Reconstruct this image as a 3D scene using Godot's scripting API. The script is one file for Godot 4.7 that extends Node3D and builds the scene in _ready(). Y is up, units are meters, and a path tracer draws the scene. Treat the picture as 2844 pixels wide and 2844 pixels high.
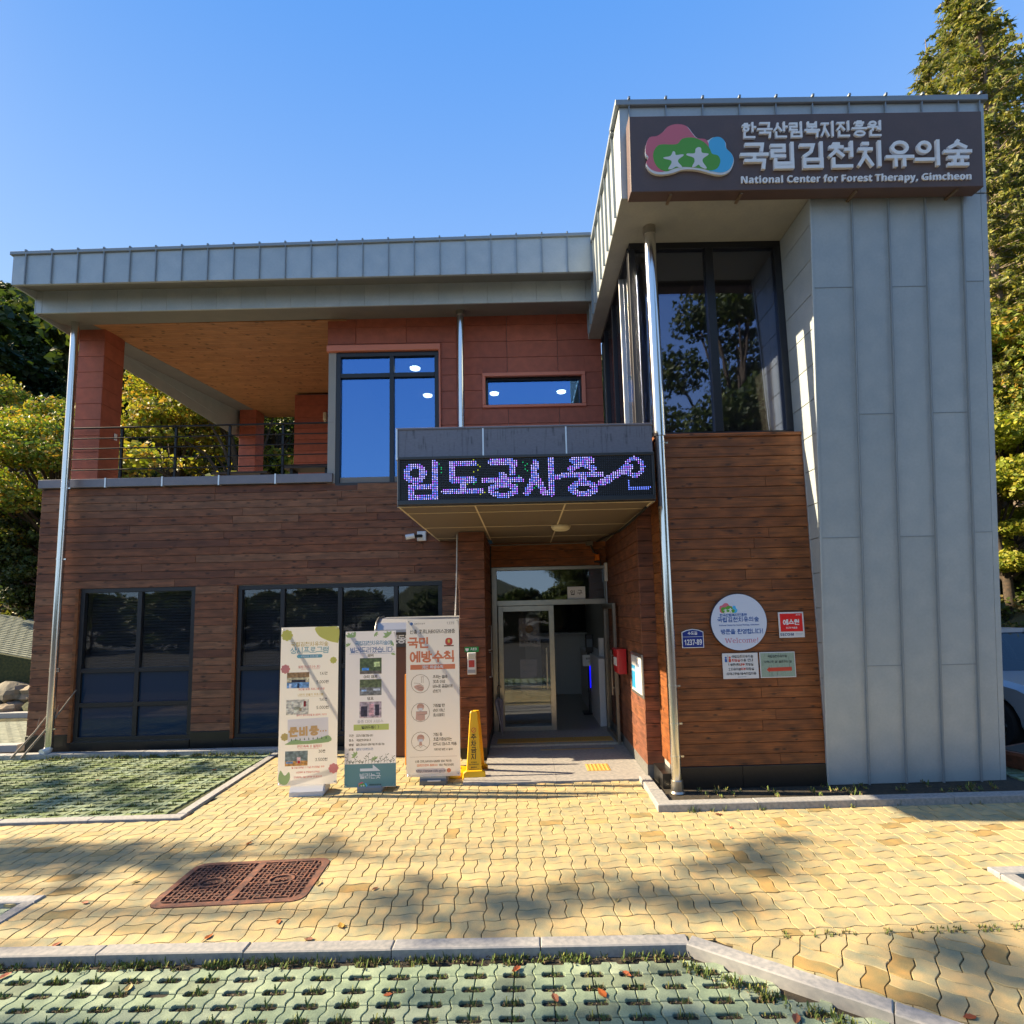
extends Node3D
# A forest therapy centre: timber, red panel and zinc clad two-storey building, paved forecourt, wooded hills.
# World: x right along the facade, y up, z towards the viewer. Metres. The camera stands at x = 0, z = 0.

const TAN_LEAN := 0.0877           # the tower front leans out by this much per metre of height
const SUN_WAY := Vector3(1.0, -0.645, 0.105)   # the way the sunlight travels

var rng := RandomNumberGenerator.new()
var mats := {}
var texs := {}
var taken := {}
var building: Node3D

# ---------------------------------------------------------------- mesh builder
class MB:
	var v := PackedVector3Array()
	var n := PackedVector3Array()
	var c := PackedColorArray()
	var ix := PackedInt32Array()
	var col := Color(1, 1, 1)
	func tri(a: Vector3, b: Vector3, d: Vector3) -> void:
		var m := (b - a).cross(d - a).normalized()
		var k := v.size()
		v.append(a); v.append(b); v.append(d)
		for i in 3:
			n.append(m); c.append(col)
		ix.append(k); ix.append(k + 2); ix.append(k + 1)
	func quad(a: Vector3, b: Vector3, d: Vector3, e: Vector3) -> void:
		var m := (d - a).cross(e - b).normalized()
		var k := v.size()
		v.append(a); v.append(b); v.append(d); v.append(e)
		for i in 4:
			n.append(m); c.append(col)
		for i in [0, 2, 1, 0, 3, 2]:
			ix.append(k + i)
	func quad_n(a, b, d, e, na, nb, nd, ne) -> void:
		var k := v.size()
		v.append(a); v.append(b); v.append(d); v.append(e)
		n.append(na); n.append(nb); n.append(nd); n.append(ne)
		for i in 4:
			c.append(col)
		for i in [0, 2, 1, 0, 3, 2]:
			ix.append(k + i)
	# box from corner lo to corner hi with chamfered edges of width b
	func box(lo: Vector3, hi: Vector3, b := 0.0) -> void:
		hexa(Vector3(lo.x, lo.y, hi.z), Vector3(hi.x, lo.y, hi.z), Vector3(hi.x, hi.y, hi.z), Vector3(lo.x, hi.y, hi.z), Vector3(0, 0, lo.z - hi.z), b)
	# front quad a b d e (counter-clockwise seen from outside) pushed back by w; front edges chamfered by b
	func hexa(a: Vector3, b: Vector3, d: Vector3, e: Vector3, w: Vector3, ch := 0.0) -> void:
		var f := [a, b, d, e]
		var g := [a, b, d, e]
		if ch > 0.0:
			var mid: Vector3 = (a + b + d + e) / 4.0
			var ux := (b - a).normalized() * ch
			var uy := (e - a).normalized() * ch
			f = [a + ux + uy, b - ux + uy, d - ux - uy, e + ux - uy]
			var wn := w.normalized() * ch
			g = [a + wn, b + wn, d + wn, e + wn]
			for i in 4:
				var j := (i + 1) % 4
				quad(g[i], g[j], f[j], f[i])
		quad(f[0], f[1], f[2], f[3])
		var h := [a + w, b + w, d + w, e + w]
		for i in 4:
			var j := (i + 1) % 4
			quad(h[i], h[j], g[j], g[i])
		quad(h[1], h[0], h[3], h[2])
	# tube through points with radii
	func tube(pts: Array, rad: Array, sides := 10, caps := true) -> void:
		var rings := []
		for i in pts.size():
			var p: Vector3 = pts[i]
			var q: Vector3 = pts[mini(i + 1, pts.size() - 1)] - pts[maxi(i - 1, 0)]
			q = q.normalized()
			var s := q.cross(Vector3(0.13, 0.31, 0.94)).normalized()
			var t := q.cross(s)
			var ring := []
			for k in sides:
				var an := TAU * k / sides
				ring.append((s * cos(an) + t * sin(an)))
			rings.append([p, ring, float(rad[i] if rad.size() > 1 else rad[0])])
		for i in rings.size() - 1:
			for k in sides:
				var m := (k + 1) % sides
				var A = rings[i]; var B = rings[i + 1]
				quad_n(A[0] + A[1][k] * A[2], A[0] + A[1][m] * A[2], B[0] + B[1][m] * B[2], B[0] + B[1][k] * B[2], A[1][k], A[1][m], B[1][m], B[1][k])
		if caps:
			for e in [0, rings.size() - 1]:
				var A = rings[e]
				for k in sides:
					var m := (k + 1) % sides
					if e == 0:
						tri(A[0], A[0] + A[1][m] * A[2], A[0] + A[1][k] * A[2])
					else:
						tri(A[0], A[0] + A[1][k] * A[2], A[0] + A[1][m] * A[2])
	# flat outline (counter-clockwise, in the xy plane of basis b) with thickness d in +z of b, chamfer ch on the front
	func plate(poly: PackedVector2Array, t: Transform3D, z0: float, z1: float, ch := 0.0) -> void:
		var p := poly
		if Geometry2D.is_polygon_clockwise(p):
			p = p.duplicate(); p.reverse()
		var top := p
		if ch > 0.0:
			var o := Geometry2D.offset_polygon(p, -ch, Geometry2D.JOIN_MITER)
			if o.size() == 1 and o[0].size() == p.size():
				top = o[0]
				if Geometry2D.is_polygon_clockwise(top):
					top.reverse()
				# match the first point
				var best := 0
				for i in top.size():
					if top[i].distance_squared_to(p[0]) < top[best].distance_squared_to(p[0]):
						best = i
				var r := PackedVector2Array()
				for i in top.size():
					r.append(top[(best + i) % top.size()])
				top = r
		var tr := Geometry2D.triangulate_polygon(top)
		var m := (t.basis * Vector3(0, 0, 1)).normalized()
		var k := v.size()
		for q in top:
			v.append(t * Vector3(q.x, q.y, z1)); n.append(m); c.append(col)
		for i in range(0, tr.size(), 3):
			var a := top[tr[i]]; var b := top[tr[i + 1]]; var d := top[tr[i + 2]]
			if (b - a).cross(d - a) > 0.0:
				ix.append(k + tr[i]); ix.append(k + tr[i + 2]); ix.append(k + tr[i + 1])
			else:
				ix.append(k + tr[i]); ix.append(k + tr[i + 1]); ix.append(k + tr[i + 2])
		for i in p.size():
			var j := (i + 1) % p.size()
			var a := t * Vector3(p[i].x, p[i].y, z0); var b := t * Vector3(p[j].x, p[j].y, z0)
			var a1 := t * Vector3(p[i].x, p[i].y, z1 - ch); var b1 := t * Vector3(p[j].x, p[j].y, z1 - ch)
			if z1 - ch > z0 + 1e-6:
				quad(a, b, b1, a1)
			if ch > 0.0:
				quad(a1, b1, t * Vector3(top[j].x, top[j].y, z1), t * Vector3(top[i].x, top[i].y, z1))
	func add(m: MB, t: Transform3D) -> void:
		var k := v.size()
		for i in m.v.size():
			v.append(t * m.v[i]); n.append((t.basis * m.n[i]).normalized()); c.append(m.c[i] * col)
		for i in m.ix:
			ix.append(k + i)
	func arrays() -> Array:
		var a := []
		a.resize(Mesh.ARRAY_MAX)
		a[Mesh.ARRAY_VERTEX] = v; a[Mesh.ARRAY_NORMAL] = n; a[Mesh.ARRAY_COLOR] = c; a[Mesh.ARRAY_INDEX] = ix
		return a
	func mesh() -> ArrayMesh:
		var r := ArrayMesh.new()
		if v.size() > 0:
			r.add_surface_from_arrays(Mesh.PRIMITIVE_TRIANGLES, arrays())
		return r

# ---------------------------------------------------------------- nodes
func numbered(s: String) -> String:
	if not taken.has(s):
		taken[s] = 0
		return s
	taken[s] += 1
	return "%s_%03d" % [s, taken[s]]

func thing(called: String, label: String, category: String, at := Vector3.ZERO, turn := 0.0, group := "") -> Node3D:
	var o := Node3D.new()
	o.name = numbered(called)
	add_child(o)
	o.position = at
	o.rotation.y = turn
	tag(o, label, category, group)
	return o

func tag(o: Node, label: String, category := "", group := "", kind := "") -> void:
	if label != "": o.set_meta("label", label)
	if category != "": o.set_meta("category", category)
	if group != "": o.set_meta("group", group)
	if kind != "": o.set_meta("kind", kind)

func put(mb, called: String, m: Material, parent: Node = null, at := Vector3.ZERO) -> MeshInstance3D:
	var o := MeshInstance3D.new()
	o.mesh = mb.mesh() if mb is MB else mb
	o.material_override = m
	o.position = at
	if parent == null:
		o.name = numbered(called)
		add_child(o)
	else:
		o.name = called
		parent.add_child(o, true)
	return o

func part(called: String, parent: Node) -> Node3D:
	var o := Node3D.new()
	o.name = called
	parent.add_child(o, true)
	return o

func struct(mb, called: String, m: Material) -> MeshInstance3D:
	var o := put(mb, called, m)
	o.set_meta("kind", "structure")
	return o

func boxm(lo: Vector3, hi: Vector3, b := 0.0) -> MB:
	var m := MB.new()
	m.box(Vector3(minf(lo.x, hi.x), minf(lo.y, hi.y), minf(lo.z, hi.z)), Vector3(maxf(lo.x, hi.x), maxf(lo.y, hi.y), maxf(lo.z, hi.z)), b)
	return m

func tubem(pts: Array, rad: Array, sides := 10) -> MB:
	var m := MB.new()
	m.tube(pts, rad, sides)
	return m

func lathe(profile: Array, sides := 24) -> MB:   # profile of Vector2(radius, y), from bottom to top
	var m := MB.new()
	for i in profile.size() - 1:
		var a: Vector2 = profile[i]; var b: Vector2 = profile[i + 1]
		var s := Vector2(b.y - a.y, a.x - b.x).normalized()
		for k in sides:
			var t0 := TAU * k / sides; var t1 := TAU * (k + 1) / sides
			var c0 := Vector3(cos(t0), 0, -sin(t0)); var c1 := Vector3(cos(t1), 0, -sin(t1))
			var n0 := c0 * s.x + Vector3(0, s.y, 0); var n1 := c1 * s.x + Vector3(0, s.y, 0)
			m.quad_n(c0 * a.x + Vector3(0, a.y, 0), c1 * a.x + Vector3(0, a.y, 0), c1 * b.x + Vector3(0, b.y, 0), c0 * b.x + Vector3(0, b.y, 0), n0, n1, n1, n0)
	return m

func circle(r: float, sides := 32, cx := 0.0, cy := 0.0, sy := 1.0) -> PackedVector2Array:
	var p := PackedVector2Array()
	for i in sides:
		p.append(Vector2(cx + r * cos(TAU * i / sides), cy + r * sy * sin(TAU * i / sides)))
	return p

func rect(x0: float, y0: float, x1: float, y1: float) -> PackedVector2Array:
	return PackedVector2Array([Vector2(x0, y0), Vector2(x1, y0), Vector2(x1, y1), Vector2(x0, y1)])

func rrect(x0: float, y0: float, x1: float, y1: float, r: float, k := 5) -> PackedVector2Array:
	var p := PackedVector2Array()
	for q in [[x1 - r, y0 + r, -PI / 2], [x1 - r, y1 - r, 0.0], [x0 + r, y1 - r, PI / 2], [x0 + r, y0 + r, PI]]:
		for i in k + 1:
			var an: float = q[2] + PI / 2 * i / k
			p.append(Vector2(q[0] + r * cos(an), q[1] + r * sin(an)))
	return p

# a closed smooth curve through the points
func smooth(pts: Array, k := 4) -> PackedVector2Array:
	var r := PackedVector2Array()
	var c := pts.size()
	for i in c:
		var a: Vector2 = pts[(i + c - 1) % c]; var b: Vector2 = pts[i]; var d: Vector2 = pts[(i + 1) % c]; var e: Vector2 = pts[(i + 2) % c]
		for j in k:
			var t := float(j) / k
			r.append(b.cubic_interpolate(d, a, e, t))
	return r

func at2(x := 0.0, y := 0.0, z := 0.0) -> Transform3D:
	return Transform3D(Basis.IDENTITY, Vector3(x, y, z))

# ---------------------------------------------------------------- textures
func noise(freq: float, sd: int, oct := 4, kind := FastNoiseLite.TYPE_SIMPLEX_SMOOTH) -> FastNoiseLite:
	var f := FastNoiseLite.new()
	f.noise_type = kind
	f.seed = sd
	f.frequency = freq
	f.fractal_octaves = oct
	return f

# grey texture: fine and coarse speckle round a mean near 1, tiling by mirroring its noise on a torus of four blends
func speckle(key: String, size: int, fine: float, coarse: float, a_fine: float, a_coarse: float, sd: int, sx := 1.0, sy := 1.0, warm := 0.0) -> ImageTexture:
	if texs.has(key):
		return texs[key]
	var f1 := noise(fine, sd, 3)
	var f2 := noise(coarse, sd + 7, 4)
	var im := Image.create(size, size, true, Image.FORMAT_RGB8)
	for y in size:
		var wy := clampf((float(y) / size - 0.85) / 0.15, 0, 1)
		for x in size:
			var wx := clampf((float(x) / size - 0.85) / 0.15, 0, 1)
			var g := 0.0
			var X := x * sx; var Y := y * sy
			var D := size * sx; var E := size * sy
			var s1 := f1.get_noise_2d(X, Y); var s2 := f2.get_noise_2d(X, Y)
			if wx > 0.0:
				s1 = lerpf(s1, f1.get_noise_2d(X - D, Y), wx); s2 = lerpf(s2, f2.get_noise_2d(X - D, Y), wx)
			if wy > 0.0:
				s1 = lerpf(s1, f1.get_noise_2d(X, Y - E), wy); s2 = lerpf(s2, f2.get_noise_2d(X, Y - E), wy)
			g = 0.82 + a_fine * s1 + a_coarse * s2
			var w := s2 * warm
			im.set_pixel(x, y, Color(clampf(g + w, 0, 1), clampf(g, 0, 1), clampf(g - w, 0, 1)))
	im.generate_mipmaps()
	texs[key] = ImageTexture.create_from_image(im)
	return texs[key]

# stained softwood: long streaks, growth rings round a few knots, pale worn streaks
func wood_tex(key: String, sd: int, knots: int, wear: float, amp := 1.0) -> ImageTexture:
	if texs.has(key):
		return texs[key]
	var w := 1024; var h := 512
	var f1 := noise(0.055, sd, 4); var f2 := noise(0.012, sd + 3, 3); var f3 := noise(0.02, sd + 9, 5)
	var r := RandomNumberGenerator.new()
	r.seed = sd
	var kn := []
	for i in knots:
		kn.append(Vector3(r.randf() * w, r.randf() * h, r.randf_range(5, 11)))
	var cell := {}
	for q in kn:
		for cx in range(int(floor((q.x - 60) / 64)), int(floor((q.x + 60) / 64)) + 1):
			for cy in range(int(floor((q.y - 40) / 64)), int(floor((q.y + 40) / 64)) + 1):
				var kk := Vector2i(posmod(cx, 16), posmod(cy, 8))
				if not cell.has(kk): cell[kk] = []
				cell[kk].append(q)
	var im := Image.create(w, h, true, Image.FORMAT_RGB8)
	for y in h:
		for x in w:
			var bx := clampf((float(x) / w - 0.85) / 0.15, 0, 1)
			var Y := float(y)
			var dark := 0.0
			for q in cell.get(Vector2i(x >> 6, y >> 6), []):
				var dx: float = float(x) - q.x; var dy: float = float(y) - q.y
				if dx > w * 0.5: dx -= w
				if dx < -w * 0.5: dx += w
				var d := sqrt(dx * dx * 0.22 + dy * dy)
				Y += signf(dy) * 26.0 * exp(-d / q.z) * 0.5
				if d < q.z * 1.2:
					dark = maxf(dark, 1.0 - d / (q.z * 1.2))
			var g := f1.get_noise_2d(x * 0.05, Y * 3.2)
			var c := f2.get_noise_2d(x * 0.5, Y * 1.2)
			var s := f3.get_noise_2d(x * 0.16, Y * 1.6)
			if bx > 0.0:
				g = lerpf(g, f1.get_noise_2d((x - w) * 0.05, Y * 3.2), bx)
				c = lerpf(c, f2.get_noise_2d((x - w) * 0.5, Y * 1.2), bx)
				s = lerpf(s, f3.get_noise_2d((x - w) * 0.16, Y * 1.6), bx)
			var t := 0.76 + (0.3 * g + 0.2 * c) * amp
			var worn := clampf((s - 0.22) * 3.0, 0, 1) * wear
			t = t * (1.0 - 0.6 * dark)
			var col := Color(t, t * (1.0 - 0.05 * g), t * (1.0 - 0.1 * g)).lerp(Color(1, 0.90, 0.80), worn * 0.7)
			im.set_pixel(x, y, col)
	im.generate_mipmaps()
	texs[key] = ImageTexture.create_from_image(im)
	return texs[key]

# ---------------------------------------------------------------- materials; colours are linear base colours
func lin(r: float, g: float, b: float) -> Color:
	return Color(r, g, b).linear_to_srgb()

func mat(key: String, c: Color, rough := 0.7, metal := 0.0) -> StandardMaterial3D:
	if mats.has(key):
		return mats[key]
	var m := StandardMaterial3D.new()
	m.resource_name = key
	m.albedo_color = c
	m.roughness = rough
	m.metallic = metal
	mats[key] = m
	return m

func tri_mat(key: String, c: Color, tex: Texture2D, metres: float, rough := 0.7, metal := 0.0, bump := 0.0, off := Vector3.ZERO, my := 0.0) -> StandardMaterial3D:
	if mats.has(key):
		return mats[key]
	var m := mat(key, c, rough, metal)
	m.albedo_texture = tex
	m.uv1_triplanar = true
	m.uv1_world_triplanar = true
	m.uv1_scale = Vector3(1.0 / metres, 1.0 / (my if my > 0 else metres), 1.0 / metres)
	m.uv1_offset = off
	if bump != 0.0:
		m.heightmap_enabled = true
		m.heightmap_texture = tex
		m.heightmap_scale = bump
	return m

# a coated pane: a share of the light is mirrored, the rest passes
func glass(key: String, mirror: float, tint: Color) -> StandardMaterial3D:
	if mats.has(key):
		return mats[key]
	var m := mat(key, Color(tint.r, tint.g, tint.b, mirror), 0.015, 1.0)
	m.transparency = BaseMaterial3D.TRANSPARENCY_ALPHA
	if not texs.has("blank"):
		var im := Image.create(4, 4, false, Image.FORMAT_RGB8)
		im.fill(Color.WHITE)
		texs["blank"] = ImageTexture.create_from_image(im)
	m.albedo_texture = texs["blank"]
	m.uv1_triplanar = true
	m.uv1_world_triplanar = true
	m.uv1_scale = Vector3.ONE / 2.3
	m.heightmap_enabled = true       # float glass is never quite flat
	m.heightmap_texture = speckle("ripple", 256, 0.012, 0.006, 0.25, 0.25, 131)
	m.heightmap_scale = 0.10
	return m

# dark tinted sheet glass
func tinted(key := "tinted_pane", alpha := 0.78) -> StandardMaterial3D:
	if mats.has(key):
		return mats[key]
	var c := lin(0.004, 0.005, 0.008)
	var m := mat(key, Color(c.r, c.g, c.b, alpha), 0.02)
	m.transparency = BaseMaterial3D.TRANSPARENCY_ALPHA
	return m

func glow(key: String, c: Color, e: float) -> StandardMaterial3D:
	if mats.has(key):
		return mats[key]
	var m := mat(key, c, 0.4)
	m.emission_enabled = true
	m.emission = c
	m.emission_energy_multiplier = e
	return m

# ---------------------------------------------------------------- lettering: Korean syllables composed of strokes, unit square, y down
const INITIALS := "ㄱㄲㄴㄷㄸㄹㅁㅂㅃㅅㅆㅇㅈㅉㅊㅋㅌㅍㅎ"
const VOWELS := "ㅏㅐㅑㅒㅓㅔㅕㅖㅗㅘㅙㅚㅛㅜㅝㅞㅟㅠㅡㅢㅣ"
const FINALS := "_ㄱㄲㄳㄴㄵㄶㄷㄹㄺㄻㄼㄽㄾㄿㅀㅁㅂㅄㅅㅆㅇㅈㅊㅋㅌㅍㅎ"

func ring(cx: float, cy: float, rx: float, ry: float) -> Array:
	var p := ["closed"]
	for i in 16:
		p.append(Vector2(cx + rx * cos(TAU * i / 16), cy + ry * sin(TAU * i / 16)))
	return p

func consonant(ch: String, flat: bool) -> Array:
	var V = func(a: Array) -> Array:
		var o := []
		for i in range(0, a.size(), 2): o.append(Vector2(a[i], a[i + 1]))
		return o
	match ch:
		"ㄱ": return [V.call([0, 0.06, 1, 0.06, 0.95, 1] if flat else [0, 0.06, 0.95, 0.06, 0.8, 0.6, 0.25, 1])]
		"ㄴ": return [V.call([0.04, 0, 0.04, 0.95, 1, 0.95])]
		"ㄷ": return [V.call([1, 0.05, 0.04, 0.05, 0.04, 0.95, 1, 0.95])]
		"ㄹ": return [V.call([0, 0.05, 0.96, 0.05, 0.96, 0.5, 0.04, 0.5, 0.04, 0.95, 1, 0.95])]
		"ㅁ": return [["closed"] + V.call([0.04, 0.05, 0.96, 0.05, 0.96, 0.95, 0.04, 0.95])]
		"ㅂ": return [V.call([0.05, 0, 0.05, 0.95, 0.95, 0.95, 0.95, 0]), V.call([0.05, 0.48, 0.95, 0.48])]
		"ㅅ": return [V.call([0.52, 0, 0.42, 0.5, 0, 1]), V.call([0.46, 0.36, 1, 1])]
		"ㅇ": return [ring(0.5, 0.5, 0.46, 0.46)]
		"ㅈ": return [V.call([0.04, 0.06, 0.96, 0.06]), V.call([0.52, 0.06, 0.42, 0.52, 0, 1]), V.call([0.46, 0.42, 1, 1])]
		"ㅊ": return [V.call([0.32, 0, 0.68, 0]), V.call([0.04, 0.26, 0.96, 0.26]), V.call([0.52, 0.26, 0.42, 0.62, 0, 1]), V.call([0.46, 0.52, 1, 1])]
		"ㅋ": return [V.call([0, 0.06, 0.95, 0.06, 0.9, 0.55, 0.6, 1]), V.call([0.05, 0.48, 0.92, 0.46])]
		"ㅌ": return [V.call([1, 0.05, 0.04, 0.05, 0.04, 0.95, 1, 0.95]), V.call([0.04, 0.5, 0.92, 0.5])]
		"ㅍ": return [V.call([0, 0.06, 1, 0.06]), V.call([0.3, 0.06, 0.3, 0.94]), V.call([0.7, 0.06, 0.7, 0.94]), V.call([0, 0.94, 1, 0.94])]
		"ㅎ": return [V.call([0.32, 0, 0.68, 0]), V.call([0.04, 0.24, 0.96, 0.24]), ring(0.5, 0.7, 0.32, 0.28)]
	var two := {"ㄲ": "ㄱㄱ", "ㅆ": "ㅅㅅ", "ㄸ": "ㄷㄷ", "ㅃ": "ㅂㅂ", "ㅉ": "ㅈㅈ", "ㄳ": "ㄱㅅ", "ㄵ": "ㄴㅈ", "ㄶ": "ㄴㅎ", "ㄺ": "ㄹㄱ", "ㅄ": "ㅂㅅ"}
	if two.has(ch):
		return fit(consonant(two[ch][0], flat), 0, 0, 0.44, 1) + fit(consonant(two[ch][1], flat), 0.54, 0, 1, 1)
	return []

func fit(lines: Array, x0: float, y0: float, x1: float, y1: float) -> Array:
	var out := []
	for l in lines:
		var o := []
		for p in l:
			o.append(p if p is String else Vector2(lerpf(x0, x1, p.x), lerpf(y0, y1, p.y)))
		out.append(o)
	return out

# strokes of one syllable
func syllable(ch: String) -> Array:
	var code := ch.unicode_at(0) - 0xAC00
	if code < 0 or code > 11171:
		return sign_strokes(ch)
	var ini := INITIALS[code / 588]; var vo := VOWELS[(code % 588) / 28]; var fi := FINALS[code % 28]
	var has := fi != "_"
	var b := 0.56 if has else 0.94     # where the upper block ends
	var out := []
	var L = func(x0, y0, x1, y1): return [Vector2(x0, y0), Vector2(x1, y1)]
	if vo in "ㅏㅐㅑㅒㅓㅔㅕㅖㅣ":
		var wide := 0.5 if vo in "ㅐㅒㅔㅖ" else 0.58
		out += fit(consonant(ini, false), 0.06, 0.08, wide - 0.04, b - 0.02)
		var m := b * 0.5 + 0.02
		match vo:
			"ㅏ": out += [L.call(0.74, 0.02, 0.74, b), L.call(0.74, m, 0.94, m)]
			"ㅑ": out += [L.call(0.74, 0.02, 0.74, b), L.call(0.74, m - 0.1, 0.94, m - 0.1), L.call(0.74, m + 0.1, 0.94, m + 0.1)]
			"ㅓ": out += [L.call(0.86, 0.02, 0.86, b), L.call(0.64, m, 0.86, m)]
			"ㅕ": out += [L.call(0.86, 0.02, 0.86, b), L.call(0.62, m - 0.1, 0.86, m - 0.1), L.call(0.62, m + 0.1, 0.86, m + 0.1)]
			"ㅐ": out += [L.call(0.66, 0.04, 0.66, b), L.call(0.88, 0.02, 0.88, b), L.call(0.66, m, 0.88, m)]
			"ㅔ": out += [L.call(0.7, 0.04, 0.7, b), L.call(0.9, 0.02, 0.9, b), L.call(0.52, m, 0.7, m)]
			"ㅖ": out += [L.call(0.7, 0.04, 0.7, b), L.call(0.9, 0.02, 0.9, b), L.call(0.52, m - 0.09, 0.7, m - 0.09), L.call(0.52, m + 0.09, 0.7, m + 0.09)]
			"ㅣ": out += [L.call(0.82, 0.02, 0.82, b)]
	elif vo in "ㅗㅛㅜㅠㅡ":
		var cb := 0.36 if has else 0.56
		if vo in "ㅜㅠ": cb -= 0.06
		out += fit(consonant(ini, true), 0.2, 0.03, 0.8, cb - 0.02)
		var y := (0.54 if has else 0.82)
		if vo in "ㅜㅠ": y = 0.44 if has else 0.62
		if vo == "ㅡ": y = 0.48 if has else 0.74
		out.append(L.call(0.02, y, 0.98, y))
		match vo:
			"ㅗ": out.append(L.call(0.5, cb + 0.02, 0.5, y))
			"ㅛ": out += [L.call(0.36, cb + 0.02, 0.36, y), L.call(0.64, cb + 0.02, 0.64, y)]
			"ㅜ": out.append(L.call(0.5, y, 0.5, 0.6 if has else 0.96))
			"ㅠ": out += [L.call(0.34, y, 0.34, 0.6 if has else 0.96), L.call(0.66, y, 0.66, 0.6 if has else 0.96)]
	else:
		out += fit(consonant(ini, true), 0.1, 0.05, 0.56, 0.3 if has else 0.46)
		var y := 0.48 if has else 0.74
		if vo in "ㅘㅙㅚ":
			out += [L.call(0.02, y, 0.66, y), L.call(0.33, 0.34 if has else 0.5, 0.33, y)]
		elif vo in "ㅝㅞㅟ":
			y = 0.4 if has else 0.6
			out += [L.call(0.02, y, 0.66, y), L.call(0.33, y, 0.33, 0.6 if has else 0.92)]
		else:
			out.append(L.call(0.02, y, 0.66, y))
		var vb := b + (0.02 if has else 0.0)
		out.append(L.call(0.84, 0.02, 0.84, vb))
		if vo == "ㅘ": out.append(L.call(0.84, 0.3, 0.98, 0.3))
		if vo == "ㅝ": out.append(L.call(0.66, 0.52, 0.84, 0.52))
	if has:
		out += fit(consonant(fi, true), 0.16, 0.66, 0.86, 0.97)
	return out

# digits and marks
func sign_strokes(ch: String) -> Array:
	var P = func(a: Array) -> Array:
		var o := []
		for i in range(0, a.size(), 2): o.append(Vector2(a[i], a[i + 1]))
		return o
	match ch:
		"0": return [ring(0.3, 0.5, 0.24, 0.44)]
		"1": return [P.call([0.12, 0.22, 0.34, 0.06, 0.34, 0.95])]
		"2": return [P.call([0.06, 0.26, 0.16, 0.08, 0.42, 0.08, 0.54, 0.26, 0.46, 0.5, 0.06, 0.95, 0.56, 0.95])]
		"3": return [P.call([0.08, 0.1, 0.5, 0.1, 0.28, 0.44, 0.5, 0.54, 0.54, 0.76, 0.34, 0.95, 0.06, 0.86])]
		"4": return [P.call([0.44, 0.95, 0.44, 0.06, 0.04, 0.68, 0.58, 0.68])]
		"5": return [P.call([0.52, 0.06, 0.12, 0.06, 0.08, 0.46, 0.38, 0.42, 0.54, 0.66, 0.36, 0.94, 0.06, 0.88])]
		"6": return [P.call([0.46, 0.06, 0.14, 0.46]), ring(0.3, 0.68, 0.23, 0.26)]
		"7": return [P.call([0.05, 0.08, 0.55, 0.08, 0.24, 0.95])]
		"8": return [ring(0.3, 0.27, 0.19, 0.2), ring(0.3, 0.7, 0.24, 0.24)]
		"9": return [ring(0.3, 0.32, 0.23, 0.26), P.call([0.5, 0.4, 0.2, 0.95])]
		".", ",": return [P.call([0.15, 0.86, 0.15, 0.96])]
		"!": return [P.call([0.2, 0.05, 0.2, 0.65]), P.call([0.2, 0.85, 0.2, 0.95])]
		"-": return [P.call([0.1, 0.5, 0.45, 0.5])]
		"~": return [P.call([0.05, 0.55, 0.2, 0.45, 0.35, 0.55, 0.5, 0.45])]
		"/": return [P.call([0.5, 0.05, 0.1, 0.95])]
		"(": return [P.call([0.35, 0.02, 0.18, 0.25, 0.18, 0.75, 0.35, 0.98])]
		")": return [P.call([0.1, 0.02, 0.27, 0.25, 0.27, 0.75, 0.1, 0.98])]
		"·": return [P.call([0.15, 0.45, 0.15, 0.55])]
		"'": return [P.call([0.15, 0.02, 0.15, 0.2])]
		"&": return [ring(0.3, 0.27, 0.15, 0.2), ring(0.28, 0.7, 0.2, 0.24)]
	return []

func advance(ch: String) -> float:
	if ch == " ": return 0.42
	if ch.unicode_at(0) >= 0xAC00: return 1.06
	return {".": 0.3, ",": 0.3, "!": 0.4, "-": 0.56, "(": 0.46, ")": 0.46, "/": 0.6, "·": 0.32, "'": 0.28}.get(ch, 0.68)

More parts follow.
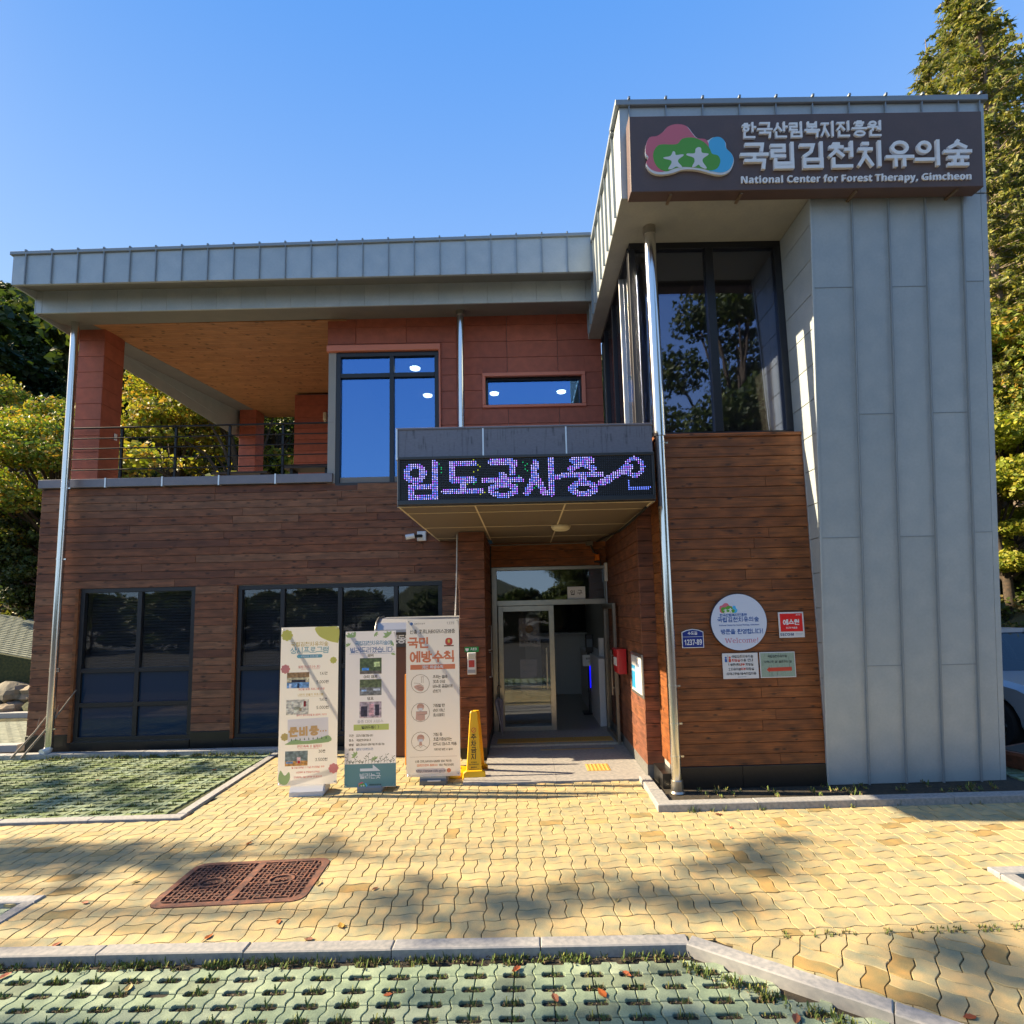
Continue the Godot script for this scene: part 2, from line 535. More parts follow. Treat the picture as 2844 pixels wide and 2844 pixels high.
# one stroke as a mitred strip, raised between z0 and z1
func stroke(m: MB, line: Array, w: float, t: Transform3D, z0: float, z1: float, ch := 0.0) -> void:
	var closed: bool = line[0] is String
	var p := []
	for q in line:
		if not q is String: p.append(q)
	var c := p.size()
	var left := []; var right := []
	for i in c:
		var a: Vector2 = p[(i + c - 1) % c]; var b: Vector2 = p[i]; var d: Vector2 = p[(i + 1) % c]
		var d0 := (b - a).normalized(); var d1 := (d - b).normalized()
		if not closed and i == 0: d0 = d1
		if not closed and i == c - 1: d1 = d0
		var nn := Vector2(-d0.y - d1.y, d0.x + d1.x)
		nn = Vector2(-d0.y, d0.x) if nn.length() < 0.1 else nn.normalized()
		var k := w * 0.5 / maxf(0.35, nn.dot(Vector2(-d0.y, d0.x)))
		var ext := Vector2.ZERO
		if not closed and i == 0: ext = -d1 * w * 0.4
		if not closed and i == c - 1: ext = d0 * w * 0.4
		left.append(b + nn * k + ext); right.append(b - nn * k + ext)
	var e := c if closed else c - 1
	var f = func(q: Vector2, z: float) -> Vector3: return t * Vector3(q.x, q.y, z)
	for i in e:
		var j := (i + 1) % c
		m.quad(f.call(right[i], z1), f.call(right[j], z1), f.call(left[j], z1), f.call(left[i], z1))
		if z1 - z0 > 0.004:
			m.quad(f.call(right[i], z0), f.call(right[j], z0), f.call(right[j], z1), f.call(right[i], z1))
			m.quad(f.call(left[j], z0), f.call(left[i], z0), f.call(left[i], z1), f.call(left[j], z1))
	if not closed and z1 - z0 > 0.004:
		m.quad(f.call(left[0], z0), f.call(right[0], z0), f.call(right[0], z1), f.call(left[0], z1))
		m.quad(f.call(right[c - 1], z0), f.call(left[c - 1], z0), f.call(left[c - 1], z1), f.call(right[c - 1], z1))

func text_width(s: String, size: float, track := 1.0) -> float:
	var x := 0.0
	for ch in s: x += advance(ch) * size * track
	return x

# a line of lettering into m; (x, y) is the lower left corner, or the lower middle when centred
func letters(m: MB, s: String, x: float, y: float, size: float, w: float, t: Transform3D, z0: float, z1: float, middle := false, track := 1.0, sx := 1.0) -> void:
	if middle: x -= text_width(s, size * sx, track) * 0.5
	var up := 0
	for ch in s:
		for l in syllable(ch):
			var o := []
			for q in l:
				o.append(q if q is String else Vector2(x + q.x * size * sx, y + (1.0 - q.y) * size))
			up = (up + 1) % 7
			var lift := up * (0.0004 if z1 - z0 > 0.004 else 0.00012)
			stroke(m, o, w, t, z0, z1 + lift)
		x += advance(ch) * size * track * sx

func latin(s: String, size: float, depth: float, bold := true, serif := false, wide := 0.0) -> TextMesh:
	var f := SystemFont.new()
	f.font_names = PackedStringArray(["Droid Serif" if serif else "Droid Sans"])
	f.font_weight = 700 if bold else 400
	var t := TextMesh.new()
	t.font = f
	t.text = s
	t.font_size = 64
	t.pixel_size = size / 64.0
	t.depth = depth
	t.curve_step = 2.0
	t.horizontal_alignment = HORIZONTAL_ALIGNMENT_CENTER
	return t

# ---------------------------------------------------------------- ground
const CELL := 0.227
const FLAT := Basis(Vector3(1, 0, 0), Vector3(0, 0, -1), Vector3(0, 1, 0))   # plates laid flat: their x to +x, their y away, their z up

func wave(t: float, a: float) -> float:
	var k := [0.0, 0.0, 0.27, -1.0, 0.34, -1.0, 0.66, 1.0, 0.73, 1.0, 1.0, 0.0]
	for i in range(0, 10, 2):
		if t <= k[i + 2] + 1e-6:
			return a * lerpf(k[i + 1], k[i + 3], (t - k[i]) / (k[i + 2] - k[i]))
	return 0.0

# outline of an interlocking paver lying in the cell corner to corner u0..u1, v0..v1 (parts of a cell), in metres round the cell's middle
func paver_outline(u0: float, v0: float, u1: float, v1: float, a := 0.010) -> PackedVector2Array:
	var ts := [0.0, 0.27, 0.34, 0.66, 0.73, 1.0, 0.5]
	ts.sort()
	var p := PackedVector2Array()
	var us := ts.filter(func(t): return t > u0 + 1e-4 and t < u1 - 1e-4 and absf(t - 0.5) > 1e-4)
	var vs := ts.filter(func(t): return t > v0 + 1e-4 and t < v1 - 1e-4 and absf(t - 0.5) > 1e-4)
	var S = func(u, v, du, dv): return Vector2((u - 0.5) * CELL + du, (v - 0.5) * CELL + dv)
	p.append(S.call(u0, v0, 0, 0))
	for u in us: p.append(S.call(u, v0, 0, wave(u, a)))
	p.append(S.call(u1, v0, 0, 0))
	for v in vs: p.append(S.call(u1, v, wave(v, a), 0))
	p.append(S.call(u1, v1, 0, 0))
	us.reverse(); vs.reverse()
	for u in us: p.append(S.call(u, v1, 0, wave(u, a)))
	p.append(S.call(u0, v1, 0, 0))
	for v in vs: p.append(S.call(u0, v, wave(v, a), 0))
	var o := Geometry2D.offset_polygon(p, -0.0034, Geometry2D.JOIN_MITER)
	return o[0]

func paver_mb(u0: float, v0: float, u1: float, v1: float) -> MB:
	var m := MB.new()
	m.plate(paver_outline(u0, v0, u1, v1), Transform3D(FLAT, Vector3.ZERO), -0.022, 0.0, 0.0028)
	return m

func turf_mb() -> MB:     # a turf block: two halves with a groove between, half a slot cut out of each long side
	var m := MB.new()
	var W := 0.1137; var D := 0.1122; var hs := 0.069; var hd := 0.021
	for s in [-1.0, 1.0]:
		var p := []
		p.append(Vector2(0.003, 0.003 + hd)); p.append(Vector2(hs - 0.014, 0.003 + hd)); p.append(Vector2(hs - 0.002, 0.003 + hd * 0.55)); p.append(Vector2(hs, 0.0025))
		p.append(Vector2(W - 0.003, 0.0025))
		for t in [0.22, 0.4, 0.6, 0.78]:
			p.append(Vector2(W - 0.003 + wave(t, 0.011) * s, t * D))
		p.append(Vector2(W - 0.003, D - 0.0025)); p.append(Vector2(hs, D - 0.0025)); p.append(Vector2(hs - 0.002, D - 0.003 - hd * 0.55)); p.append(Vector2(hs - 0.014, D - 0.003 - hd)); p.append(Vector2(0.003, D - 0.003 - hd))
		var q := PackedVector2Array()
		for a in p: q.append(Vector2(a.x * s, a.y - D / 2))
		m.plate(q, Transform3D(FLAT, Vector3.ZERO), -0.025, 0.0, 0.0035)
	return m

func kerb_front(x: float) -> float: return -3.54 + 0.0203 * x      # front of the kerb before the turf bay
const DIAG := Vector2(0.8192, 0.5736)   # way the kerb turns at its bend (x, z)
const BEND := Vector2(0.985, -3.616)

func diag_off(x: float, z: float) -> float:   # > 0 on the paved side (right) of the slanted kerb's back edge
	var d := Vector2(x, z) - BEND
	return d.x * DIAG.y - d.y * DIAG.x

func left_bay_edge(z: float) -> float: return -3.67 + 0.055 * (z + 5.86)

func in_yellow(x: float, z: float) -> bool:
	if x > 0.985:
		if diag_off(x, z) < -0.15: return false
	elif z > kerb_front(x) + 0.06: return false
	if z < -5.87 and x < left_bay_edge(z): return false
	if x < -3.70 and z > -4.36: return false
	if x > 3.53 and z > -4.33: return false
	if x > 1.36 and z < -5.88: return false
	if x > -0.8 and z < -6.74: return false
	if z < -8.62: return false
	return x > -8.6 and x < 7.5 and (z < -3.45 or x < 0.985)

func in_rotated(x: float, z: float) -> bool:
	return z > -3.72 and z < -1.2 and x > 1.0 and x < 6.0 and diag_off(x, z) > -0.15 and not (x > 3.58)

func in_front_turf(x: float, z: float) -> bool:
	if z > -1.6 or x < -5.0: return false
	if x > 0.9 and diag_off(x, z) > -0.12: return false
	return z > kerb_front(x) + 0.03 and x < 3.2

func px_size(x: float, z: float) -> float:   # how large a piece shows: zero outside the picture
	if z > -2.35: return 0.0
	if absf(x + 0.03) > 0.99 * -z + 0.25: return 0.0
	return 1.0 / (x * x + z * z + 4.0)

# pieces: [kind index, Transform3D, tone]; the largest ones become parts of their own, the rest one part
func lay(parent_name: String, base_mb: MB, base_mat: Material, piece_name: String, kinds: Array, pieces: Array, tones: Array, most := 300) -> MeshInstance3D:
	var host := struct(base_mb, parent_name, base_mat)
	var meshes := []
	for k in kinds: meshes.append(k.mesh())
	pieces.sort_custom(func(a, b): return a[3] > b[3])
	var rest := {}
	for i in pieces.size():
		var p = pieces[i]
		if i < most and p[3] > 0.0:
			var o := MeshInstance3D.new()
			o.name = piece_name
			o.mesh = meshes[p[0]]
			o.material_override = tones[p[2]]
			o.transform = p[1]
			host.add_child(o, true)
		else:
			if not rest.has(p[2]): rest[p[2]] = MB.new()
			rest[p[2]].add(kinds[p[0]], p[1])
	if rest.size() > 0:
		var am := ArrayMesh.new()
		var k := 0
		var keys := rest.keys()
		keys.sort()
		for t in keys:
			am.add_surface_from_arrays(Mesh.PRIMITIVE_TRIANGLES, rest[t].arrays())
			am.surface_set_material(k, tones[t])
			k += 1
		var o := MeshInstance3D.new()
		o.name = piece_name + "_field"
		o.mesh = am
		o.set_meta("kind", "stuff")
		host.add_child(o)
	return host

func flat_sheet(poly: PackedVector2Array, y: float) -> MB:    # poly in (x, z)
	var m := MB.new()
	var p := PackedVector2Array()
	for q in poly: p.append(Vector2(q.x, -q.y))
	m.plate(p, Transform3D(FLAT, Vector3.ZERO), y - 0.01, y)
	return m

func build_ground() -> void:
	var sand := speckle("sand", 512, 0.25, 0.012, 0.16, 0.2, 11, 1, 1, 0.08)
	var stone := speckle("stone", 512, 0.35, 0.02, 0.12, 0.12, 21, 1, 1, 0.02)
	var paver_tex := speckle("paver", 1024, 0.2, 0.008, 0.08, 0.12, 31, 1, 1, 0.1)
	var ground_m := tri_mat("earth", lin(0.13, 0.12, 0.10), sand, 2.2, 0.95, 0, 0.6)
	var g := MB.new()
	g.quad(Vector3(-260, -0.12, 160), Vector3(260, -0.12, 160), Vector3(260, -0.12, -260), Vector3(-260, -0.12, -260))
	struct(g, "ground", ground_m)

	# yellow interlocking pavers
	var tones := []
	var cols := [[0.60, 0.49, 0.255], [0.585, 0.475, 0.245], [0.615, 0.50, 0.265], [0.57, 0.465, 0.25], [0.55, 0.42, 0.19], [0.47, 0.33, 0.125]]
	for i in cols.size():
		tones.append(tri_mat("yellow_paver_%d" % i, lin(cols[i][0], cols[i][1], cols[i][2]), paver_tex, 1.7, 0.85, 0, 0.12, Vector3(0.17 * i, 0, 0.31 * i)))
	var kinds := [paver_mb(0, 0, 0.5, 1), paver_mb(0.5, 0, 1, 1), paver_mb(0, 0, 1, 0.5), paver_mb(0, 0.5, 1, 1)]
	var mid := [Vector2(-0.25, 0), Vector2(0.25, 0), Vector2(0, -0.25), Vector2(0, 0.25)]
	var list := []
	var add_grid = func(org: Vector2, ang: float, i0: int, i1: int, j0: int, j1: int, inside: Callable):
		var bs := Basis(Vector3.UP, ang)
		for i in range(i0, i1):
			for j in range(j0, j1):
				var c := Vector3(org.x, 0, org.y) + bs * Vector3((i + 0.5) * CELL, 0, -(j + 0.5) * CELL)
				for k in ([0, 1] if (i + j) % 2 != 0 else [2, 3]):
					var q: Vector3 = c + bs * Vector3(mid[k].x * CELL, 0, -mid[k].y * CELL)
					if not inside.call(q.x, q.z): continue
					var r := rng.randf()
					var t := 0 if r < 0.32 else 1 if r < 0.6 else 2 if r < 0.8 else 3 if r < 0.935 else 4 if r < 0.985 else 5
					if q.x > 1.6 and rng.randf() < 0.05: t = 5
					# the two layings meet in a straight cut
					var halves := []
					if q.x > 0.95 and absf(q.z + 3.585) < 0.14: halves.append(rect(-20, -20, 20, -3.588) if ang > 0.0 else rect(-20, -3.582, 20, 20))
					if q.x < 1.15 and absf(q.z - kerb_front(q.x)) < 0.22: halves.append(PackedVector2Array([Vector2(-20, -20), Vector2(20, -20), Vector2(20, kerb_front(20) - 0.05), Vector2(-20, kerb_front(-20) - 0.05)]))
					if q.x > 0.8 and absf(diag_off(q.x, q.z)) < 0.2:
						var d0 := BEND + Vector2(-DIAG.y, DIAG.x) * 0.05
						halves.append(PackedVector2Array([d0 - DIAG * 9.0, d0 + DIAG * 9.0, d0 + DIAG * 9.0 + Vector2(DIAG.y, -DIAG.x) * 9.0, d0 - DIAG * 9.0 + Vector2(DIAG.y, -DIAG.x) * 9.0]))
					var hole := absf(q.x + 2.262) < 0.75 and absf(q.z + 4.5) < 0.55
					if halves.size() > 0 or hole:
						var wp := PackedVector2Array()
						for a in paver_outline([0, 0.5, 0, 0][k], [0, 0, 0, 0.5][k], [0.5, 1, 1, 1][k], [1, 1, 0.5, 1][k]):
							var w3: Vector3 = c + bs * Vector3(a.x, 0, -a.y)
							wp.append(Vector2(w3.x, w3.z))
						var left := [wp]
						for half in halves:
							var nx := []
							for w2 in left: nx += Geometry2D.intersect_polygons(w2, half)
							left = nx
						if hole:
							var mh := PackedVector2Array()
							for a in rrect(-0.568, -0.353, 0.568, 0.353, 0.1): mh.append(Vector2(-2.262, -4.5) + Vector2(a.x * cos(0.04) + a.y * sin(0.04), -a.x * sin(0.04) + a.y * cos(0.04)))
							var nh := []
							for w2 in left: nh += Geometry2D.clip_polygons(w2, mh)
							left = nh
						for piece in left:
							var lp := PackedVector2Array()
							for a in piece: lp.append(Vector2(a.x - q.x, -(a.y - q.z)))
							var area := 0.0
							for a in lp.size(): area += lp[a].cross(lp[(a + 1) % lp.size()]) * 0.5
							if absf(area) < 0.0006: continue
							var cm := MB.new()
							cm.plate(lp, Transform3D(FLAT, Vector3.ZERO), -0.022, 0.0, 0.0)
							kinds.append(cm)
							list.append([kinds.size() - 1, Transform3D(Basis.IDENTITY, Vector3(q.x, 0, q.z)), t, px_size(q.x, q.z)])
						continue
					var tilt := Basis(Vector3(1, 0, 0), rng.randf_range(-0.006, 0.006)) * Basis(Vector3(0, 0, 1), rng.randf_range(-0.006, 0.006))
					list.append([k, Transform3D(bs * tilt, c + Vector3(0, rng.randf_range(-0.0015, 0.0015), 0)), t, px_size(q.x, q.z)])
	add_grid.call(Vector2(-0.0935, -3.857), 0.0134, -40, 36, -2, 24, in_yellow)
	add_grid.call(Vector2(1.883, -3.043), -0.64, -14, 22, -14, 14, in_rotated)
	var joint := tri_mat("joint_sand", lin(0.10, 0.075, 0.042), sand, 1.0, 1.0)
	var yb := flat_sheet(PackedVector2Array([Vector2(-9, -5.92), Vector2(-3.7, -5.92), Vector2(-3.84, -8.9), Vector2(7.6, -8.9), Vector2(7.6, -4.28), Vector2(3.62, -4.28), Vector2(3.62, -1.72), Vector2(0.985, -3.58), Vector2(-3.74, -3.62), Vector2(-3.74, -4.3), Vector2(-9, -4.3)]), -0.013)
	lay("paved_forecourt", yb, joint, "paver", kinds, list, tones)

	# turf blocks: the bay in front, the bay beside the building, the strips right and left
	var green_tex := speckle("turf_block", 512, 0.22, 0.012, 0.1, 0.2, 41, 1, 1, 0.03)
	var gt := []
	var gc := [[0.33, 0.42, 0.285], [0.29, 0.385, 0.255], [0.36, 0.44, 0.31], [0.24, 0.30, 0.20], [0.27, 0.34, 0.19], [0.20, 0.28, 0.11]]
	for i in gc.size():
		gt.append(tri_mat("turf_block_%d" % i, lin(gc[i][0], gc[i][1], gc[i][2]), green_tex, 1.3, 0.9, 0, 0.15, Vector3(0.21 * i, 0, 0.13 * i)))
	var soil := tri_mat("slot_soil", lin(0.055, 0.045, 0.03), sand, 0.5, 1.0, 0, 1.0)
	var tk := [turf_mb()]
	var slots := []
	var blocks := []
	var org := Vector3(0.125, 0, -3.468)
	var tb := Basis(Vector3.UP, -0.024)
	for i in range(-24, 14):
		for j in range(-18, 3):
			var q := org + tb * Vector3(i * 0.2275, 0, -(j + 0.5) * 0.1122)
			if not in_front_turf(q.x, q.z): continue
			var r := rng.randf()
			blocks.append([0, Transform3D(tb * Basis(Vector3(0, 0, 1), rng.randf_range(-0.012, 0.012)), q + Vector3(0, -0.04 + rng.randf_range(-0.002, 0.002), 0)), 0 if r < 0.4 else 1 if r < 0.7 else 2 if r < 0.9 else 3, px_size(q.x, q.z)])
			slots.append(org + tb * Vector3(i * 0.2275, 0, -j * 0.1122) + Vector3(0, -0.05, 0))
	lay("turf_paving", flat_sheet(PackedVector2Array([Vector2(-6, -3.66), Vector2(0.95, -3.55), Vector2(4.2, -1.3), Vector2(-6, -1.3)]), -0.058), soil, "turf_block", tk, blocks, gt)
	var blocks2 := []
	for i in range(-40, 1):
		for j in range(0, 24):
			var q := Vector3(-3.85 + i * 0.2275, 0, -6.03 - (j + 0.5) * 0.1122)
			if q.x > left_bay_edge(q.z) - 0.2: continue
			var r := rng.randf()
			blocks2.append([0, Transform3D(Basis(Vector3(0, 0, 1), rng.randf_range(-0.012, 0.012)), q + Vector3(0, -0.012 + rng.randf_range(-0.003, 0.003), 0)), 4 if r < 0.45 else 5 if r < 0.8 else 1, px_size(q.x, q.z)])
			slots.append(q + Vector3(0, -0.02, 0.0561))
	lay("turf_paving_beside_wall", flat_sheet(PackedVector2Array([Vector2(-13, -8.75), Vector2(-3.9, -8.75), Vector2(-3.75, -5.97), Vector2(-13, -5.97)]), -0.03), tri_mat("mossy_soil", lin(0.07, 0.085, 0.03), sand, 0.5, 1.0, 0, 1.0), "turf_block", tk, blocks2, gt)
	for side in [[-6.5, -3.83, -4.25, -3.68, "turf_paving_left"], [3.68, 6.0, -4.2, -3.6, "turf_paving_right"]]:
		var bl := []
		var x: float = side[0]
		while x < side[1]:
			var z: float = side[2]
			while z < side[3]:
				bl.append([0, Transform3D(Basis.IDENTITY, Vector3(x, -0.03, z)), rng.randi_range(0, 3), px_size(x, z)])
				slots.append(Vector3(x, -0.04, z + 0.056))
				z += 0.1122
			x += 0.2275
		lay(side[4], flat_sheet(rect(side[0] - 0.1, side[2] - 0.05, side[1] + 0.1, side[3] + 0.06), -0.05), soil, "turf_block", tk, bl, gt, 60)
	var bl := []
	for i in 12:
		for j in 6:
			bl.append([0, Transform3D(Basis.IDENTITY, Vector3(5.75 + i * 0.2275, 0.04, -6.2 - j * 0.1122)), rng.randi_range(3, 4), px_size(5.75 + i * 0.2275, -6.2)])
	lay("turf_paving_behind_kerb", flat_sheet(PackedVector2Array([Vector2(1.4, -6.7), Vector2(9, -7.2), Vector2(9, -5.85), Vector2(1.4, -5.85)]), 0.02), soil, "turf_block", tk, bl, gt, 80)

	# kerb stones
	var granite := []
	for i in 4:
		var s: float = [0.47, 0.43, 0.5, 0.40][i]
		granite.append(tri_mat("granite_%d" % i, lin(s, s * 0.99, s * 0.97), stone, 0.5, 0.8, 0, 0.1, Vector3(0.3 * i, 0.1, 0.2 * i)))
	var kerbs := [
		["kerb_before_turf", [Vector2(-4.6, kerb_front(-4.6) - 0.052), Vector2(0.985, -3.568)], 0.105, 0.012, 1.0],
		["kerb_slanting", [Vector2(0.985, -3.56), Vector2(0.985, -3.56) + DIAG * 3.2], 0.11, 0.014, 1.0],
		["kerb_of_left_bay", [Vector2(-9.5, -5.94), Vector2(-3.66, -5.93)], 0.11, 0.02, 1.0],
		["kerb_of_left_bay_side", [Vector2(-3.73, -5.995), Vector2(-3.87, -8.6)], 0.11, 0.02, 1.0],
		["kerb_at_wall", [Vector2(-9.2, -8.68), Vector2(-3.85, -8.64)], 0.14, 0.06, 1.0],
		["kerb_left_stub", [Vector2(-6.0, -4.33), Vector2(-3.72, -4.31)], 0.1, 0.012, 1.0],
		["kerb_left_stub_side", [Vector2(-3.77, -4.26), Vector2(-3.76, -3.66)], 0.1, 0.012, 1.0],
		["kerb_right_stub", [Vector2(3.54, -4.265), Vector2(6.0, -4.27)], 0.11, 0.03, 1.0],
		["kerb_right_stub_side", [Vector2(3.6, -4.21), Vector2(3.56, -2.6)], 0.11, 0.03, 1.0],
		["kerb_before_tower", [Vector2(1.33, -5.76), Vector2(9.5, -5.72)], 0.13, 0.075, 1.0],
		["kerb_at_entrance", [Vector2(1.415, -5.82), Vector2(1.42, -6.18)], 0.15, 0.07, 1.0],
		["kerb_at_entrance_step", [Vector2(1.42, -6.2), Vector2(1.42, -6.72)], 0.13, 0.062, 1.0],
	]
	for k in kerbs:
		var a: Vector2 = k[1][0]; var b: Vector2 = k[1][1]
		var host := Node3D.new()
		host.name = k[0]
		host.set_meta("kind", "structure")
		add_child(host)
		var d := (b - a).normalized()
		var ln := a.distance_to(b)
		var c := maxi(1, int(round(ln / k[4])))
		var yaw := atan2(-d.y, d.x)
		for i in c:
			var m := MB.new()
			var l := ln / c
			m.box(Vector3(-l / 2 + 0.003, -0.14, -k[2] / 2), Vector3(l / 2 - 0.003, 0, k[2] / 2))
			m = bevel_bar(l - 0.006, k[2], 0.16 + k[3], 0.007)
			var p := a + d * (i + 0.5) * l
			var o := put(m, "kerb_stone", granite[rng.randi_range(0, 3)], host)
			o.transform = Transform3D(Basis(Vector3.UP, yaw + rng.randf_range(-0.002, 0.002)), Vector3(p.x, k[3] + rng.randf_range(-0.002, 0.002), p.y))

	# grass and weeds in the slots and along the kerbs
	var tuft := MB.new()
	var r2 := RandomNumberGenerator.new()
	r2.seed = 77
	for i in 9:
		var an := r2.randf() * TAU
		var p := Vector3(r2.randf_range(-0.05, 0.05), 0, r2.randf_range(-0.014, 0.014))
		var d := Vector3(cos(an), 0, sin(an))
		var h := r2.randf_range(0.010, 0.030)
		var s := d.cross(Vector3.UP) * r2.randf_range(0.002, 0.005)
		var k := r2.randf_range(0.6, 1.3)
		tuft.col = [Color(0.13, 0.18, 0.03), Color(0.20, 0.21, 0.05), Color(0.24, 0.19, 0.09), Color(0.07, 0.11, 0.025)][r2.randi_range(0, 3)] * k
		tuft.quad(p - s, p + s, p + s * 0.6 + d * h * 0.7 + Vector3(0, h, 0), p - s * 0.6 + d * h * 0.7 + Vector3(0, h, 0))
	for i in 14:
		var p := Vector3(r2.randf_range(-0.055, 0.055), r2.randf_range(-0.004, 0.006), r2.randf_range(-0.016, 0.016))
		var e := r2.randf_range(0.003, 0.008)
		tuft.col = [Color(0.16, 0.12, 0.06), Color(0.08, 0.055, 0.03), Color(0.24, 0.18, 0.11), Color(0.10, 0.13, 0.03)][r2.randi_range(0, 3)]
		var bs := Basis.from_euler(Vector3(r2.randf() * 3, r2.randf() * 6, r2.randf() * 3))
		tuft.tri(p + bs * Vector3(e, 0, 0), p + bs * Vector3(-e, 0, e), p + bs * Vector3(-e, 0, -e))
	var grass_m := mat("grass", Color.WHITE, 0.9)
	grass_m.vertex_color_use_as_albedo = true
	var mm := MultiMesh.new()
	mm.transform_format = MultiMesh.TRANSFORM_3D
	mm.mesh = tuft.mesh()
	var places := []
	for s in slots:
		for k in 3:
			if rng.randf() < [0.12, 0.45, 0.6][k]: continue
			places.append(Transform3D(Basis(Vector3.UP, rng.randf_range(-0.2, 0.2) + PI * k).scaled(Vector3(rng.randf_range(0.55, 1.1), rng.randf_range(0.4, 1.7), 1)), s + Vector3(rng.randf_range(-0.01, 0.01), 0, 0)))
	for k in [[-4.5, 0.95, 0.02, 160], [-3.0, 0.9, 0.05, 60]]:
		for i in k[3]:
			var x := rng.randf_range(k[0], k[1])
			places.append(Transform3D(Basis(Vector3.UP, rng.randf() * 6.0).scaled(Vector3(0.8, rng.randf_range(0.8, 1.6), 1)), Vector3(x, -0.045, kerb_front(x) + 0.02 + rng.randf() * k[2])))
	for i in 90:
		var p := Vector2(0.985, -3.5) + DIAG * rng.randf_range(0.0, 2.2)
		places.append(Transform3D(Basis(Vector3.UP, rng.randf() * 6.0).scaled(Vector3(1, rng.randf_range(1.0, 2.2), 1)), Vector3(p.x - 0.09, -0.045, p.y + 0.1)))
	for i in 26:
		var x := rng.randf_range(1.5, 6.0)
		places.append(Transform3D(Basis(Vector3.UP, rng.randf() * 6.0).scaled(Vector3(0.8, rng.randf_range(1.0, 2.4), 0.8)), Vector3(x, 0.0, -5.69)))
		places.append(Transform3D(Basis(Vector3.UP, rng.randf() * 6.0).scaled(Vector3(1.2, rng.randf_range(1.0, 2.4), 2)), Vector3(rng.randf_range(1.7, 6.0), 0.035, rng.randf_range(-6.2, -5.9))))
	for i in 70:
		places.append(Transform3D(Basis(Vector3.UP, rng.randf() * 6.0).scaled(Vector3(1, rng.randf_range(1.0, 2.0), 1)), Vector3(rng.randf_range(-7.4, -3.9), 0.0, rng.randf_range(-8.58, -8.5))))
	for i in 22:
		places.append(Transform3D(Basis(Vector3.UP, rng.randf() * 6.0).scaled(Vector3(0.7, 1, 0.7)), Vector3(rng.randf_range(1.6, 3.4), 0.0, -3.59)))
	mm.instance_count = places.size()
	for i in places.size(): mm.set_instance_transform(i, places[i])
	var mi := MultiMeshInstance3D.new()
	mi.name = "grass_tufts"
	mi.multimesh = mm
	mi.material_override = grass_m
	add_child(mi)
	tag(mi, "short grass and dry litter growing in paver slots and along the kerbs", "grass", "", "stuff")

func bevel_bar(l: float, w: float, h: float, b: float) -> MB:    # top at y = 0, along x
	var m := MB.new()
	var x := l / 2; var z := w / 2
	m.quad(Vector3(-x + b, 0, z - b), Vector3(x - b, 0, z - b), Vector3(x - b, 0, -z + b), Vector3(-x + b, 0, -z + b))
	m.quad(Vector3(-x, -b, z), Vector3(x, -b, z), Vector3(x - b, 0, z - b), Vector3(-x + b, 0, z - b))
	m.quad(Vector3(x, -b, -z), Vector3(-x, -b, -z), Vector3(-x + b, 0, -z + b), Vector3(x - b, 0, -z + b))
	m.quad(Vector3(x, -b, z), Vector3(x, -b, -z), Vector3(x - b, 0, -z + b), Vector3(x - b, 0, z - b))
	m.quad(Vector3(-x, -b, -z), Vector3(-x, -b, z), Vector3(-x + b, 0, z - b), Vector3(-x + b, 0, -z + b))
	m.quad(Vector3(-x, -h, z), Vector3(x, -h, z), Vector3(x, -b, z), Vector3(-x, -b, z))
	m.quad(Vector3(x, -h, -z), Vector3(-x, -h, -z), Vector3(-x, -b, -z), Vector3(x, -b, -z))
	m.quad(Vector3(x, -h, z), Vector3(x, -h, -z), Vector3(x, -b, -z), Vector3(x, -b, z))
	m.quad(Vector3(-x, -h, -z), Vector3(-x, -h, z), Vector3(-x, -b, z), Vector3(-x, -b, -z))
	return m

# ---------------------------------------------------------------- building
func wood_set(key: String, cols: Array, tex: Texture2D, rough := 0.75) -> Array:
	var out := []
	for i in cols.size():
		out.append(tri_mat("%s_%d" % [key, i], lin(cols[i][0], cols[i][1], cols[i][2]), tex, 2.1, rough, 0, 0.25, Vector3(0.137 * i, 0.211 * i, 0.31 * i), 0.9))
	return out

# horizontal boards on a wall: u runs along the wall's own x axis, rows are [low, high]
func boards(host: Node3D, t: Transform3D, u0: float, u1: float, rows: Array, holes: Array, ms: Array, short: float, long: float, thick := 0.022, ends := 0.0) -> void:
	for ri in rows.size():
		var y0: float = rows[ri][0]; var y1: float = rows[ri][1]
		var spans := [[u0, u1]]
		for h in holes:
			var mid := (y0 + y1) * 0.5
			if mid < h[1] or mid > h[3]: continue
			var nx := []
			for s in spans:
				if h[2] <= s[0] or h[0] >= s[1]: nx.append(s)
				else:
					if h[0] > s[0] + 0.02: nx.append([s[0], h[0]])
					if h[2] < s[1] - 0.02: nx.append([h[2], s[1]])
			spans = nx
		for s in spans:
			var x: float = s[0]
			while x < s[1] - 0.01:
				var l := rng.randf_range(short, long)
				if s[1] - x - l < short * 0.5: l = s[1] - x
				var a := x + 0.0015; var b: float = minf(x + l, s[1]) - 0.0015
				var push := ends if ri % 2 == 0 else 0.0
				var th := thick + rng.randf_range(-0.0015, 0.0015) + push
				var m := MB.new()
				var lap := 0.005
				m.hexa(Vector3(a, y0 + 0.0015, th + lap), Vector3(b, y0 + 0.0015, th + lap), Vector3(b, y1 - 0.003, th), Vector3(a, y1 - 0.003, th), Vector3(0, 0, -th - lap), 0.003)
				var o := put(m, "board", ms[rng.randi_range(0, ms.size() - 1)], host)
				o.transform = t
				x += l

func rows_between(y0: float, y1: float, c: int) -> Array:
	var r := []
	for i in c: r.append([lerpf(y0, y1, float(i) / c), lerpf(y0, y1, float(i + 1) / c)])
	return r

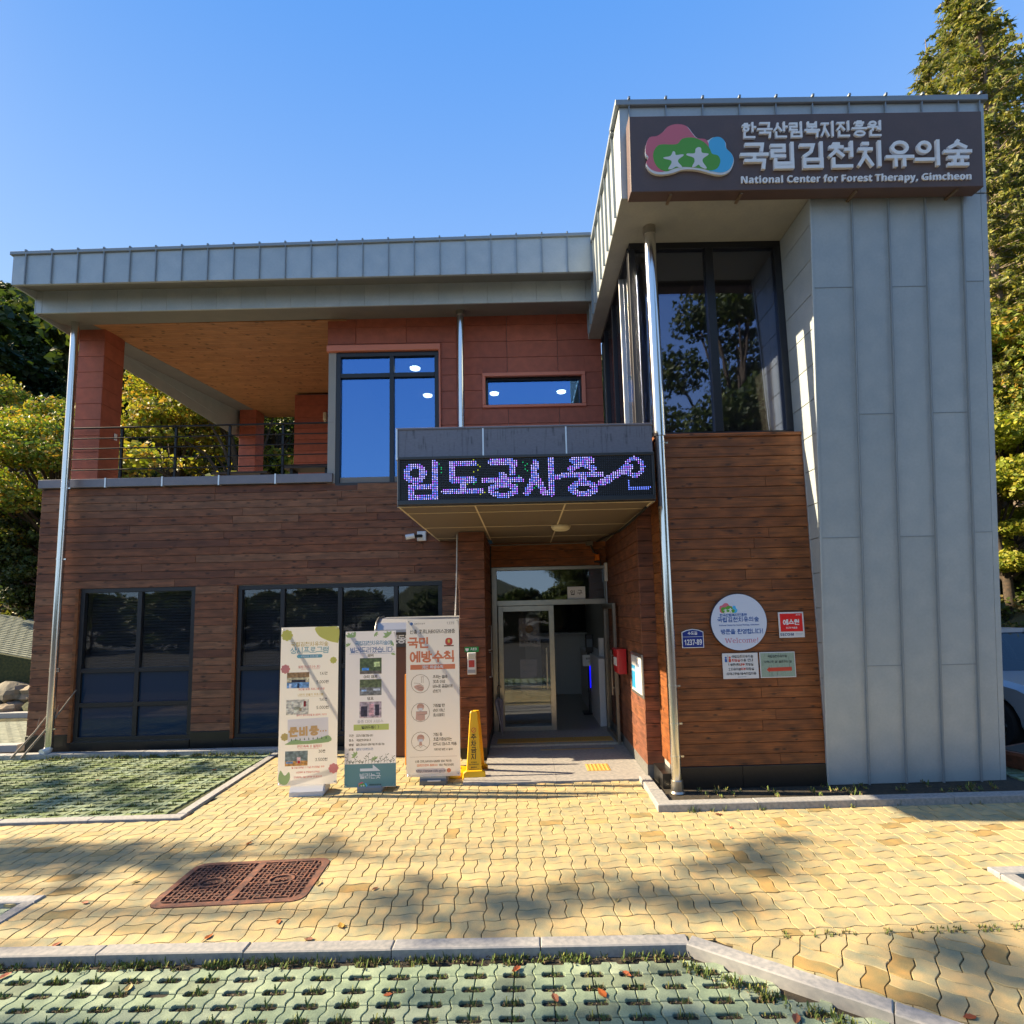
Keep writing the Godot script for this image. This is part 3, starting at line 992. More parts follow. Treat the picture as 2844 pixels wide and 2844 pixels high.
# a plain wall in the xy plane with rectangular holes, from z0 (back) to z1 (front)
func holed(x0: float, y0: float, x1: float, y1: float, holes: Array, z0: float, z1: float) -> MB:
	var xs := [x0, x1]; var ys := [y0, y1]
	for h in holes:
		xs += [clampf(h[0], x0, x1), clampf(h[2], x0, x1)]; ys += [clampf(h[1], y0, y1), clampf(h[3], y0, y1)]
	xs.sort(); ys.sort()
	var m := MB.new()
	for i in xs.size() - 1:
		if xs[i + 1] - xs[i] < 1e-4: continue
		for j in ys.size() - 1:
			if ys[j + 1] - ys[j] < 1e-4: continue
			var cx: float = (xs[i] + xs[i + 1]) / 2; var cy: float = (ys[j] + ys[j + 1]) / 2
			var open := false
			for h in holes:
				if cx > h[0] and cx < h[2] and cy > h[1] and cy < h[3]: open = true
			if not open: m.box(Vector3(xs[i], ys[j], z0), Vector3(xs[i + 1], ys[j + 1], z1))
	return m

# window in the xy plane of t: frame bars, mullions at xs, transoms at ys, a pane in each light; glass may be one material or a callable by row
func window(host: Node3D, t: Transform3D, x0: float, y0: float, x1: float, y1: float, xs: Array, ys: Array, fm: Material, panes: Array, fw := 0.05, depth := 0.07, tint := 0.78) -> Node3D:
	var w := part("window", host)
	w.transform = t
	var f := MB.new()
	f.box(Vector3(x0, y0, -depth / 2), Vector3(x1, y0 + fw, depth / 2), 0.003)
	f.box(Vector3(x0, y1 - fw, -depth / 2), Vector3(x1, y1, depth / 2), 0.003)
	f.box(Vector3(x0, y0 + fw, -depth / 2), Vector3(x0 + fw, y1 - fw, depth / 2), 0.003)
	f.box(Vector3(x1 - fw, y0 + fw, -depth / 2), Vector3(x1, y1 - fw, depth / 2), 0.003)
	put(f, "frame", fm, w)
	var bx := [x0 + fw]; var by := [y0 + fw]
	for x in xs:
		put(boxm(Vector3(x - fw * 0.5, y0 + fw, -depth / 2 + 0.004), Vector3(x + fw * 0.5, y1 - fw, depth / 2 - 0.004), 0.003), "mullion", fm, w)
		bx += [x - fw * 0.5, x + fw * 0.5]
	for y in ys: by += [y - fw * 0.5, y + fw * 0.5]
	bx.append(x1 - fw); by.append(y1 - fw)
	for i in range(0, bx.size(), 2):
		for j in range(1, by.size() - 1, 2):
			put(boxm(Vector3(bx[i], by[j], -depth / 2 + 0.004), Vector3(bx[i + 1], by[j + 1], depth / 2 - 0.004), 0.003), "transom", fm, w)
		for j in range(0, by.size(), 2):
			var g := MB.new()
			var z := 0.0
			g.quad(Vector3(bx[i], by[j], z), Vector3(bx[i + 1], by[j], z), Vector3(bx[i + 1], by[j + 1], z), Vector3(bx[i], by[j + 1], z))
			var pm: Material = panes[mini(j / 2, panes.size() - 1)]
			put(g, "pane", pm, w)
			if pm.transparency != BaseMaterial3D.TRANSPARENCY_DISABLED:
				put(g, "inner_pane", tinted("tinted_pane_%d" % int(tint * 100), tint), w, Vector3(0, 0, -0.02))
	return w

func blind(host: Node3D, x0: float, y0: float, x1: float, y1: float, z: float, m: Material) -> void:
	var b := MB.new()
	var y := y0
	while y < y1:
		b.quad(Vector3(x0, y, z + 0.012), Vector3(x1, y, z + 0.012), Vector3(x1, y + 0.042, z - 0.012), Vector3(x0, y + 0.042, z - 0.012))
		y += 0.048
	put(b, "blind", m, host)

func pipe(host: Node3D, x: float, z: float, y0: float, y1: float, r: float, clamps: Array, m: Material) -> Node3D:
	var p := part("downpipe", host)
	put(tubem([Vector3(x, y0, z), Vector3(x, y1, z)], [r], 28), "tube", m, p)
	for y in clamps:
		var c := MB.new()
		c.tube([Vector3(x, y - 0.012, z), Vector3(x, y + 0.012, z)], [r + 0.004], 28)
		c.box(Vector3(x + r, y - 0.01, z - 0.012), Vector3(x + r + 0.035, y + 0.01, z + 0.012))
		c.tube([Vector3(x, y, z - r), Vector3(x, y, z - r - 0.09)], [0.006], 6)
		put(c, "clamp", m, p)
	return p

func build_building() -> void:
	building = thing("visitor_centre", "two-storey visitor centre clad in brown timber, red panels and grey zinc", "building")
	var B := building
	var wt1 := wood_tex("wood_worn", 5, 46, 0.6, 0.8)
	var wt2 := wood_tex("wood_sound", 9, 30, 0.18)
	var left_wood := wood_set("weathered_board", [[0.30, 0.115, 0.056], [0.26, 0.098, 0.05], [0.325, 0.135, 0.068], [0.225, 0.083, 0.044], [0.31, 0.113, 0.051], [0.35, 0.16, 0.084]], wt1)
	var right_wood := wood_set("brown_board", [[0.37, 0.118, 0.027], [0.335, 0.106, 0.025], [0.40, 0.132, 0.032], [0.35, 0.108, 0.024]], wt2, 0.6)
	var post_wood := wood_set("pillar_board", [[0.276, 0.094, 0.041], [0.247, 0.084, 0.039], [0.305, 0.108, 0.046], [0.265, 0.094, 0.048]], wt2, 0.7)
	var zinc_tex := speckle("zinc", 512, 0.08, 0.01, 0.02, 0.035, 51, 1, 1, 0.01)
	var zinc := tri_mat("zinc", lin(0.64, 0.715, 0.745), zinc_tex, 1.6, 0.42, 0.2, 0.6)
	var zinc2 := tri_mat("zinc_b", lin(0.61, 0.685, 0.715), zinc_tex, 1.9, 0.45, 0.2, 0.6, Vector3(0.3, 0.2, 0.1))
	var zinc_edge := mat("zinc_seam", lin(0.25, 0.29, 0.32), 0.45, 0.25)
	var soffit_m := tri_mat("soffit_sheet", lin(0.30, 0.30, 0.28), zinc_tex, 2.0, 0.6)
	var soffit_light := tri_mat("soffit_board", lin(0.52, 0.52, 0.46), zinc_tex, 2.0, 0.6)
	var red_tex := speckle("red_panel", 512, 0.2, 0.015, 0.05, 0.08, 61, 1, 1, 0.01)
	var red := [tri_mat("red_panel_0", lin(0.53, 0.140, 0.078), red_tex, 1.3, 0.6), tri_mat("red_panel_1", lin(0.50, 0.130, 0.073), red_tex, 1.4, 0.6, 0, 0, Vector3(0.2, 0.5, 0.1)), tri_mat("red_panel_2", lin(0.56, 0.150, 0.084), red_tex, 1.5, 0.6, 0, 0, Vector3(0.7, 0.3, 0.4))]
	var red_trim := mat("red_trim", lin(0.62, 0.20, 0.125), 0.5)
	var core_m := mat("wall_core", lin(0.32, 0.31, 0.29), 0.9)
	var dark_frame := mat("dark_frame", lin(0.022, 0.024, 0.03), 0.35, 0.3)
	var steel := mat("stainless_pipe", lin(0.70, 0.70, 0.69), 0.17, 1.0)
	var steel2 := tri_mat("brushed_steel", lin(0.62, 0.58, 0.50), zinc_tex, 0.6, 0.3, 0.9)
	var black_stone := tri_mat("black_stone", lin(0.018, 0.018, 0.018), speckle("stone", 512, 0.35, 0.02, 0.12, 0.12, 21), 0.6, 0.35)
	var coping_m := tri_mat("coping_metal", lin(0.27, 0.25, 0.28), zinc_tex, 1.2, 0.4, 0.3)
	var bright_strip := mat("joint_strip", lin(0.62, 0.64, 0.66), 0.3, 0.6)
	var mirror_glass := glass("coated_glass", 0.44, Color(0.46, 0.70, 1.0))
	var tower_glass := glass("tower_glass", 0.19, Color(0.75, 0.82, 1.0))
	var clear_glass := glass("window_glass", 0.06, Color(0.85, 0.92, 1.0))
	var spandrel := mat("blue_film_glass", lin(0.012, 0.03, 0.065), 0.06)
	spandrel.metallic_specular = 0.4
	var room := mat("room_paint", lin(0.14, 0.14, 0.135), 0.9)

	# ---- ground floor, left wing
	var win1 := [-7.36, 0.165, -5.46, 2.64]
	var win2 := [-4.76, 0.155, -1.36, 2.63]
	put(holed(-8.09, 0.0, -0.95, 4.34, [win1, win2], -9.2, -8.945), "wall", core_m, B)
	var tw := part("timber_cladding", B)
	boards(tw, at2(0, 0, -8.943), -8.1, -0.96, rows_between(2.64, 4.34, 13) + rows_between(0.285, 2.64, 18), [win1, win2], left_wood, 1.1, 3.6)
	var pl := part("plinth", B)
	for s in [[-8.1, -7.37], [-5.455, -4.765], [-1.355, -0.95]]:
		put(boxm(Vector3(s[0], 0, -8.94), Vector3(s[1], 0.28, -8.905), 0.004), "plinth_stone", black_stone, pl)
	for s in [[-7.365, -5.46], [-4.76, -1.36]]:
		put(boxm(Vector3(s[0], 0, -8.94), Vector3(s[1], 0.16, -8.895), 0.004), "plinth_stone", black_stone, pl)
	var wd := window(B, at2(0, 0, -8.975), win1[0], win1[1], win1[2], win1[3], [-6.385], [0.742, 1.29], dark_frame, [spandrel, spandrel, clear_glass], 0.07, 0.08, 0.72)
	wd = window(B, at2(0, 0, -8.975), win2[0], win2[1], win2[2], win2[3], [-4.02, -3.065, -2.137], [1.27], dark_frame, [spandrel, clear_glass], 0.07, 0.08, 0.72)
	var blind_m := mat("blind_slat", lin(0.30, 0.31, 0.33), 0.5)
	blind(B, -7.3, 1.3, -5.5, 2.56, -9.12, blind_m)
	blind(B, -4.7, 1.3, -2.2, 2.56, -9.12, blind_m)
	# a reveal board beside each window
	for x in [win1[0] - 0.06, win2[0] - 0.055]:
		put(boxm(Vector3(x, 0.16, -8.96), Vector3(x + 0.055, 2.64, -8.9), 0.003), "window_trim", right_wood[1], B)

	# rooms behind the walls, closed so that no daylight leaks through
	put(boxm(Vector3(-8.08, 0.02, -13.2), Vector3(-0.96, 0.05, -9.2)), "room_floor", room, B)
	put(boxm(Vector3(-8.09, 0, -13.4), Vector3(-0.96, 4.3, -13.2)), "room_wall", room, B)
	put(boxm(Vector3(-8.09, 0, -13.2), Vector3(-7.95, 4.3, -9.2)), "side_wall", left_wood[1], B)
	put(boxm(Vector3(-8.09, 4.3, -14.9), Vector3(-0.4, 4.44, -8.95)), "deck_floor", mat("deck_floor", lin(0.2, 0.19, 0.18), 0.8), B)
	var tube_m := glow("office_tube_light", Color(0.85, 0.93, 1.0), 0.8)
	for x in [-2.55, -2.05, -1.6]:
		put(boxm(Vector3(x, 4.22, -11.6), Vector3(x + 0.3, 4.25, -11.3)), "ceiling_light", tube_m, B)

	# ---- deck: coping, columns, railing, ceiling
	var cp := part("coping", B)
	var cx := [-8.13, -7.0, -6.05, -5.1, -4.15, -3.19]
	for i in 5:
		put(boxm(Vector3(cx[i] + 0.004, 4.345, -9.12), Vector3(cx[i + 1] - 0.004, 4.49 + 0.003 * i, -8.86), 0.005), "coping_sheet", coping_m, cp)
		if i > 0: put(boxm(Vector3(cx[i] - 0.012, 4.335, -9.1), Vector3(cx[i] + 0.012, 4.497 + 0.003 * i, -8.852)), "joint_cover", bright_strip, cp)
	for c in [[-7.745, -9.05, 4.44, 7.24], [-7.74, -14.35, 4.44, 7.82]]:
		var col := part("column", B)
		put(boxm(Vector3(c[0] + 0.02, 4.44, c[1] - 0.44), Vector3(c[0] + 0.43, c[3] + 0.02, c[1] - 0.02)), "core", core_m, col)
		var y: float = c[2]
		while y < c[3] - 0.02:
			var y1: float = minf(y + 0.2885, c[3] + 0.03)
			put(boxm(Vector3(c[0], y + 0.003, c[1] - 0.46), Vector3(c[0] + 0.45, y1 - 0.003, c[1]), 0.003), "panel", red[rng.randi_range(0, 2)], col)
			y = y1
	var rl := part("railing", B)
	var black := mat("black_iron", lin(0.012, 0.012, 0.014), 0.45, 0.4)
	for x in [-6.84, -5.915, -4.995, -4.08, -3.21]:
		put(boxm(Vector3(x - 0.018, 4.48, -8.985), Vector3(x + 0.018, 5.4, -8.95)), "post", black, rl)
	for y in [5.4, 5.215, 5.035, 4.85, 4.665]:
		put(tubem([Vector3(-7.74 if y < 5.3 else -7.74, y, -8.94), Vector3(-3.2, y + 0.01, -8.94)], [0.011 if y < 5.3 else 0.016], 8), "rail", black, rl)
	for s in [[-5.9, -4.85, -10.0], [-4.4, -3.5, -9.7]]:
		var bench := part("deck_bench", B)
		put(boxm(Vector3(s[0], 4.84, s[2] - 0.35), Vector3(s[1], 4.88, s[2])), "seat", mat("bench_wood", lin(0.04, 0.03, 0.025), 0.7), bench)
		for x in [s[0] + 0.1, s[1] - 0.15]:
			put(boxm(Vector3(x, 4.44, s[2] - 0.3), Vector3(x + 0.05, 4.84, s[2] - 0.05)), "leg", black, bench)
	# planked ceiling, rising gently to the back
	var ceil_y = func(z: float) -> float: return 7.24 + 0.113 * (-9.05 - z)
	var cw := wood_set("ceiling_plank", [[0.66, 0.30, 0.125], [0.63, 0.285, 0.118], [0.69, 0.32, 0.135], [0.60, 0.265, 0.108]], wood_tex("wood_pine", 15, 40, 0.05, 0.4), 0.5)
	var dc := part("deck_ceiling", B)
	var z := -8.86
	while z > -15.2:
		var za := z - 0.002; var zb := z - 0.093
		var x := -7.36 - rng.randf() * 1.0
		while x < -3.0:
			var x2: float = minf(x + rng.randf_range(1.5, 3.4), -2.98)
			var m := MB.new()
			var xa := maxf(x, -7.36) + 0.001
			if x2 > xa + 0.05:
				m.hexa(Vector3(xa, ceil_y.call(zb), zb), Vector3(x2 - 0.001, ceil_y.call(zb), zb), Vector3(x2 - 0.001, ceil_y.call(za), za), Vector3(xa, ceil_y.call(za), za), Vector3(0, 0.02, 0), 0.0025)
				put(m, "plank", cw[rng.randi_range(0, 3)], dc)
			x = x2
		z -= 0.095
	# red back block of the deck with its lamp
	var bw := part("deck_wall", B)
	put(boxm(Vector3(-5.58, 4.44, -15.0), Vector3(-3.1, 7.64, -12.94)), "core", core_m, bw)
	for i in 11:
		for s in [[-5.6, -4.63], [-4.625, -3.3]]:
			put(boxm(Vector3(s[0], 4.445 + i * 0.2885, -12.95), Vector3(s[1] - 0.005, 4.445 + (i + 1) * 0.2885 - 0.006, -12.9), 0.003), "panel", red[rng.randi_range(0, 2)], bw)
	var wl := part("wall_lamp", B)
	put(boxm(Vector3(-4.86, 6.93, -12.9), Vector3(-4.78, 7.12, -12.80), 0.012), "housing", mat("lamp_cream", lin(0.62, 0.56, 0.40), 0.5), wl)
	put(boxm(Vector3(-4.845, 6.88, -12.88), Vector3(-4.795, 6.93, -12.82), 0.008), "base", mat("lamp_cream", lin(0.62, 0.56, 0.40), 0.5), wl)
	put(boxm(Vector3(-7.285, 5.33, -9.42), Vector3(-7.275, 5.45, -9.36), 0.003), "switch_plate", mat("white_plastic", lin(0.7, 0.7, 0.68), 0.4), B)

	# ---- red upper wall
	var wa := [-3.32, 4.2, -1.346, 6.77]
	var wb := [-0.63, 5.59, 1.16, 6.216]
	put(holed(-3.3, 4.2, 1.42, 7.4, [[-3.17, 4.26, -1.38, 6.66], [-0.58, 5.64, 1.10, 6.15]], -9.15, -8.925), "upper_wall", core_m, B)
	var rc := part("red_cladding", B)
	var ry := [7.36, 7.10, 6.80, 6.505, 6.207, 5.915, 5.60, 5.31, 5.02, 4.73, 4.44, 4.2]
	var rx := [-3.315, -2.823, -1.946, -1.07, -0.191, 0.692, 1.46]
	for j in ry.size() - 1:
		for i in rx.size() - 1:
			# cut the panel by the windows' trims
			var rs := [[rx[i] + 0.003, ry[j + 1] + 0.003, rx[i + 1] - 0.003, ry[j] - 0.003]]
			for h in [wa, wb]:
				var nx := []
				for q in rs:
					if h[2] <= q[0] or h[0] >= q[2] or h[3] <= q[1] or h[1] >= q[3]: nx.append(q); continue
					if h[0] > q[0]: nx.append([q[0], q[1], h[0], q[3]])
					if h[2] < q[2]: nx.append([h[2], q[1], q[2], q[3]])
					var l := maxf(q[0], h[0]); var r := minf(q[2], h[2])
					if h[3] < q[3]: nx.append([l, h[3], r, q[3]])
					if h[1] > q[1]: nx.append([l, q[1], r, h[1]])
				rs = nx
			for q in rs:
				if q[2] - q[0] < 0.02 or q[3] - q[1] < 0.02: continue
				put(boxm(Vector3(q[0], q[1], -8.93), Vector3(q[2], q[3], -8.9), 0.0025), "panel", red[rng.randi_range(0, 2)], rc)
	for h in [[wa, -3.17, 4.26, -1.38, 6.66], [wb, -0.575, 5.64, 1.095, 6.15]]:
		var o = h[0]
		var tr := part("window_trim", B)
		put(boxm(Vector3(o[0], h[4], -8.96), Vector3(o[2], o[3], -8.865), 0.008), "head", red_trim, tr)
		if o == wb:
			put(boxm(Vector3(o[0], o[1], -8.96), Vector3(o[2], h[2], -8.865), 0.008), "sill", red_trim, tr)
			put(boxm(Vector3(o[0], h[2], -8.96), Vector3(h[1], h[4], -8.865), 0.008), "jamb", red_trim, tr)
		put(boxm(Vector3(h[3], h[2], -8.96), Vector3(o[2], h[4], -8.865), 0.008), "jamb", red_trim, tr)
	window(B, at2(0, 0, -8.97), -3.165, 4.265, -1.385, 6.655, [-2.204], [6.24], dark_frame, [mirror_glass, mirror_glass], 0.075, 0.1)
	window(B, at2(0, 0, -9.0), -0.572, 5.643, 1.092, 6.147, [], [], dark_frame, [mirror_glass], 0.035, 0.08)
	# upper room with its ceiling lights
	put(boxm(Vector3(-3.28, 4.22, -13.0), Vector3(1.42, 7.0, -12.9)), "room_wall", room, B)
	put(boxm(Vector3(-3.3, 4.22, -12.9), Vector3(-3.2, 7.3, -9.15)), "room_wall", room, B)
	put(boxm(Vector3(-3.2, 6.95, -12.9), Vector3(1.42, 7.0, -9.16)), "room_ceiling", room, B)
	var dl := glow("downlight", Color(0.9, 1.0, 0.97), 5.0)
	for q in [[-2.037, -10.112], [-2.026, -11.44], [-0.547, -11.41], [0.942, -11.385]]:
		var d := part("ceiling_downlight", B)
		var l := lathe([Vector2(0.0, 6.90), Vector2(0.095, 6.90), Vector2(0.10, 6.949)], 18)
		put(l, "lens", dl, d, Vector3(q[0], 0, q[1]))
		put(lathe([Vector2(0.101, 6.92), Vector2(0.115, 6.922), Vector2(0.12, 6.95)], 18), "rim", mat("white_plastic", lin(0.7, 0.7, 0.68), 0.4), d, Vector3(q[0], 0, q[1]))

	# ---- main roof: upper fascia, lower fascia, soffits
	var uf := part("roof_fascia", B)
	var top_y = func(x: float) -> float: return 7.885 + 0.0172 * (x + 7.85)
	var bot_y = func(x: float) -> float: return 7.347 + 0.0053 * (x + 7.85)
	var slab := MB.new()
	slab.hexa(Vector3(-7.83, 7.54, -7.94), Vector3(1.22, 7.54, -7.94), Vector3(1.22, 7.86, -7.94), Vector3(-7.83, 7.86, -7.94), Vector3(0, 0.46, -7.36))
	put(slab, "roof_slab", core_m, B)
	var x0 := -7.85
	var xs := []
	while x0 < 1.15:
		xs.append(x0)
		x0 += 0.2 if xs.size() == 1 else 0.4035
	xs.append(1.24)
	for i in xs.size() - 1:
		var a: float = xs[i] + 0.002; var b: float = xs[i + 1] - 0.002
		var m := MB.new()
		m.hexa(Vector3(a, bot_y.call(a), -7.9), Vector3(b, bot_y.call(b), -7.9), Vector3(b, top_y.call(b) - 0.055, -7.9), Vector3(a, top_y.call(a) - 0.055, -7.9), Vector3(0, 0, -0.04), 0.002)
		put(m, "panel", [zinc, zinc2][rng.randi_range(0, 1)], uf)
		if i > 0:
			put(boxm(Vector3(xs[i] - 0.006, bot_y.call(a), -7.9), Vector3(xs[i] + 0.006, top_y.call(a) - 0.05, -7.872)), "seam", zinc_edge, uf)
			put(boxm(Vector3(xs[i] - 0.012, top_y.call(a) - 0.012, -7.92), Vector3(xs[i] + 0.012, top_y.call(a) + 0.018, -7.862)), "seam_cap", zinc_edge, uf)
	var cap := MB.new()
	cap.hexa(Vector3(-7.9, top_y.call(-7.9) - 0.055, -7.87), Vector3(1.2, top_y.call(1.2) - 0.055, -7.87), Vector3(1.2, top_y.call(1.2), -7.87), Vector3(-7.9, top_y.call(-7.9), -7.87), Vector3(0, 0, -0.3), 0.006)
	put(cap, "edge_cap", zinc_edge, uf)
	put(boxm(Vector3(-7.87, 7.35, -15.3), Vector3(-7.835, 7.88, -7.905)), "end_panel", zinc2, uf)
	var lf := part("lower_fascia", B)
	var k := 0
	var xl := -7.84
	while xl < 1.2:
		var xr := minf(xl + (0.1 if k == 0 else 0.4035), 1.24)
		var m := MB.new()
		var ya := 7.112 + 0.0045 * (xl + 7.84); var yb := 7.112 + 0.0045 * (xr + 7.84)
		m.hexa(Vector3(xl + 0.0015, ya, -8.3), Vector3(xr - 0.0015, yb, -8.3), Vector3(xr - 0.0015, 7.56, -8.3), Vector3(xl + 0.0015, 7.56, -8.3), Vector3(0, 0, -0.03), 0.0015)
		put(m, "panel", [zinc, zinc2][k % 2], lf)
		xl = xr
		k += 1
	put(boxm(Vector3(-7.86, 7.1, -15.2), Vector3(-7.842, 7.56, -8.3)), "end_panel", zinc2, lf)
	var sf := part("roof_soffit", B)
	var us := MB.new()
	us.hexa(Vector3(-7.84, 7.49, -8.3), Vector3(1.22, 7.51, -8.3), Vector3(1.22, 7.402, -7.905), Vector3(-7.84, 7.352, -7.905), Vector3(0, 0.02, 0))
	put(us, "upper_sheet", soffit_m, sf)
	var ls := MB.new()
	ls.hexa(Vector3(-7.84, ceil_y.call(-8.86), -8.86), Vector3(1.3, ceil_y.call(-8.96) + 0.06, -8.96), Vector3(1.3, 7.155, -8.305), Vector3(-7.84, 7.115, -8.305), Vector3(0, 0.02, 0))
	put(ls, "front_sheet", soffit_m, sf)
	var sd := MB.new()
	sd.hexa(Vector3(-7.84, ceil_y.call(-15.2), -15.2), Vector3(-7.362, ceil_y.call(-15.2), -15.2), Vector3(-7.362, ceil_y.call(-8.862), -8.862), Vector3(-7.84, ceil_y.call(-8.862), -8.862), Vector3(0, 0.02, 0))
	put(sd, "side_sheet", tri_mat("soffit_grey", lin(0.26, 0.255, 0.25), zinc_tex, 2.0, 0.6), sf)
	# ---- pipes and posts of polished steel
	pipe(B, -7.545, -8.72, 0.1, 7.2, 0.056, [0.42, 1.32, 1.36, 3.12, 4.3], steel)
	put(tubem([Vector3(-7.545, 0.13, -8.72), Vector3(-7.55, 0.085, -8.69), Vector3(-7.57, 0.075, -8.62)], [0.06], 20), "pipe_shoe", mat("white_plastic", lin(0.7, 0.7, 0.68), 0.4), B)
	pipe(B, -0.966, -8.62, 4.21, 7.2, 0.058, [], steel)
	put(tubem([Vector3(-0.966, 7.12, -8.62), Vector3(-0.966, 7.2, -8.62)], [0.075], 24), "post_collar", steel2, B)
	pipe(B, 1.672, -6.19, 4.13, 6.8, 0.073, [], steel)
	put(tubem([Vector3(1.672, 6.7, -6.19), Vector3(1.672, 6.806, -6.19)], [0.078], 24), "post_collar", steel2, B)
	pipe(B, 1.672, -6.19, 0.05, 4.13, 0.057, [0.42, 0.78, 1.2, 4.05], steel)
	put(lathe([Vector2(0.057, 0.14), Vector2(0.066, 0.13), Vector2(0.07, 0.02), Vector2(0.085, 0.0)], 24), "pipe_shoe", steel2, B, Vector3(1.672, 0.03, -6.19))

	build_tower(zinc, zinc2, zinc_edge, soffit_light, tower_glass, dark_frame, core_m, right_wood, black_stone, room)
	build_entrance(post_wood, right_wood, steel2, coping_m, bright_strip, black_stone, core_m, soffit_m, room)

func build_tower(zinc, zinc2, zinc_edge, soffit_light, tower_glass, dark_frame, core_m, right_wood, black_stone, room) -> void:
	var B := building
	var ang := atan(TAN_LEAN)
	var cs := cos(ang)
	var lean := Transform3D(Basis(Vector3(1, 0, 0), ang), Vector3(0, 0, -6.31))
	var V = func(y: float) -> float: return y / cs
	# solid body behind the cladding
	var m := MB.new()
	var P = func(x: float, y: float, back: float) -> Vector3: return lean * Vector3(x, V.call(y), -back)
	m.hexa(P.call(3.46, 0, 0.02), P.call(5.49, 0, 0.02), P.call(5.49, 6.82, 0.02), P.call(3.46, 6.82, 0.02), Vector3(0, 0, -2.3))
	put(m, "tower_core", core_m, B)
	m = MB.new()
	m.hexa(P.call(1.26, 6.825, 0.02), P.call(5.49, 6.825, 0.02), P.call(5.49, 7.92, 0.02), P.call(1.26, 7.92, 0.02), Vector3(0, 0, -3.35))
	put(m, "tower_head_core", core_m, B)
	# front cladding: trays with standing seams between, cross joints staggered
	var tc := part("tower_cladding", B)
	var xs := [3.445, 3.905, 4.335, 4.765, 5.20, 5.435, 5.505]
	var cuts := [[2.845, 5.735], [1.365, 4.262], [2.84, 5.732], [1.358, 4.26], [2.872, 5.78], []]
	for i in 6:
		var ys: Array = [0.02] + cuts[i] + [6.80]
		for j in ys.size() - 1:
			m = MB.new()
			var a: float = xs[i] + 0.002; var b: float = xs[i + 1] - 0.002
			m.hexa(Vector3(a, V.call(ys[j]) + 0.002, 0), Vector3(b, V.call(ys[j]) + 0.002, 0), Vector3(b, V.call(ys[j + 1]) - 0.002, 0), Vector3(a, V.call(ys[j + 1]) - 0.002, 0), Vector3(0, 0, -0.02), 0.002)
			put(m, "panel", [zinc, zinc2][rng.randi_range(0, 1)], tc).transform = lean
			if j > 0:
				put(boxm(Vector3(a, V.call(ys[j]) - 0.003, -0.004), Vector3(b, V.call(ys[j]) + 0.004, 0.004)), "cross_joint", zinc_edge, tc).transform = lean
		if i > 0 and i < 5:
			put(boxm(Vector3(xs[i] - 0.008, 0.02, -0.01), Vector3(xs[i] + 0.008, V.call(6.80), 0.032), 0.003), "seam", zinc_edge, tc).transform = lean
	# return face towards the glass, trays with slanting laps
	var rt := part("tower_return", B)
	var yy := [0.02]
	while yy[-1] < 6.75: yy.append(yy[-1] + 0.405)
	for j in yy.size() - 1:
		var y0: float = yy[j] + 0.005; var y1: float = minf(yy[j + 1], 6.80) - 0.005
		m = MB.new()
		m.hexa(Vector3(3.44, y0, -6.9), P.call(3.44, y0, 0.002), P.call(3.44, y1, 0.002), Vector3(3.44, y1, -6.9), Vector3(0.02, 0, 0), 0.0015)
		put(m, "panel", [zinc, zinc2][rng.randi_range(0, 1)], rt)
	m = MB.new()
	m.box(Vector3(3.425, 0.0, -0.02), Vector3(3.45, V.call(6.8), 0.012), 0.003)
	put(m, "corner_trim", zinc, rt).transform = lean
	# head: front band, side and soffit
	var hd := part("tower_head", B)
	var hx := [1.235, 1.35, 1.776, 2.203, 2.629, 3.055, 3.481, 3.907, 4.333, 4.76, 5.187, 5.435, 5.505]
	for i in hx.size() - 1:
		put(boxm(Vector3(hx[i] + 0.002, V.call(6.812), -0.02), Vector3(hx[i + 1] - 0.002, V.call(7.87), 0.0), 0.002), "panel", [zinc, zinc2][i % 2], hd).transform = lean
		if i > 0:
			put(boxm(Vector3(hx[i] - 0.006, V.call(7.60), -0.006), Vector3(hx[i] + 0.006, V.call(7.875), 0.028)), "seam", zinc_edge, hd).transform = lean
			put(boxm(Vector3(hx[i] - 0.012, V.call(7.935), 0.0), Vector3(hx[i] + 0.012, V.call(7.96), 0.05)), "seam_cap", zinc_edge, hd).transform = lean
	put(boxm(Vector3(1.19, V.call(7.872), -0.4), Vector3(5.53, V.call(7.94), 0.035), 0.006), "edge_cap", zinc_edge, hd).transform = lean
	var z := -5.72
	var i := 0
	while z > -8.95:
		var z2 := maxf(z - 0.3, -9.0)
		m = MB.new()
		var f0: float = z + TAN_LEAN * 1.06 if i == 0 else z
		m.hexa(Vector3(1.235, 6.812, z2 + 0.002), Vector3(1.235, 6.812, z - 0.002), Vector3(1.235, 7.87, f0 - 0.002), Vector3(1.235, 7.87, z2 + 0.002), Vector3(0.02, 0, 0), 0.0015)
		put(m, "side_panel", zinc, hd)
		put(boxm(Vector3(1.205, 6.815, z2 - 0.006), Vector3(1.236, 7.875, z2 + 0.006)), "side_seam", zinc_edge, hd)
		z = z2
		i += 1
	m = MB.new()
	m.box(Vector3(1.19, 7.872, -9.0), Vector3(1.27, 7.935, -5.95), 0.006)
	put(m, "side_cap", zinc_edge, hd)
	m = MB.new()
	m.box(Vector3(1.24, 6.806, -8.98), Vector3(1.56, 6.83, -5.728))
	m.box(Vector3(1.561, 6.806, -6.62), Vector3(3.45, 6.83, -5.728))
	put(m, "soffit", soffit_light, hd)
	# glass above the timber box: front and side
	var fr := part("tower_window", B)
	var bars := MB.new()
	bars.box(Vector3(1.475, 4.19, -6.55), Vector3(3.44, 4.27, -6.46), 0.003)
	bars.box(Vector3(1.475, 6.72, -6.55), Vector3(3.44, 6.806, -6.46), 0.003)
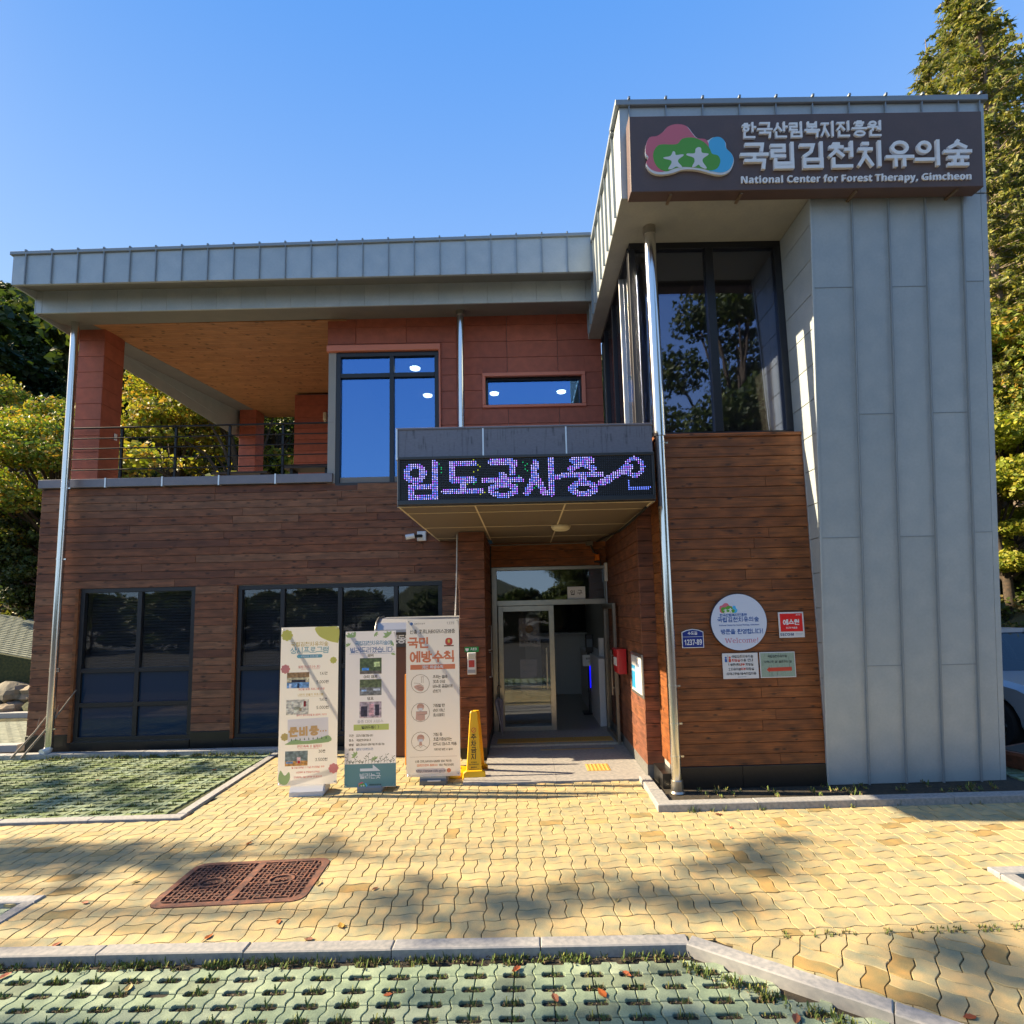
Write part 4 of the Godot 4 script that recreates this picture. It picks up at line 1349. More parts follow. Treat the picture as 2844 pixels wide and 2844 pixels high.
	bars.box(Vector3(1.455, 4.27, -6.56), Vector3(1.545, 6.72, -6.46), 0.003)
	bars.box(Vector3(3.35, 4.27, -6.55), Vector3(3.44, 6.72, -6.46), 0.003)
	put(bars, "frame", dark_frame, fr)
	put(boxm(Vector3(2.45, 4.27, -6.55), Vector3(2.555, 6.72, -6.455), 0.003), "mullion", dark_frame, fr)
	for s in [[1.545, 2.45], [2.555, 3.35]]:
		m = MB.new()
		m.quad(Vector3(s[0], 4.27, -6.5), Vector3(s[1], 4.27, -6.5), Vector3(s[1], 6.72, -6.5), Vector3(s[0], 6.72, -6.5))
		put(m, "pane", tower_glass, fr)
		put(m, "inner_pane", tinted(), fr, Vector3(0, 0, -0.025))
	var sw := part("tower_side_window", B)
	bars = MB.new()
	bars.box(Vector3(1.46, 4.19, -8.9), Vector3(1.54, 4.26, -6.56), 0.003)
	bars.box(Vector3(1.46, 6.74, -8.9), Vector3(1.54, 6.806, -6.56), 0.003)
	put(bars, "frame", dark_frame, sw)
	var edges := [-6.56, -7.126, -7.76, -8.5, -8.9]
	var bright := mat("joint_strip", lin(0.62, 0.64, 0.66), 0.3, 0.6)
	for j in 3:
		put(boxm(Vector3(1.452, 4.26, edges[j + 1] - 0.011), Vector3(1.53, 6.74, edges[j + 1] + 0.011), 0.003), "mullion", bright if j < 1 else dark_frame, sw)
	for j in 4:
		m = MB.new()
		var a: float = edges[j] - 0.018; var b: float = edges[j + 1] + 0.018
		m.quad(Vector3(1.485, 4.26, b), Vector3(1.485, 4.26, a), Vector3(1.485, 6.74, a), Vector3(1.485, 6.74, b))
		put(m, "pane", tower_glass, sw)
		put(m, "inner_pane", tinted(), sw, Vector3(0.025, 0, 0))
	put(boxm(Vector3(1.55, 4.18, -8.9), Vector3(3.44, 4.2, -6.56)), "tower_floor", mat("tower_room", lin(0.30, 0.30, 0.29), 0.9), B)
	put(boxm(Vector3(1.5, 4.0, -9.1), Vector3(3.44, 6.8, -8.95)), "room_wall", mat("tower_room", lin(0.30, 0.30, 0.29), 0.9), B)
	put(boxm(Vector3(3.445, 4.0, -9.1), Vector3(3.5, 6.8, -6.58)), "room_wall", mat("tower_room", lin(0.30, 0.30, 0.29), 0.9), B)
	# timber box below the glass, with signs on it
	put(boxm(Vector3(1.69, 0, -7.0), Vector3(3.435, 4.15, -6.33)), "timber_core", core_m, B)
	var tb := part("timber_box_cladding", B)
	boards(tb, at2(0, 0, -6.325), 1.66, 3.436, rows_between(0.27, 4.15, 31), [], right_wood, 0.9, 2.2)
	boards(tb, Transform3D(Basis(Vector3.UP, -PI / 2), Vector3(1.69, 0, -6.8)), 0.0, 0.475, rows_between(0.27, 4.15, 31), [], right_wood, 0.9, 2.2)
	put(boxm(Vector3(1.64, 4.15, -6.6), Vector3(3.437, 4.19, -6.285), 0.004), "top_board", right_wood[0], tb)
	put(boxm(Vector3(3.436, 0.0, -6.34), Vector3(3.444, 4.17, -6.285)), "edge_strip", bright, tb)
	var pl := part("plinth", B)
	for s in [[1.665, 2.46], [2.463, 3.435]]:
		put(boxm(Vector3(s[0], 0.0, -6.33), Vector3(s[1], 0.265, -6.296), 0.003), "plinth_stone", black_stone, pl)
	put(boxm(Vector3(1.55, 0, -6.77), Vector3(1.688, 0.19, -6.33)), "plinth_stone", black_stone, pl)

func build_entrance(pw, right_wood, steel2, coping_m, bright_strip, black_stone, core_m, soffit_m, room) -> void:
	var B := building
	# ---- canopy
	var ca := part("canopy", B)
	var stained := tri_mat("canopy_metal", lin(0.24, 0.225, 0.255), wood_streaks(), 1.6, 0.45, 0.25, 0, Vector3(0.1, 0.02, 0), 0.62)
	put(boxm(Vector3(-1.39, 3.32, -8.9), Vector3(1.5, 4.18, -5.97)), "core", core_m, ca)
	var fx := [-1.405, -0.423, 0.529, 1.52]
	for i in 3:
		put(boxm(Vector3(fx[i] + 0.008, 3.31, -5.975), Vector3(fx[i + 1] - 0.008, 4.195 + 0.006 * i, -5.95), 0.004), "front_panel", stained, ca)
		if i > 0: put(boxm(Vector3(fx[i] - 0.009, 3.85, -5.97), Vector3(fx[i] + 0.009, 4.20, -5.942)), "joint_cover", bright_strip, ca)
	put(boxm(Vector3(-1.41, 3.3, -8.92), Vector3(-1.392, 4.2, -5.96)), "side_panel", stained, ca)
	put(boxm(Vector3(1.502, 3.3, -6.77), Vector3(1.522, 4.2, -5.96)), "side_panel", stained, ca)
	put(boxm(Vector3(-1.42, 3.84, -5.99), Vector3(-1.4, 4.2, -5.935)), "corner_trim", bright_strip, ca)
	put(boxm(Vector3(-1.42, 4.19, -8.9), Vector3(1.53, 4.215, -5.94), 0.004), "top_sheet", coping_m, ca)
	var sof := mat("canopy_soffit", lin(0.155, 0.12, 0.085), 0.55)
	var sx := [-1.39, -0.53, 0.5, 1.5]
	var sz := [-5.975, -6.38, -7.5, -8.6, -8.93]
	for i in 3:
		for j in 4:
			var z1: float = sz[j]; var z0: float = sz[j + 1]
			if j == 3 and i > 0: z0 = -9.42
			put(boxm(Vector3(sx[i] + 0.008, 3.3, z0 + 0.008), Vector3(sx[i + 1] - 0.008, 3.318, z1 - 0.008), 0.002), "soffit_panel", sof, ca)
	var seam_m := mat("soffit_joint", lin(0.66, 0.55, 0.36), 0.5)
	var sm := MB.new()
	for x in [-1.39, -0.53, 0.5, 1.49]: sm.box(Vector3(x - 0.009, 3.297, -8.92 if x < 0 else -9.4), Vector3(x + 0.009, 3.312, -5.97))
	for z in [-6.38, -7.5, -8.6]: sm.box(Vector3(-1.38, 3.296, z - 0.008), Vector3(1.48, 3.311, z + 0.008))
	sm.box(Vector3(-1.41, 3.296, -5.985), Vector3(1.52, 3.311, -5.968))
	put(sm, "soffit_joints", seam_m, ca)
	# ---- pillars and side walls of the porch
	put(boxm(Vector3(-0.93, 0, -9.4), Vector3(-0.6, 3.31, -7.92)), "porch_wall_core", core_m, B)
	put(boxm(Vector3(1.5, 0, -9.45), Vector3(1.69, 4.1, -6.81)), "porch_wall_core", core_m, B)
	var lp := part("left_porch_cladding", B)
	boards(lp, at2(0, 0, -7.91), -0.955, -0.572, rows_between(0.16, 3.29, 22), [], pw, 1.0, 2.0, 0.02, 0.014)
	boards(lp, Transform3D(Basis(Vector3.UP, PI / 2), Vector3(-0.6, 0, -7.9)), 0.0, 1.5, rows_between(0.16, 3.29, 22), [], pw, 0.8, 1.6, 0.02)
	var rp := part("right_porch_cladding", B)
	boards(rp, at2(0, 0, -6.81), 1.478, 1.69, rows_between(0.17, 3.28, 19) + rows_between(3.28, 4.1, 5), [], pw, 1.0, 2.0, 0.02, 0.014)
	boards(rp, Transform3D(Basis(Vector3.UP, -PI / 2), Vector3(1.5, 0, -9.42)), 0.0, 2.61, rows_between(0.17, 3.29, 19), [], pw, 0.9, 2.2, 0.02)
	put(boxm(Vector3(-0.95, 0, -9.4), Vector3(-0.575, 0.155, -7.895)), "plinth_stone", black_stone, B)
	put(boxm(Vector3(1.482, 0, -9.4), Vector3(1.66, 0.165, -6.795)), "plinth_stone", tri_mat("grey_plinth", lin(0.22, 0.22, 0.21), speckle("stone", 512, 0.35, 0.02, 0.12, 0.12, 21), 0.6, 0.5), B)
	var lt := part("lintel_cladding", B)
	put(boxm(Vector3(-0.58, 2.87, -9.6), Vector3(1.48, 3.3, -9.42)), "core", core_m, lt)
	boards(lt, at2(0, 0, -9.42), -0.58, 1.478, rows_between(2.875, 3.3, 3), [], right_wood, 1.2, 2.2, 0.02)
	# ---- entrance door: frame, transom light, fixed leaf, leaf standing open
	var d := part("entrance_door", B)
	var f := MB.new()
	f.box(Vector3(-0.56, 0.03, -9.46), Vector3(-0.47, 2.87, -9.38), 0.004)
	f.box(Vector3(1.43, 0.03, -9.46), Vector3(1.478, 2.87, -9.38), 0.004)
	f.box(Vector3(-0.47, 2.81, -9.46), Vector3(1.43, 2.87, -9.38), 0.004)
	put(f, "frame", steel2, d)
	put(boxm(Vector3(-0.47, 2.19, -9.47), Vector3(1.43, 2.283, -9.365), 0.004), "transom_bar", steel2, d)
	var dg := glass("door_glass", 0.12, Color(0.9, 0.95, 1.0))
	var m := MB.new()
	m.quad(Vector3(-0.47, 2.283, -9.42), Vector3(1.43, 2.283, -9.42), Vector3(1.43, 2.81, -9.42), Vector3(-0.47, 2.81, -9.42))
	put(m, "transom_pane", glass("transom_glass", 0.16, Color(0.9, 0.95, 1.0)), d)
	put(m, "inner_pane", tinted(), d, Vector3(0, 0, -0.02))
	var leaf := part("fixed_leaf", d)
	f = MB.new()
	f.box(Vector3(-0.455, 0.035, -9.44), Vector3(-0.37, 2.185, -9.395), 0.003)
	f.box(Vector3(0.43, 0.035, -9.44), Vector3(0.52, 2.185, -9.395), 0.003)
	f.box(Vector3(-0.37, 2.09, -9.44), Vector3(0.43, 2.185, -9.395), 0.003)
	f.box(Vector3(-0.37, 0.035, -9.44), Vector3(0.43, 0.115, -9.395), 0.003)
	f.box(Vector3(0.365, 0.75, -9.37), Vector3(0.385, 1.45, -9.35))
	f.box(Vector3(0.37, 0.85, -9.395), Vector3(0.38, 0.87, -9.35))
	f.box(Vector3(0.37, 1.35, -9.395), Vector3(0.38, 1.37, -9.35))
	m = MB.new()
	m.quad(Vector3(-0.37, 0.115, -9.418), Vector3(0.43, 0.115, -9.418), Vector3(0.43, 2.09, -9.418), Vector3(-0.37, 2.09, -9.418))
	f.add(MB.new(), Transform3D.IDENTITY)
	put(f, "leaf_frame", steel2, leaf)
	put(m, "pane", dg, leaf)
	put(m, "inner_pane", tinted("door_tint", 0.35), leaf, Vector3(0, 0, -0.004))
	var open := part("open_leaf", d)
	var ot := Transform3D(Basis(Vector3.UP, -PI / 2 + 0.03), Vector3(1.385, 0, -9.3))
	f = MB.new()
	f.box(Vector3(0.0, 0.035, -0.02), Vector3(0.09, 2.185, 0.02), 0.003)
	f.box(Vector3(0.83, 0.035, -0.02), Vector3(0.92, 2.185, 0.02), 0.003)
	f.box(Vector3(0.09, 2.1, -0.02), Vector3(0.83, 2.185, 0.02), 0.003)
	f.box(Vector3(0.09, 0.035, -0.02), Vector3(0.83, 0.12, 0.02), 0.003)
	for s in [0.05, -0.05]:
		f.box(Vector3(0.77, 0.75, s - 0.01), Vector3(0.79, 1.45, s + 0.01))
		f.box(Vector3(0.775, 0.85, minf(s, 0)), Vector3(0.785, 0.87, maxf(s, 0)))
		f.box(Vector3(0.775, 1.35, minf(s, 0)), Vector3(0.785, 1.37, maxf(s, 0)))
	put(f, "leaf_frame", steel2, open).transform = ot
	m = MB.new()
	m.quad(Vector3(0.09, 0.12, 0), Vector3(0.83, 0.12, 0), Vector3(0.83, 2.1, 0), Vector3(0.09, 2.1, 0))
	put(m, "pane", dg, open).transform = ot
	for y in [[1.49, 1.87], [1.07, 1.45]]:
		put(tubem([Vector3(-0.575, y[0], -8.58), Vector3(-0.53, y[0], -8.58), Vector3(-0.53, y[1], -8.63), Vector3(-0.575, y[1], -8.63)], [0.012], 8), "grab_handle", steel2, B)
	# ---- porch floor
	var stone := speckle("stone", 512, 0.35, 0.02, 0.12, 0.12, 21)
	var gran := tri_mat("porch_granite", lin(0.46, 0.44, 0.42), stone, 0.7, 0.6, 0, 0.05)
	var fl := Node3D.new()
	fl.name = "porch_floor"
	fl.set_meta("kind", "structure")
	add_child(fl)
	for r in [[-7.4, -6.73], [-7.95, -7.403], [-8.42, -7.953]]:
		for s in [[-0.8 if r[0] > -7.5 else -0.57, 0.35], [0.353, 1.48]]:
			put(boxm(Vector3(s[0], -0.05, r[0]), Vector3(s[1], 0.022, r[1]), 0.003), "floor_slab", gran, fl)
	put(boxm(Vector3(-0.57, -0.05, -8.5), Vector3(1.48, 0.05, -8.423), 0.004), "step_edge", tri_mat("step_edge", lin(0.5, 0.47, 0.38), stone, 0.7, 0.6), fl)
	put(boxm(Vector3(-0.57, -0.05, -9.4), Vector3(1.48, 0.045, -8.503)), "floor_slab", gran, fl)
	put(boxm(Vector3(-0.95, -0.05, -14.2), Vector3(1.6, 0.04, -9.403)), "hall_floor", tri_mat("hall_floor", lin(0.30, 0.28, 0.25), stone, 0.9, 0.3), fl)
	var tact := mat("tactile_tile", lin(0.50, 0.30, 0.07), 0.75)
	for r in [[-0.47, -8.84, 6, 0.045, true], [0.77, -7.39, 1, 0.022, false]]:
		for i in r[2]:
			var t := MB.new()
			var xx: float = r[0] + i * 0.305
			var zz: float = r[1]
			var dz := 0.28 if r[4] else 0.3
			t.box(Vector3(xx, r[3] - 0.02, zz), Vector3(xx + 0.3, r[3] + 0.005, zz + dz), 0.002)
			if r[4]:
				for k in 9: t.box(Vector3(xx + 0.015 + k * 0.031, r[3] + 0.005, zz + 0.015), Vector3(xx + 0.033 + k * 0.031, r[3] + 0.011, zz + dz - 0.015), 0.002)
			else:
				for a in 6:
					for b in 6:
						var c := lathe([Vector2(0.018, 0), Vector2(0.012, 0.006), Vector2(0.0, 0.0065)], 8)
						t.add(c, at2(xx + 0.025 + a * 0.05, r[3] + 0.005, zz + 0.025 + b * 0.05))
			put(t, "tactile_tile", tact, fl)
	put(boxm(Vector3(0.2, 0.022, -8.22), Vector3(1.3, 0.027, -8.18)), "brass_strip", mat("brass_strip", lin(0.5, 0.33, 0.1), 0.4, 0.6), fl)
	# ---- hall inside
	var wall := mat("hall_wall", lin(0.24, 0.225, 0.19), 0.85)
	put(boxm(Vector3(-0.95, 0.04, -14.2), Vector3(1.75, 3.3, -14.1)), "hall_wall", wall, B)
	put(boxm(Vector3(1.62, 0.04, -14.1), Vector3(1.75, 3.3, -9.46)), "hall_wall", wall, B)
	put(boxm(Vector3(-1.05, 0.04, -14.1), Vector3(-0.95, 3.3, -9.4)), "hall_wall", wall, B)
	put(boxm(Vector3(-1.05, 3.2, -14.2), Vector3(1.75, 3.3, -9.6)), "hall_ceiling", wall, B)
	put(boxm(Vector3(1.3, 0.04, -12.6), Vector3(1.62, 1.22, -9.6), 0.01), "hall_ledge", mat("ledge_white", lin(0.55, 0.55, 0.56), 0.6), B)
	for q in [[-0.2, -11.0], [0.6, -12.2]]:
		put(boxm(Vector3(q[0], 3.17, q[1]), Vector3(q[0] + 0.3, 3.198, q[1] + 0.3)), "ceiling_light", glow("office_tube_light", Color(0.85, 0.93, 1.0), 0.8), B)

# rain streaks running down a painted sheet: a stain texture
func wood_streaks() -> ImageTexture:
	if texs.has("streaks"): return texs["streaks"]
	var n1 := noise(0.05, 91, 4); var n2 := noise(0.02, 95, 3)
	var im := Image.create(512, 256, true, Image.FORMAT_RGB8)
	for y in 256:
		for x in 512:
			var s := clampf(n1.get_noise_2d(x * 1.6, y * 0.08) * 1.6 - 0.12, 0, 1) * clampf(n2.get_noise_2d(x * 0.8, y * 0.7) * 2.0 + 0.35, 0, 1)
			var g := 0.9 - 0.30 * s + 0.05 * n1.get_noise_2d(x, y * 2.0)
			im.set_pixel(x, y, Color(g, g, g * 1.0))
	im.generate_mipmaps()
	texs["streaks"] = ImageTexture.create_from_image(im)
	return texs["streaks"]

# ---------------------------------------------------------------- signs, banners and small things
func white(key := "sign_white", v := 0.78) -> StandardMaterial3D: return mat(key, lin(v, v, v), 0.45)

func sheet(parent: Node, called: String, poly: PackedVector2Array, m: Material, z: float, th := 0.0006) -> MeshInstance3D:
	var b := MB.new()
	b.plate(poly, Transform3D.IDENTITY, z - th, z)
	return put(b, called, m, parent)

func words(parent: Node, s: String, x: float, y: float, size: float, w: float, m: Material, z: float, middle := true, track := 1.0, called := "lettering", sx := 1.0) -> MeshInstance3D:
	var b := MB.new()
	letters(b, s, x, y, size, w, Transform3D.IDENTITY, z, z + 0.0008, middle, track, sx)
	return put(b, called, m, parent)

func latin_at(parent: Node, s: String, x: float, y: float, size: float, m: Material, z: float, bold := true, serif := false, sx := 1.0, depth := 0.001) -> MeshInstance3D:
	var o := put(latin(s, size, depth, bold, serif), "lettering", m, parent, Vector3(x, y, z))
	o.scale = Vector3(sx, 1, 1)
	return o

func logo_shapes() -> Dictionary:
	var q = func(a: Array) -> Array:
		var o := []
		for i in range(0, a.size(), 2): o.append(Vector2((a[i] - 300.0) / 478.0, (215.0 - a[i + 1] - (a[i] - 300.0) * 0.03) / 478.0))
		return o
	var pink = q.call([62, 245, 66, 195, 85, 158, 125, 150, 158, 128, 188, 97, 235, 83, 285, 92, 315, 128, 342, 158, 400, 172, 398, 260, 250, 315, 150, 347, 92, 336, 64, 300, 76, 268])
	var green = q.call([103, 245, 120, 212, 150, 197, 230, 195, 262, 165, 310, 156, 350, 165, 388, 186, 412, 216, 424, 244, 456, 254, 468, 284, 452, 322, 415, 336, 370, 326, 320, 320, 260, 318, 215, 328, 168, 344, 124, 322, 104, 282])
	var blue = q.call([408, 184, 432, 156, 470, 152, 496, 176, 502, 212, 530, 242, 540, 278, 520, 324, 480, 346, 430, 342, 402, 330, 412, 250])
	var base = q.call([56, 250, 60, 195, 80, 153, 122, 144, 152, 124, 184, 92, 235, 77, 290, 87, 321, 124, 348, 152, 400, 164, 430, 148, 472, 146, 503, 173, 508, 208, 536, 238, 547, 278, 526, 330, 482, 354, 425, 350, 365, 334, 310, 327, 255, 330, 205, 348, 140, 358, 88, 346, 58, 306, 70, 270])
	var man1 = q.call([210, 234, 222, 240, 226, 255, 262, 250, 266, 258, 240, 278, 238, 295, 258, 318, 250, 326, 226, 318, 206, 330, 188, 334, 182, 328, 200, 300, 196, 284, 162, 276, 160, 268, 196, 260])
	var man2 = q.call([350, 210, 364, 216, 368, 240, 400, 244, 402, 252, 374, 272, 372, 292, 392, 322, 382, 328, 360, 318, 348, 306, 330, 318, 312, 318, 326, 290, 322, 268, 286, 256, 288, 246, 328, 244, 334, 220])
	return {"base": smooth(base), "pink": smooth(pink), "green": smooth(green), "blue": smooth(blue), "man1": smooth(man1, 3), "man2": smooth(man2, 3)}

func logo(parent: Node, x: float, y: float, wide: float, z: float, thick: float) -> void:
	var sh := logo_shapes()
	var lg := part("emblem", parent)
	lg.position = Vector3(x, y, z)
	var cols := {"base": white("emblem_white", 0.72), "pink": mat("emblem_pink", lin(0.66, 0.15, 0.20), 0.5), "blue": mat("emblem_blue", lin(0.08, 0.47, 0.80), 0.5), "green": mat("emblem_green", lin(0.10, 0.36, 0.04), 0.5), "man1": white("emblem_white", 0.72), "man2": white("emblem_white", 0.72)}
	var k := 0
	for n in ["base", "pink", "blue", "green", "man1", "man2"]:
		var p := PackedVector2Array()
		for a in sh[n]: p.append((a * 0.985 + Vector2(0, -0.012) if n == "base" else a) * wide)
		var b := MB.new()
		b.plate(p, Transform3D.IDENTITY, 0.0, thick + k * 0.0012)
		put(b, {"base": "backing", "pink": "pink_cloud", "blue": "blue_cloud", "green": "green_cloud", "man1": "figure", "man2": "figure"}[n], cols[n], lg)
		k += 1

func build_signs() -> void:
	var ang := atan(TAN_LEAN)
	# the long sign on the tower's head
	var s := thing("building_sign", "long brown sign board with white Korean lettering and cloud-shaped emblem", "sign", Vector3(0, 0, -6.31))
	s.rotation.x = ang
	var cs := cos(ang)
	var tex := speckle("zinc", 512, 0.08, 0.01, 0.02, 0.035, 51, 1, 1, 0.01)
	var brown := tri_mat("sign_brown", lin(0.17, 0.11, 0.10), tex, 1.4, 0.5)
	var z1 := 0.20
	put(boxm(Vector3(1.306, 6.745 / cs, 0.035), Vector3(5.296, 7.60 / cs, z1), 0.006), "panel", brown, s)
	for x in [1.75, 2.55, 3.85, 5.0]:
		put(boxm(Vector3(x, 6.725 / cs, 0.0), Vector3(x + 0.03, 6.745 / cs, 0.17)), "bracket", mat("bracket_metal", lin(0.25, 0.18, 0.12), 0.5, 0.5), s)
	logo(s, 1.965, 7.205 / cs, 0.977, z1, 0.03)
	var wm := white("letter_white", 0.86)
	var line = func(t: String, x0: float, x1: float, y0: float, y1: float, w: float, depth: float):
		var n := t.length()
		var step := (x1 - x0) / n
		for i in n:
			var b := MB.new()
			letters(b, t[i], 0, 0, y1 - y0, w, Transform3D.IDENTITY, 0.0, depth, false, 1.0, step * 0.92 / (y1 - y0))
			put(b, "letter", wm, s, Vector3(x0 + i * step, y0, z1))
	line.call("한국산림복지진흥원", 2.565, 4.165, 7.318 / cs, 7.49 / cs, 0.022, 0.022)
	line.call("국립김천치유의숲", 2.545, 5.165, 6.965 / cs, 7.25 / cs, 0.037, 0.032)
	var e := latin_at(s, "National Center for Forest Therapy, Gimcheon", 3.845, 6.853 / cs, 0.104, wm, z1 + 0.008, true, false, 1.0, 0.016)
	var w := e.mesh.get_aabb().size.x
	e.scale.x = 2.6 / maxf(w, 0.1)

	# the message display below the canopy front
	var led := thing("led_display", "black message board of lit white and violet dots on the canopy", "display", Vector3(0, 0, 0))
	var blk := mat("display_black", lin(0.018, 0.022, 0.034), 0.35)
	put(boxm(Vector3(-1.375, 3.3, -5.948), Vector3(1.5, 3.84, -5.86), 0.006), "housing", blk, led)
	var fr := MB.new()
	fr.box(Vector3(-1.378, 3.297, -5.9), Vector3(1.503, 3.35, -5.838), 0.004)
	fr.box(Vector3(-1.378, 3.81, -5.9), Vector3(1.503, 3.843, -5.838), 0.004)
	fr.box(Vector3(-1.378, 3.35, -5.9), Vector3(-1.352, 3.81, -5.838), 0.004)
	fr.box(Vector3(1.477, 3.35, -5.9), Vector3(1.503, 3.81, -5.838), 0.004)
	put(fr, "bezel", mat("bezel_black", lin(0.02, 0.024, 0.032), 0.3), led)
	var cols := 116; var rws := 23
	var grid := {}
	# strokes of the running text in dots, y down
	var draw = func(lines: Array, x: float, y: float, wx: float, hy: float, th: float, hue: int):
		for l in lines:
			var p := []
			for q in l:
				if not q is String: p.append(Vector2(x + q.x * wx, y + q.y * hy))
			if l[0] is String: p.append(p[0])
			for i in p.size() - 1:
				for c in cols:
					for r in rws:
						var n := Geometry2D.get_closest_point_to_segment(Vector2(c, r), p[i], p[i + 1])
						if n.distance_to(Vector2(c, r)) <= th: grid[Vector2i(c, r)] = hue
	var txt := "임도공사중"
	for i in 5: draw.call(syllable(txt[i]), 0.6 + i * 18.6, 0.6, 17.2, 21.2, 1.65, 0)
	draw.call([[Vector2(0, 1), Vector2(1, 0)]], 92.5, 6.0, 13.0, 9.0, 2.0, 0)
	draw.call([ring(0.5, 0.5, 0.5, 0.5)], 104.0, 1.2, 7.8, 9.8, 1.25, 0)
	draw.call([[Vector2(0, 0), Vector2(0, 1), Vector2(1, 1)]], 105.0, 14.2, 9.4, 4.0, 0.95, 1)
	for q in [[15, 2, 9, 3], [33, 0, 8, 2], [34, 3, 3, 2], [55, 1, 8, 3], [54, 10, 4, 3], [52, 15, 4, 3], [60, 16, 3, 3], [68, 9, 5, 3], [27, 12, 4, 2], [44, 13, 3, 2], [33, 13, 5, 3], [36, 18, 3, 2], [70, 14, 5, 3]]:
		for k in q[2]:
			if rng.randf() < 0.55:
				var kk := Vector2i(q[0] + rng.randi_range(0, 3), mini(q[1] + k, rws - 1))
				if not grid.has(kk): grid[kk] = q[3]
	var sets := [MB.new(), MB.new(), MB.new(), MB.new(), MB.new(), MB.new()]
	var dx := 2.80 / cols; var dy := 0.455 / rws
	for c in cols:
		for r in rws:
			var hue: int = 4
			if grid.has(Vector2i(c, r)):
				hue = grid[Vector2i(c, r)]
				if hue == 0:
					var k := rng.randf()
					hue = 0 if k < 0.5 else 1 if k < 0.8 else 5
			var m: MB = sets[hue]
			var p := Vector3(-1.337 + (c + 0.5) * dx, 3.808 - (r + 0.5) * dy, -5.86)
			var ra := 0.0060 if hue != 4 else 0.0046
			var top := p + Vector3(0, 0, 0.007)
			for k in 6:
				var a := TAU * k / 6; var b := TAU * (k + 1) / 6
				m.tri(p + Vector3(cos(a) * ra, sin(a) * ra, 0.001), p + Vector3(cos(b) * ra, sin(b) * ra, 0.001), top)
	var dm := [glow("led_white", Color(0.72, 0.68, 1.0), 0.75), glow("led_blue", Color(0.42, 0.52, 1.0), 0.7), glow("led_yellow", Color(0.75, 0.8, 0.15), 0.4), glow("led_green", Color(0.1, 0.75, 0.45), 0.4), mat("led_off", lin(0.11, 0.13, 0.19), 0.4), glow("led_violet", Color(0.70, 0.42, 1.0), 0.7)]
	for i in 6:
		var o := put(sets[i], "led_dots", dm[i], led)
		o.set_meta("kind", "stuff")
	var lv := MB.new()
	for r in rws + 1: lv.box(Vector3(-1.35, 3.805 - r * dy, -5.862), Vector3(1.475, 3.809 - r * dy, -5.85))
	put(lv, "louvre", mat("louvre_black", lin(0.02, 0.021, 0.024), 0.6), led)

	# signs on the timber box
	var bm := mat("print_blue", lin(0.02, 0.10, 0.36), 0.5)
	var black := mat("print_black", lin(0.02, 0.02, 0.022), 0.5)
	var redp := mat("print_red", lin(0.55, 0.06, 0.03), 0.5)
	var o := thing("round_sign", "round white welcome sign with blue Korean lettering and emblem", "sign", Vector3(2.512, 1.903, -6.29))
	var b := MB.new()
	b.plate(circle(0.333, 56), Transform3D.IDENTITY, 0.0, 0.028, 0.002)
	put(b, "rim", mat("sign_edge_dark", lin(0.03, 0.03, 0.06), 0.5), o)
	sheet(o, "face", circle(0.327, 56), mat("sign_pale", lin(0.60, 0.66, 0.78), 0.4), 0.0295, 0.001)
	logo(o, -0.115, 0.165, 0.21, 0.0295, 0.0004)
	words(o, "한국산림복지진흥원", -0.06, 0.065, 0.034, 0.005, bm, 0.03, true, 1.0)
	words(o, "국립김천치유의숲", -0.005, 0.002, 0.055, 0.008, bm, 0.03, true, 1.06)
	var t := latin_at(o, "National Center for Forest Therapy, Gimcheon", 0.0, -0.035, 0.022, bm, 0.0305)
	t.scale.x = 0.47 / maxf(t.mesh.get_aabb().size.x, 0.05)
	words(o, "방문을 환영합니다!", 0.03, -0.138, 0.056, 0.0075, bm, 0.03, true, 0.96)
	latin_at(o, "Welcome!", 0.02, -0.215, 0.075, mat("print_rose", lin(0.52, 0.16, 0.24), 0.5), 0.0305, false, true, 1.12)

	o = thing("house_number_plate", "blue house number plate reading 1237-89 with pointed top", "sign", Vector3(1.966, 1.72, -6.289))
	var pent := PackedVector2Array([Vector2(-0.128, -0.105), Vector2(0.128, -0.105), Vector2(0.128, 0.08), Vector2(0.07, 0.104), Vector2(0, 0.115), Vector2(-0.07, 0.104), Vector2(-0.128, 0.08)])
	b = MB.new(); b.plate(pent, Transform3D.IDENTITY, 0.0, 0.01, 0.002)
	put(b, "rim", white(), o)
	var navy := mat("plate_blue", lin(0.012, 0.03, 0.22), 0.35)
	var inner := PackedVector2Array()
	for p in pent: inner.append(p * Vector2(0.93, 0.92))
	sheet(o, "face", inner, navy, 0.0115, 0.001)
	sheet(o, "rule", rect(-0.115, 0.022, 0.115, 0.026), white(), 0.0125)
	words(o, "수도길", 0.0, 0.048, 0.036, 0.006, white(), 0.012)
	var nt := latin_at(o, "1237-89", 0, -0.04, 0.088, white(), 0.0125, true, false, 0.9)
	nt.scale.x = 0.205 / maxf(nt.mesh.get_aabb().size.x, 0.02)

	o = thing("security_sign", "small square red and white security company sign", "sign", Vector3(3.137, 1.855, -6.289))
	b = MB.new(); b.plate(rect(-0.149, -0.149, 0.149, 0.149), Transform3D.IDENTITY, 0.0, 0.008, 0.001)
	put(b, "panel", white("panel_white", 0.66), o)
	sheet(o, "red_field", rect(-0.131, -0.078, 0.131, 0.131), mat("security_red", lin(0.72, 0.012, 0.012), 0.4), 0.0095, 0.001)
	words(o, "에스원", 0.0, 0.0, 0.062, 0.011, white(), 0.01)
	latin_at(o, "CCTV", -0.035, -0.035, 0.026, white(), 0.0102)
	words(o, "작동중", 0.035, -0.045, 0.02, 0.003, white(), 0.01)
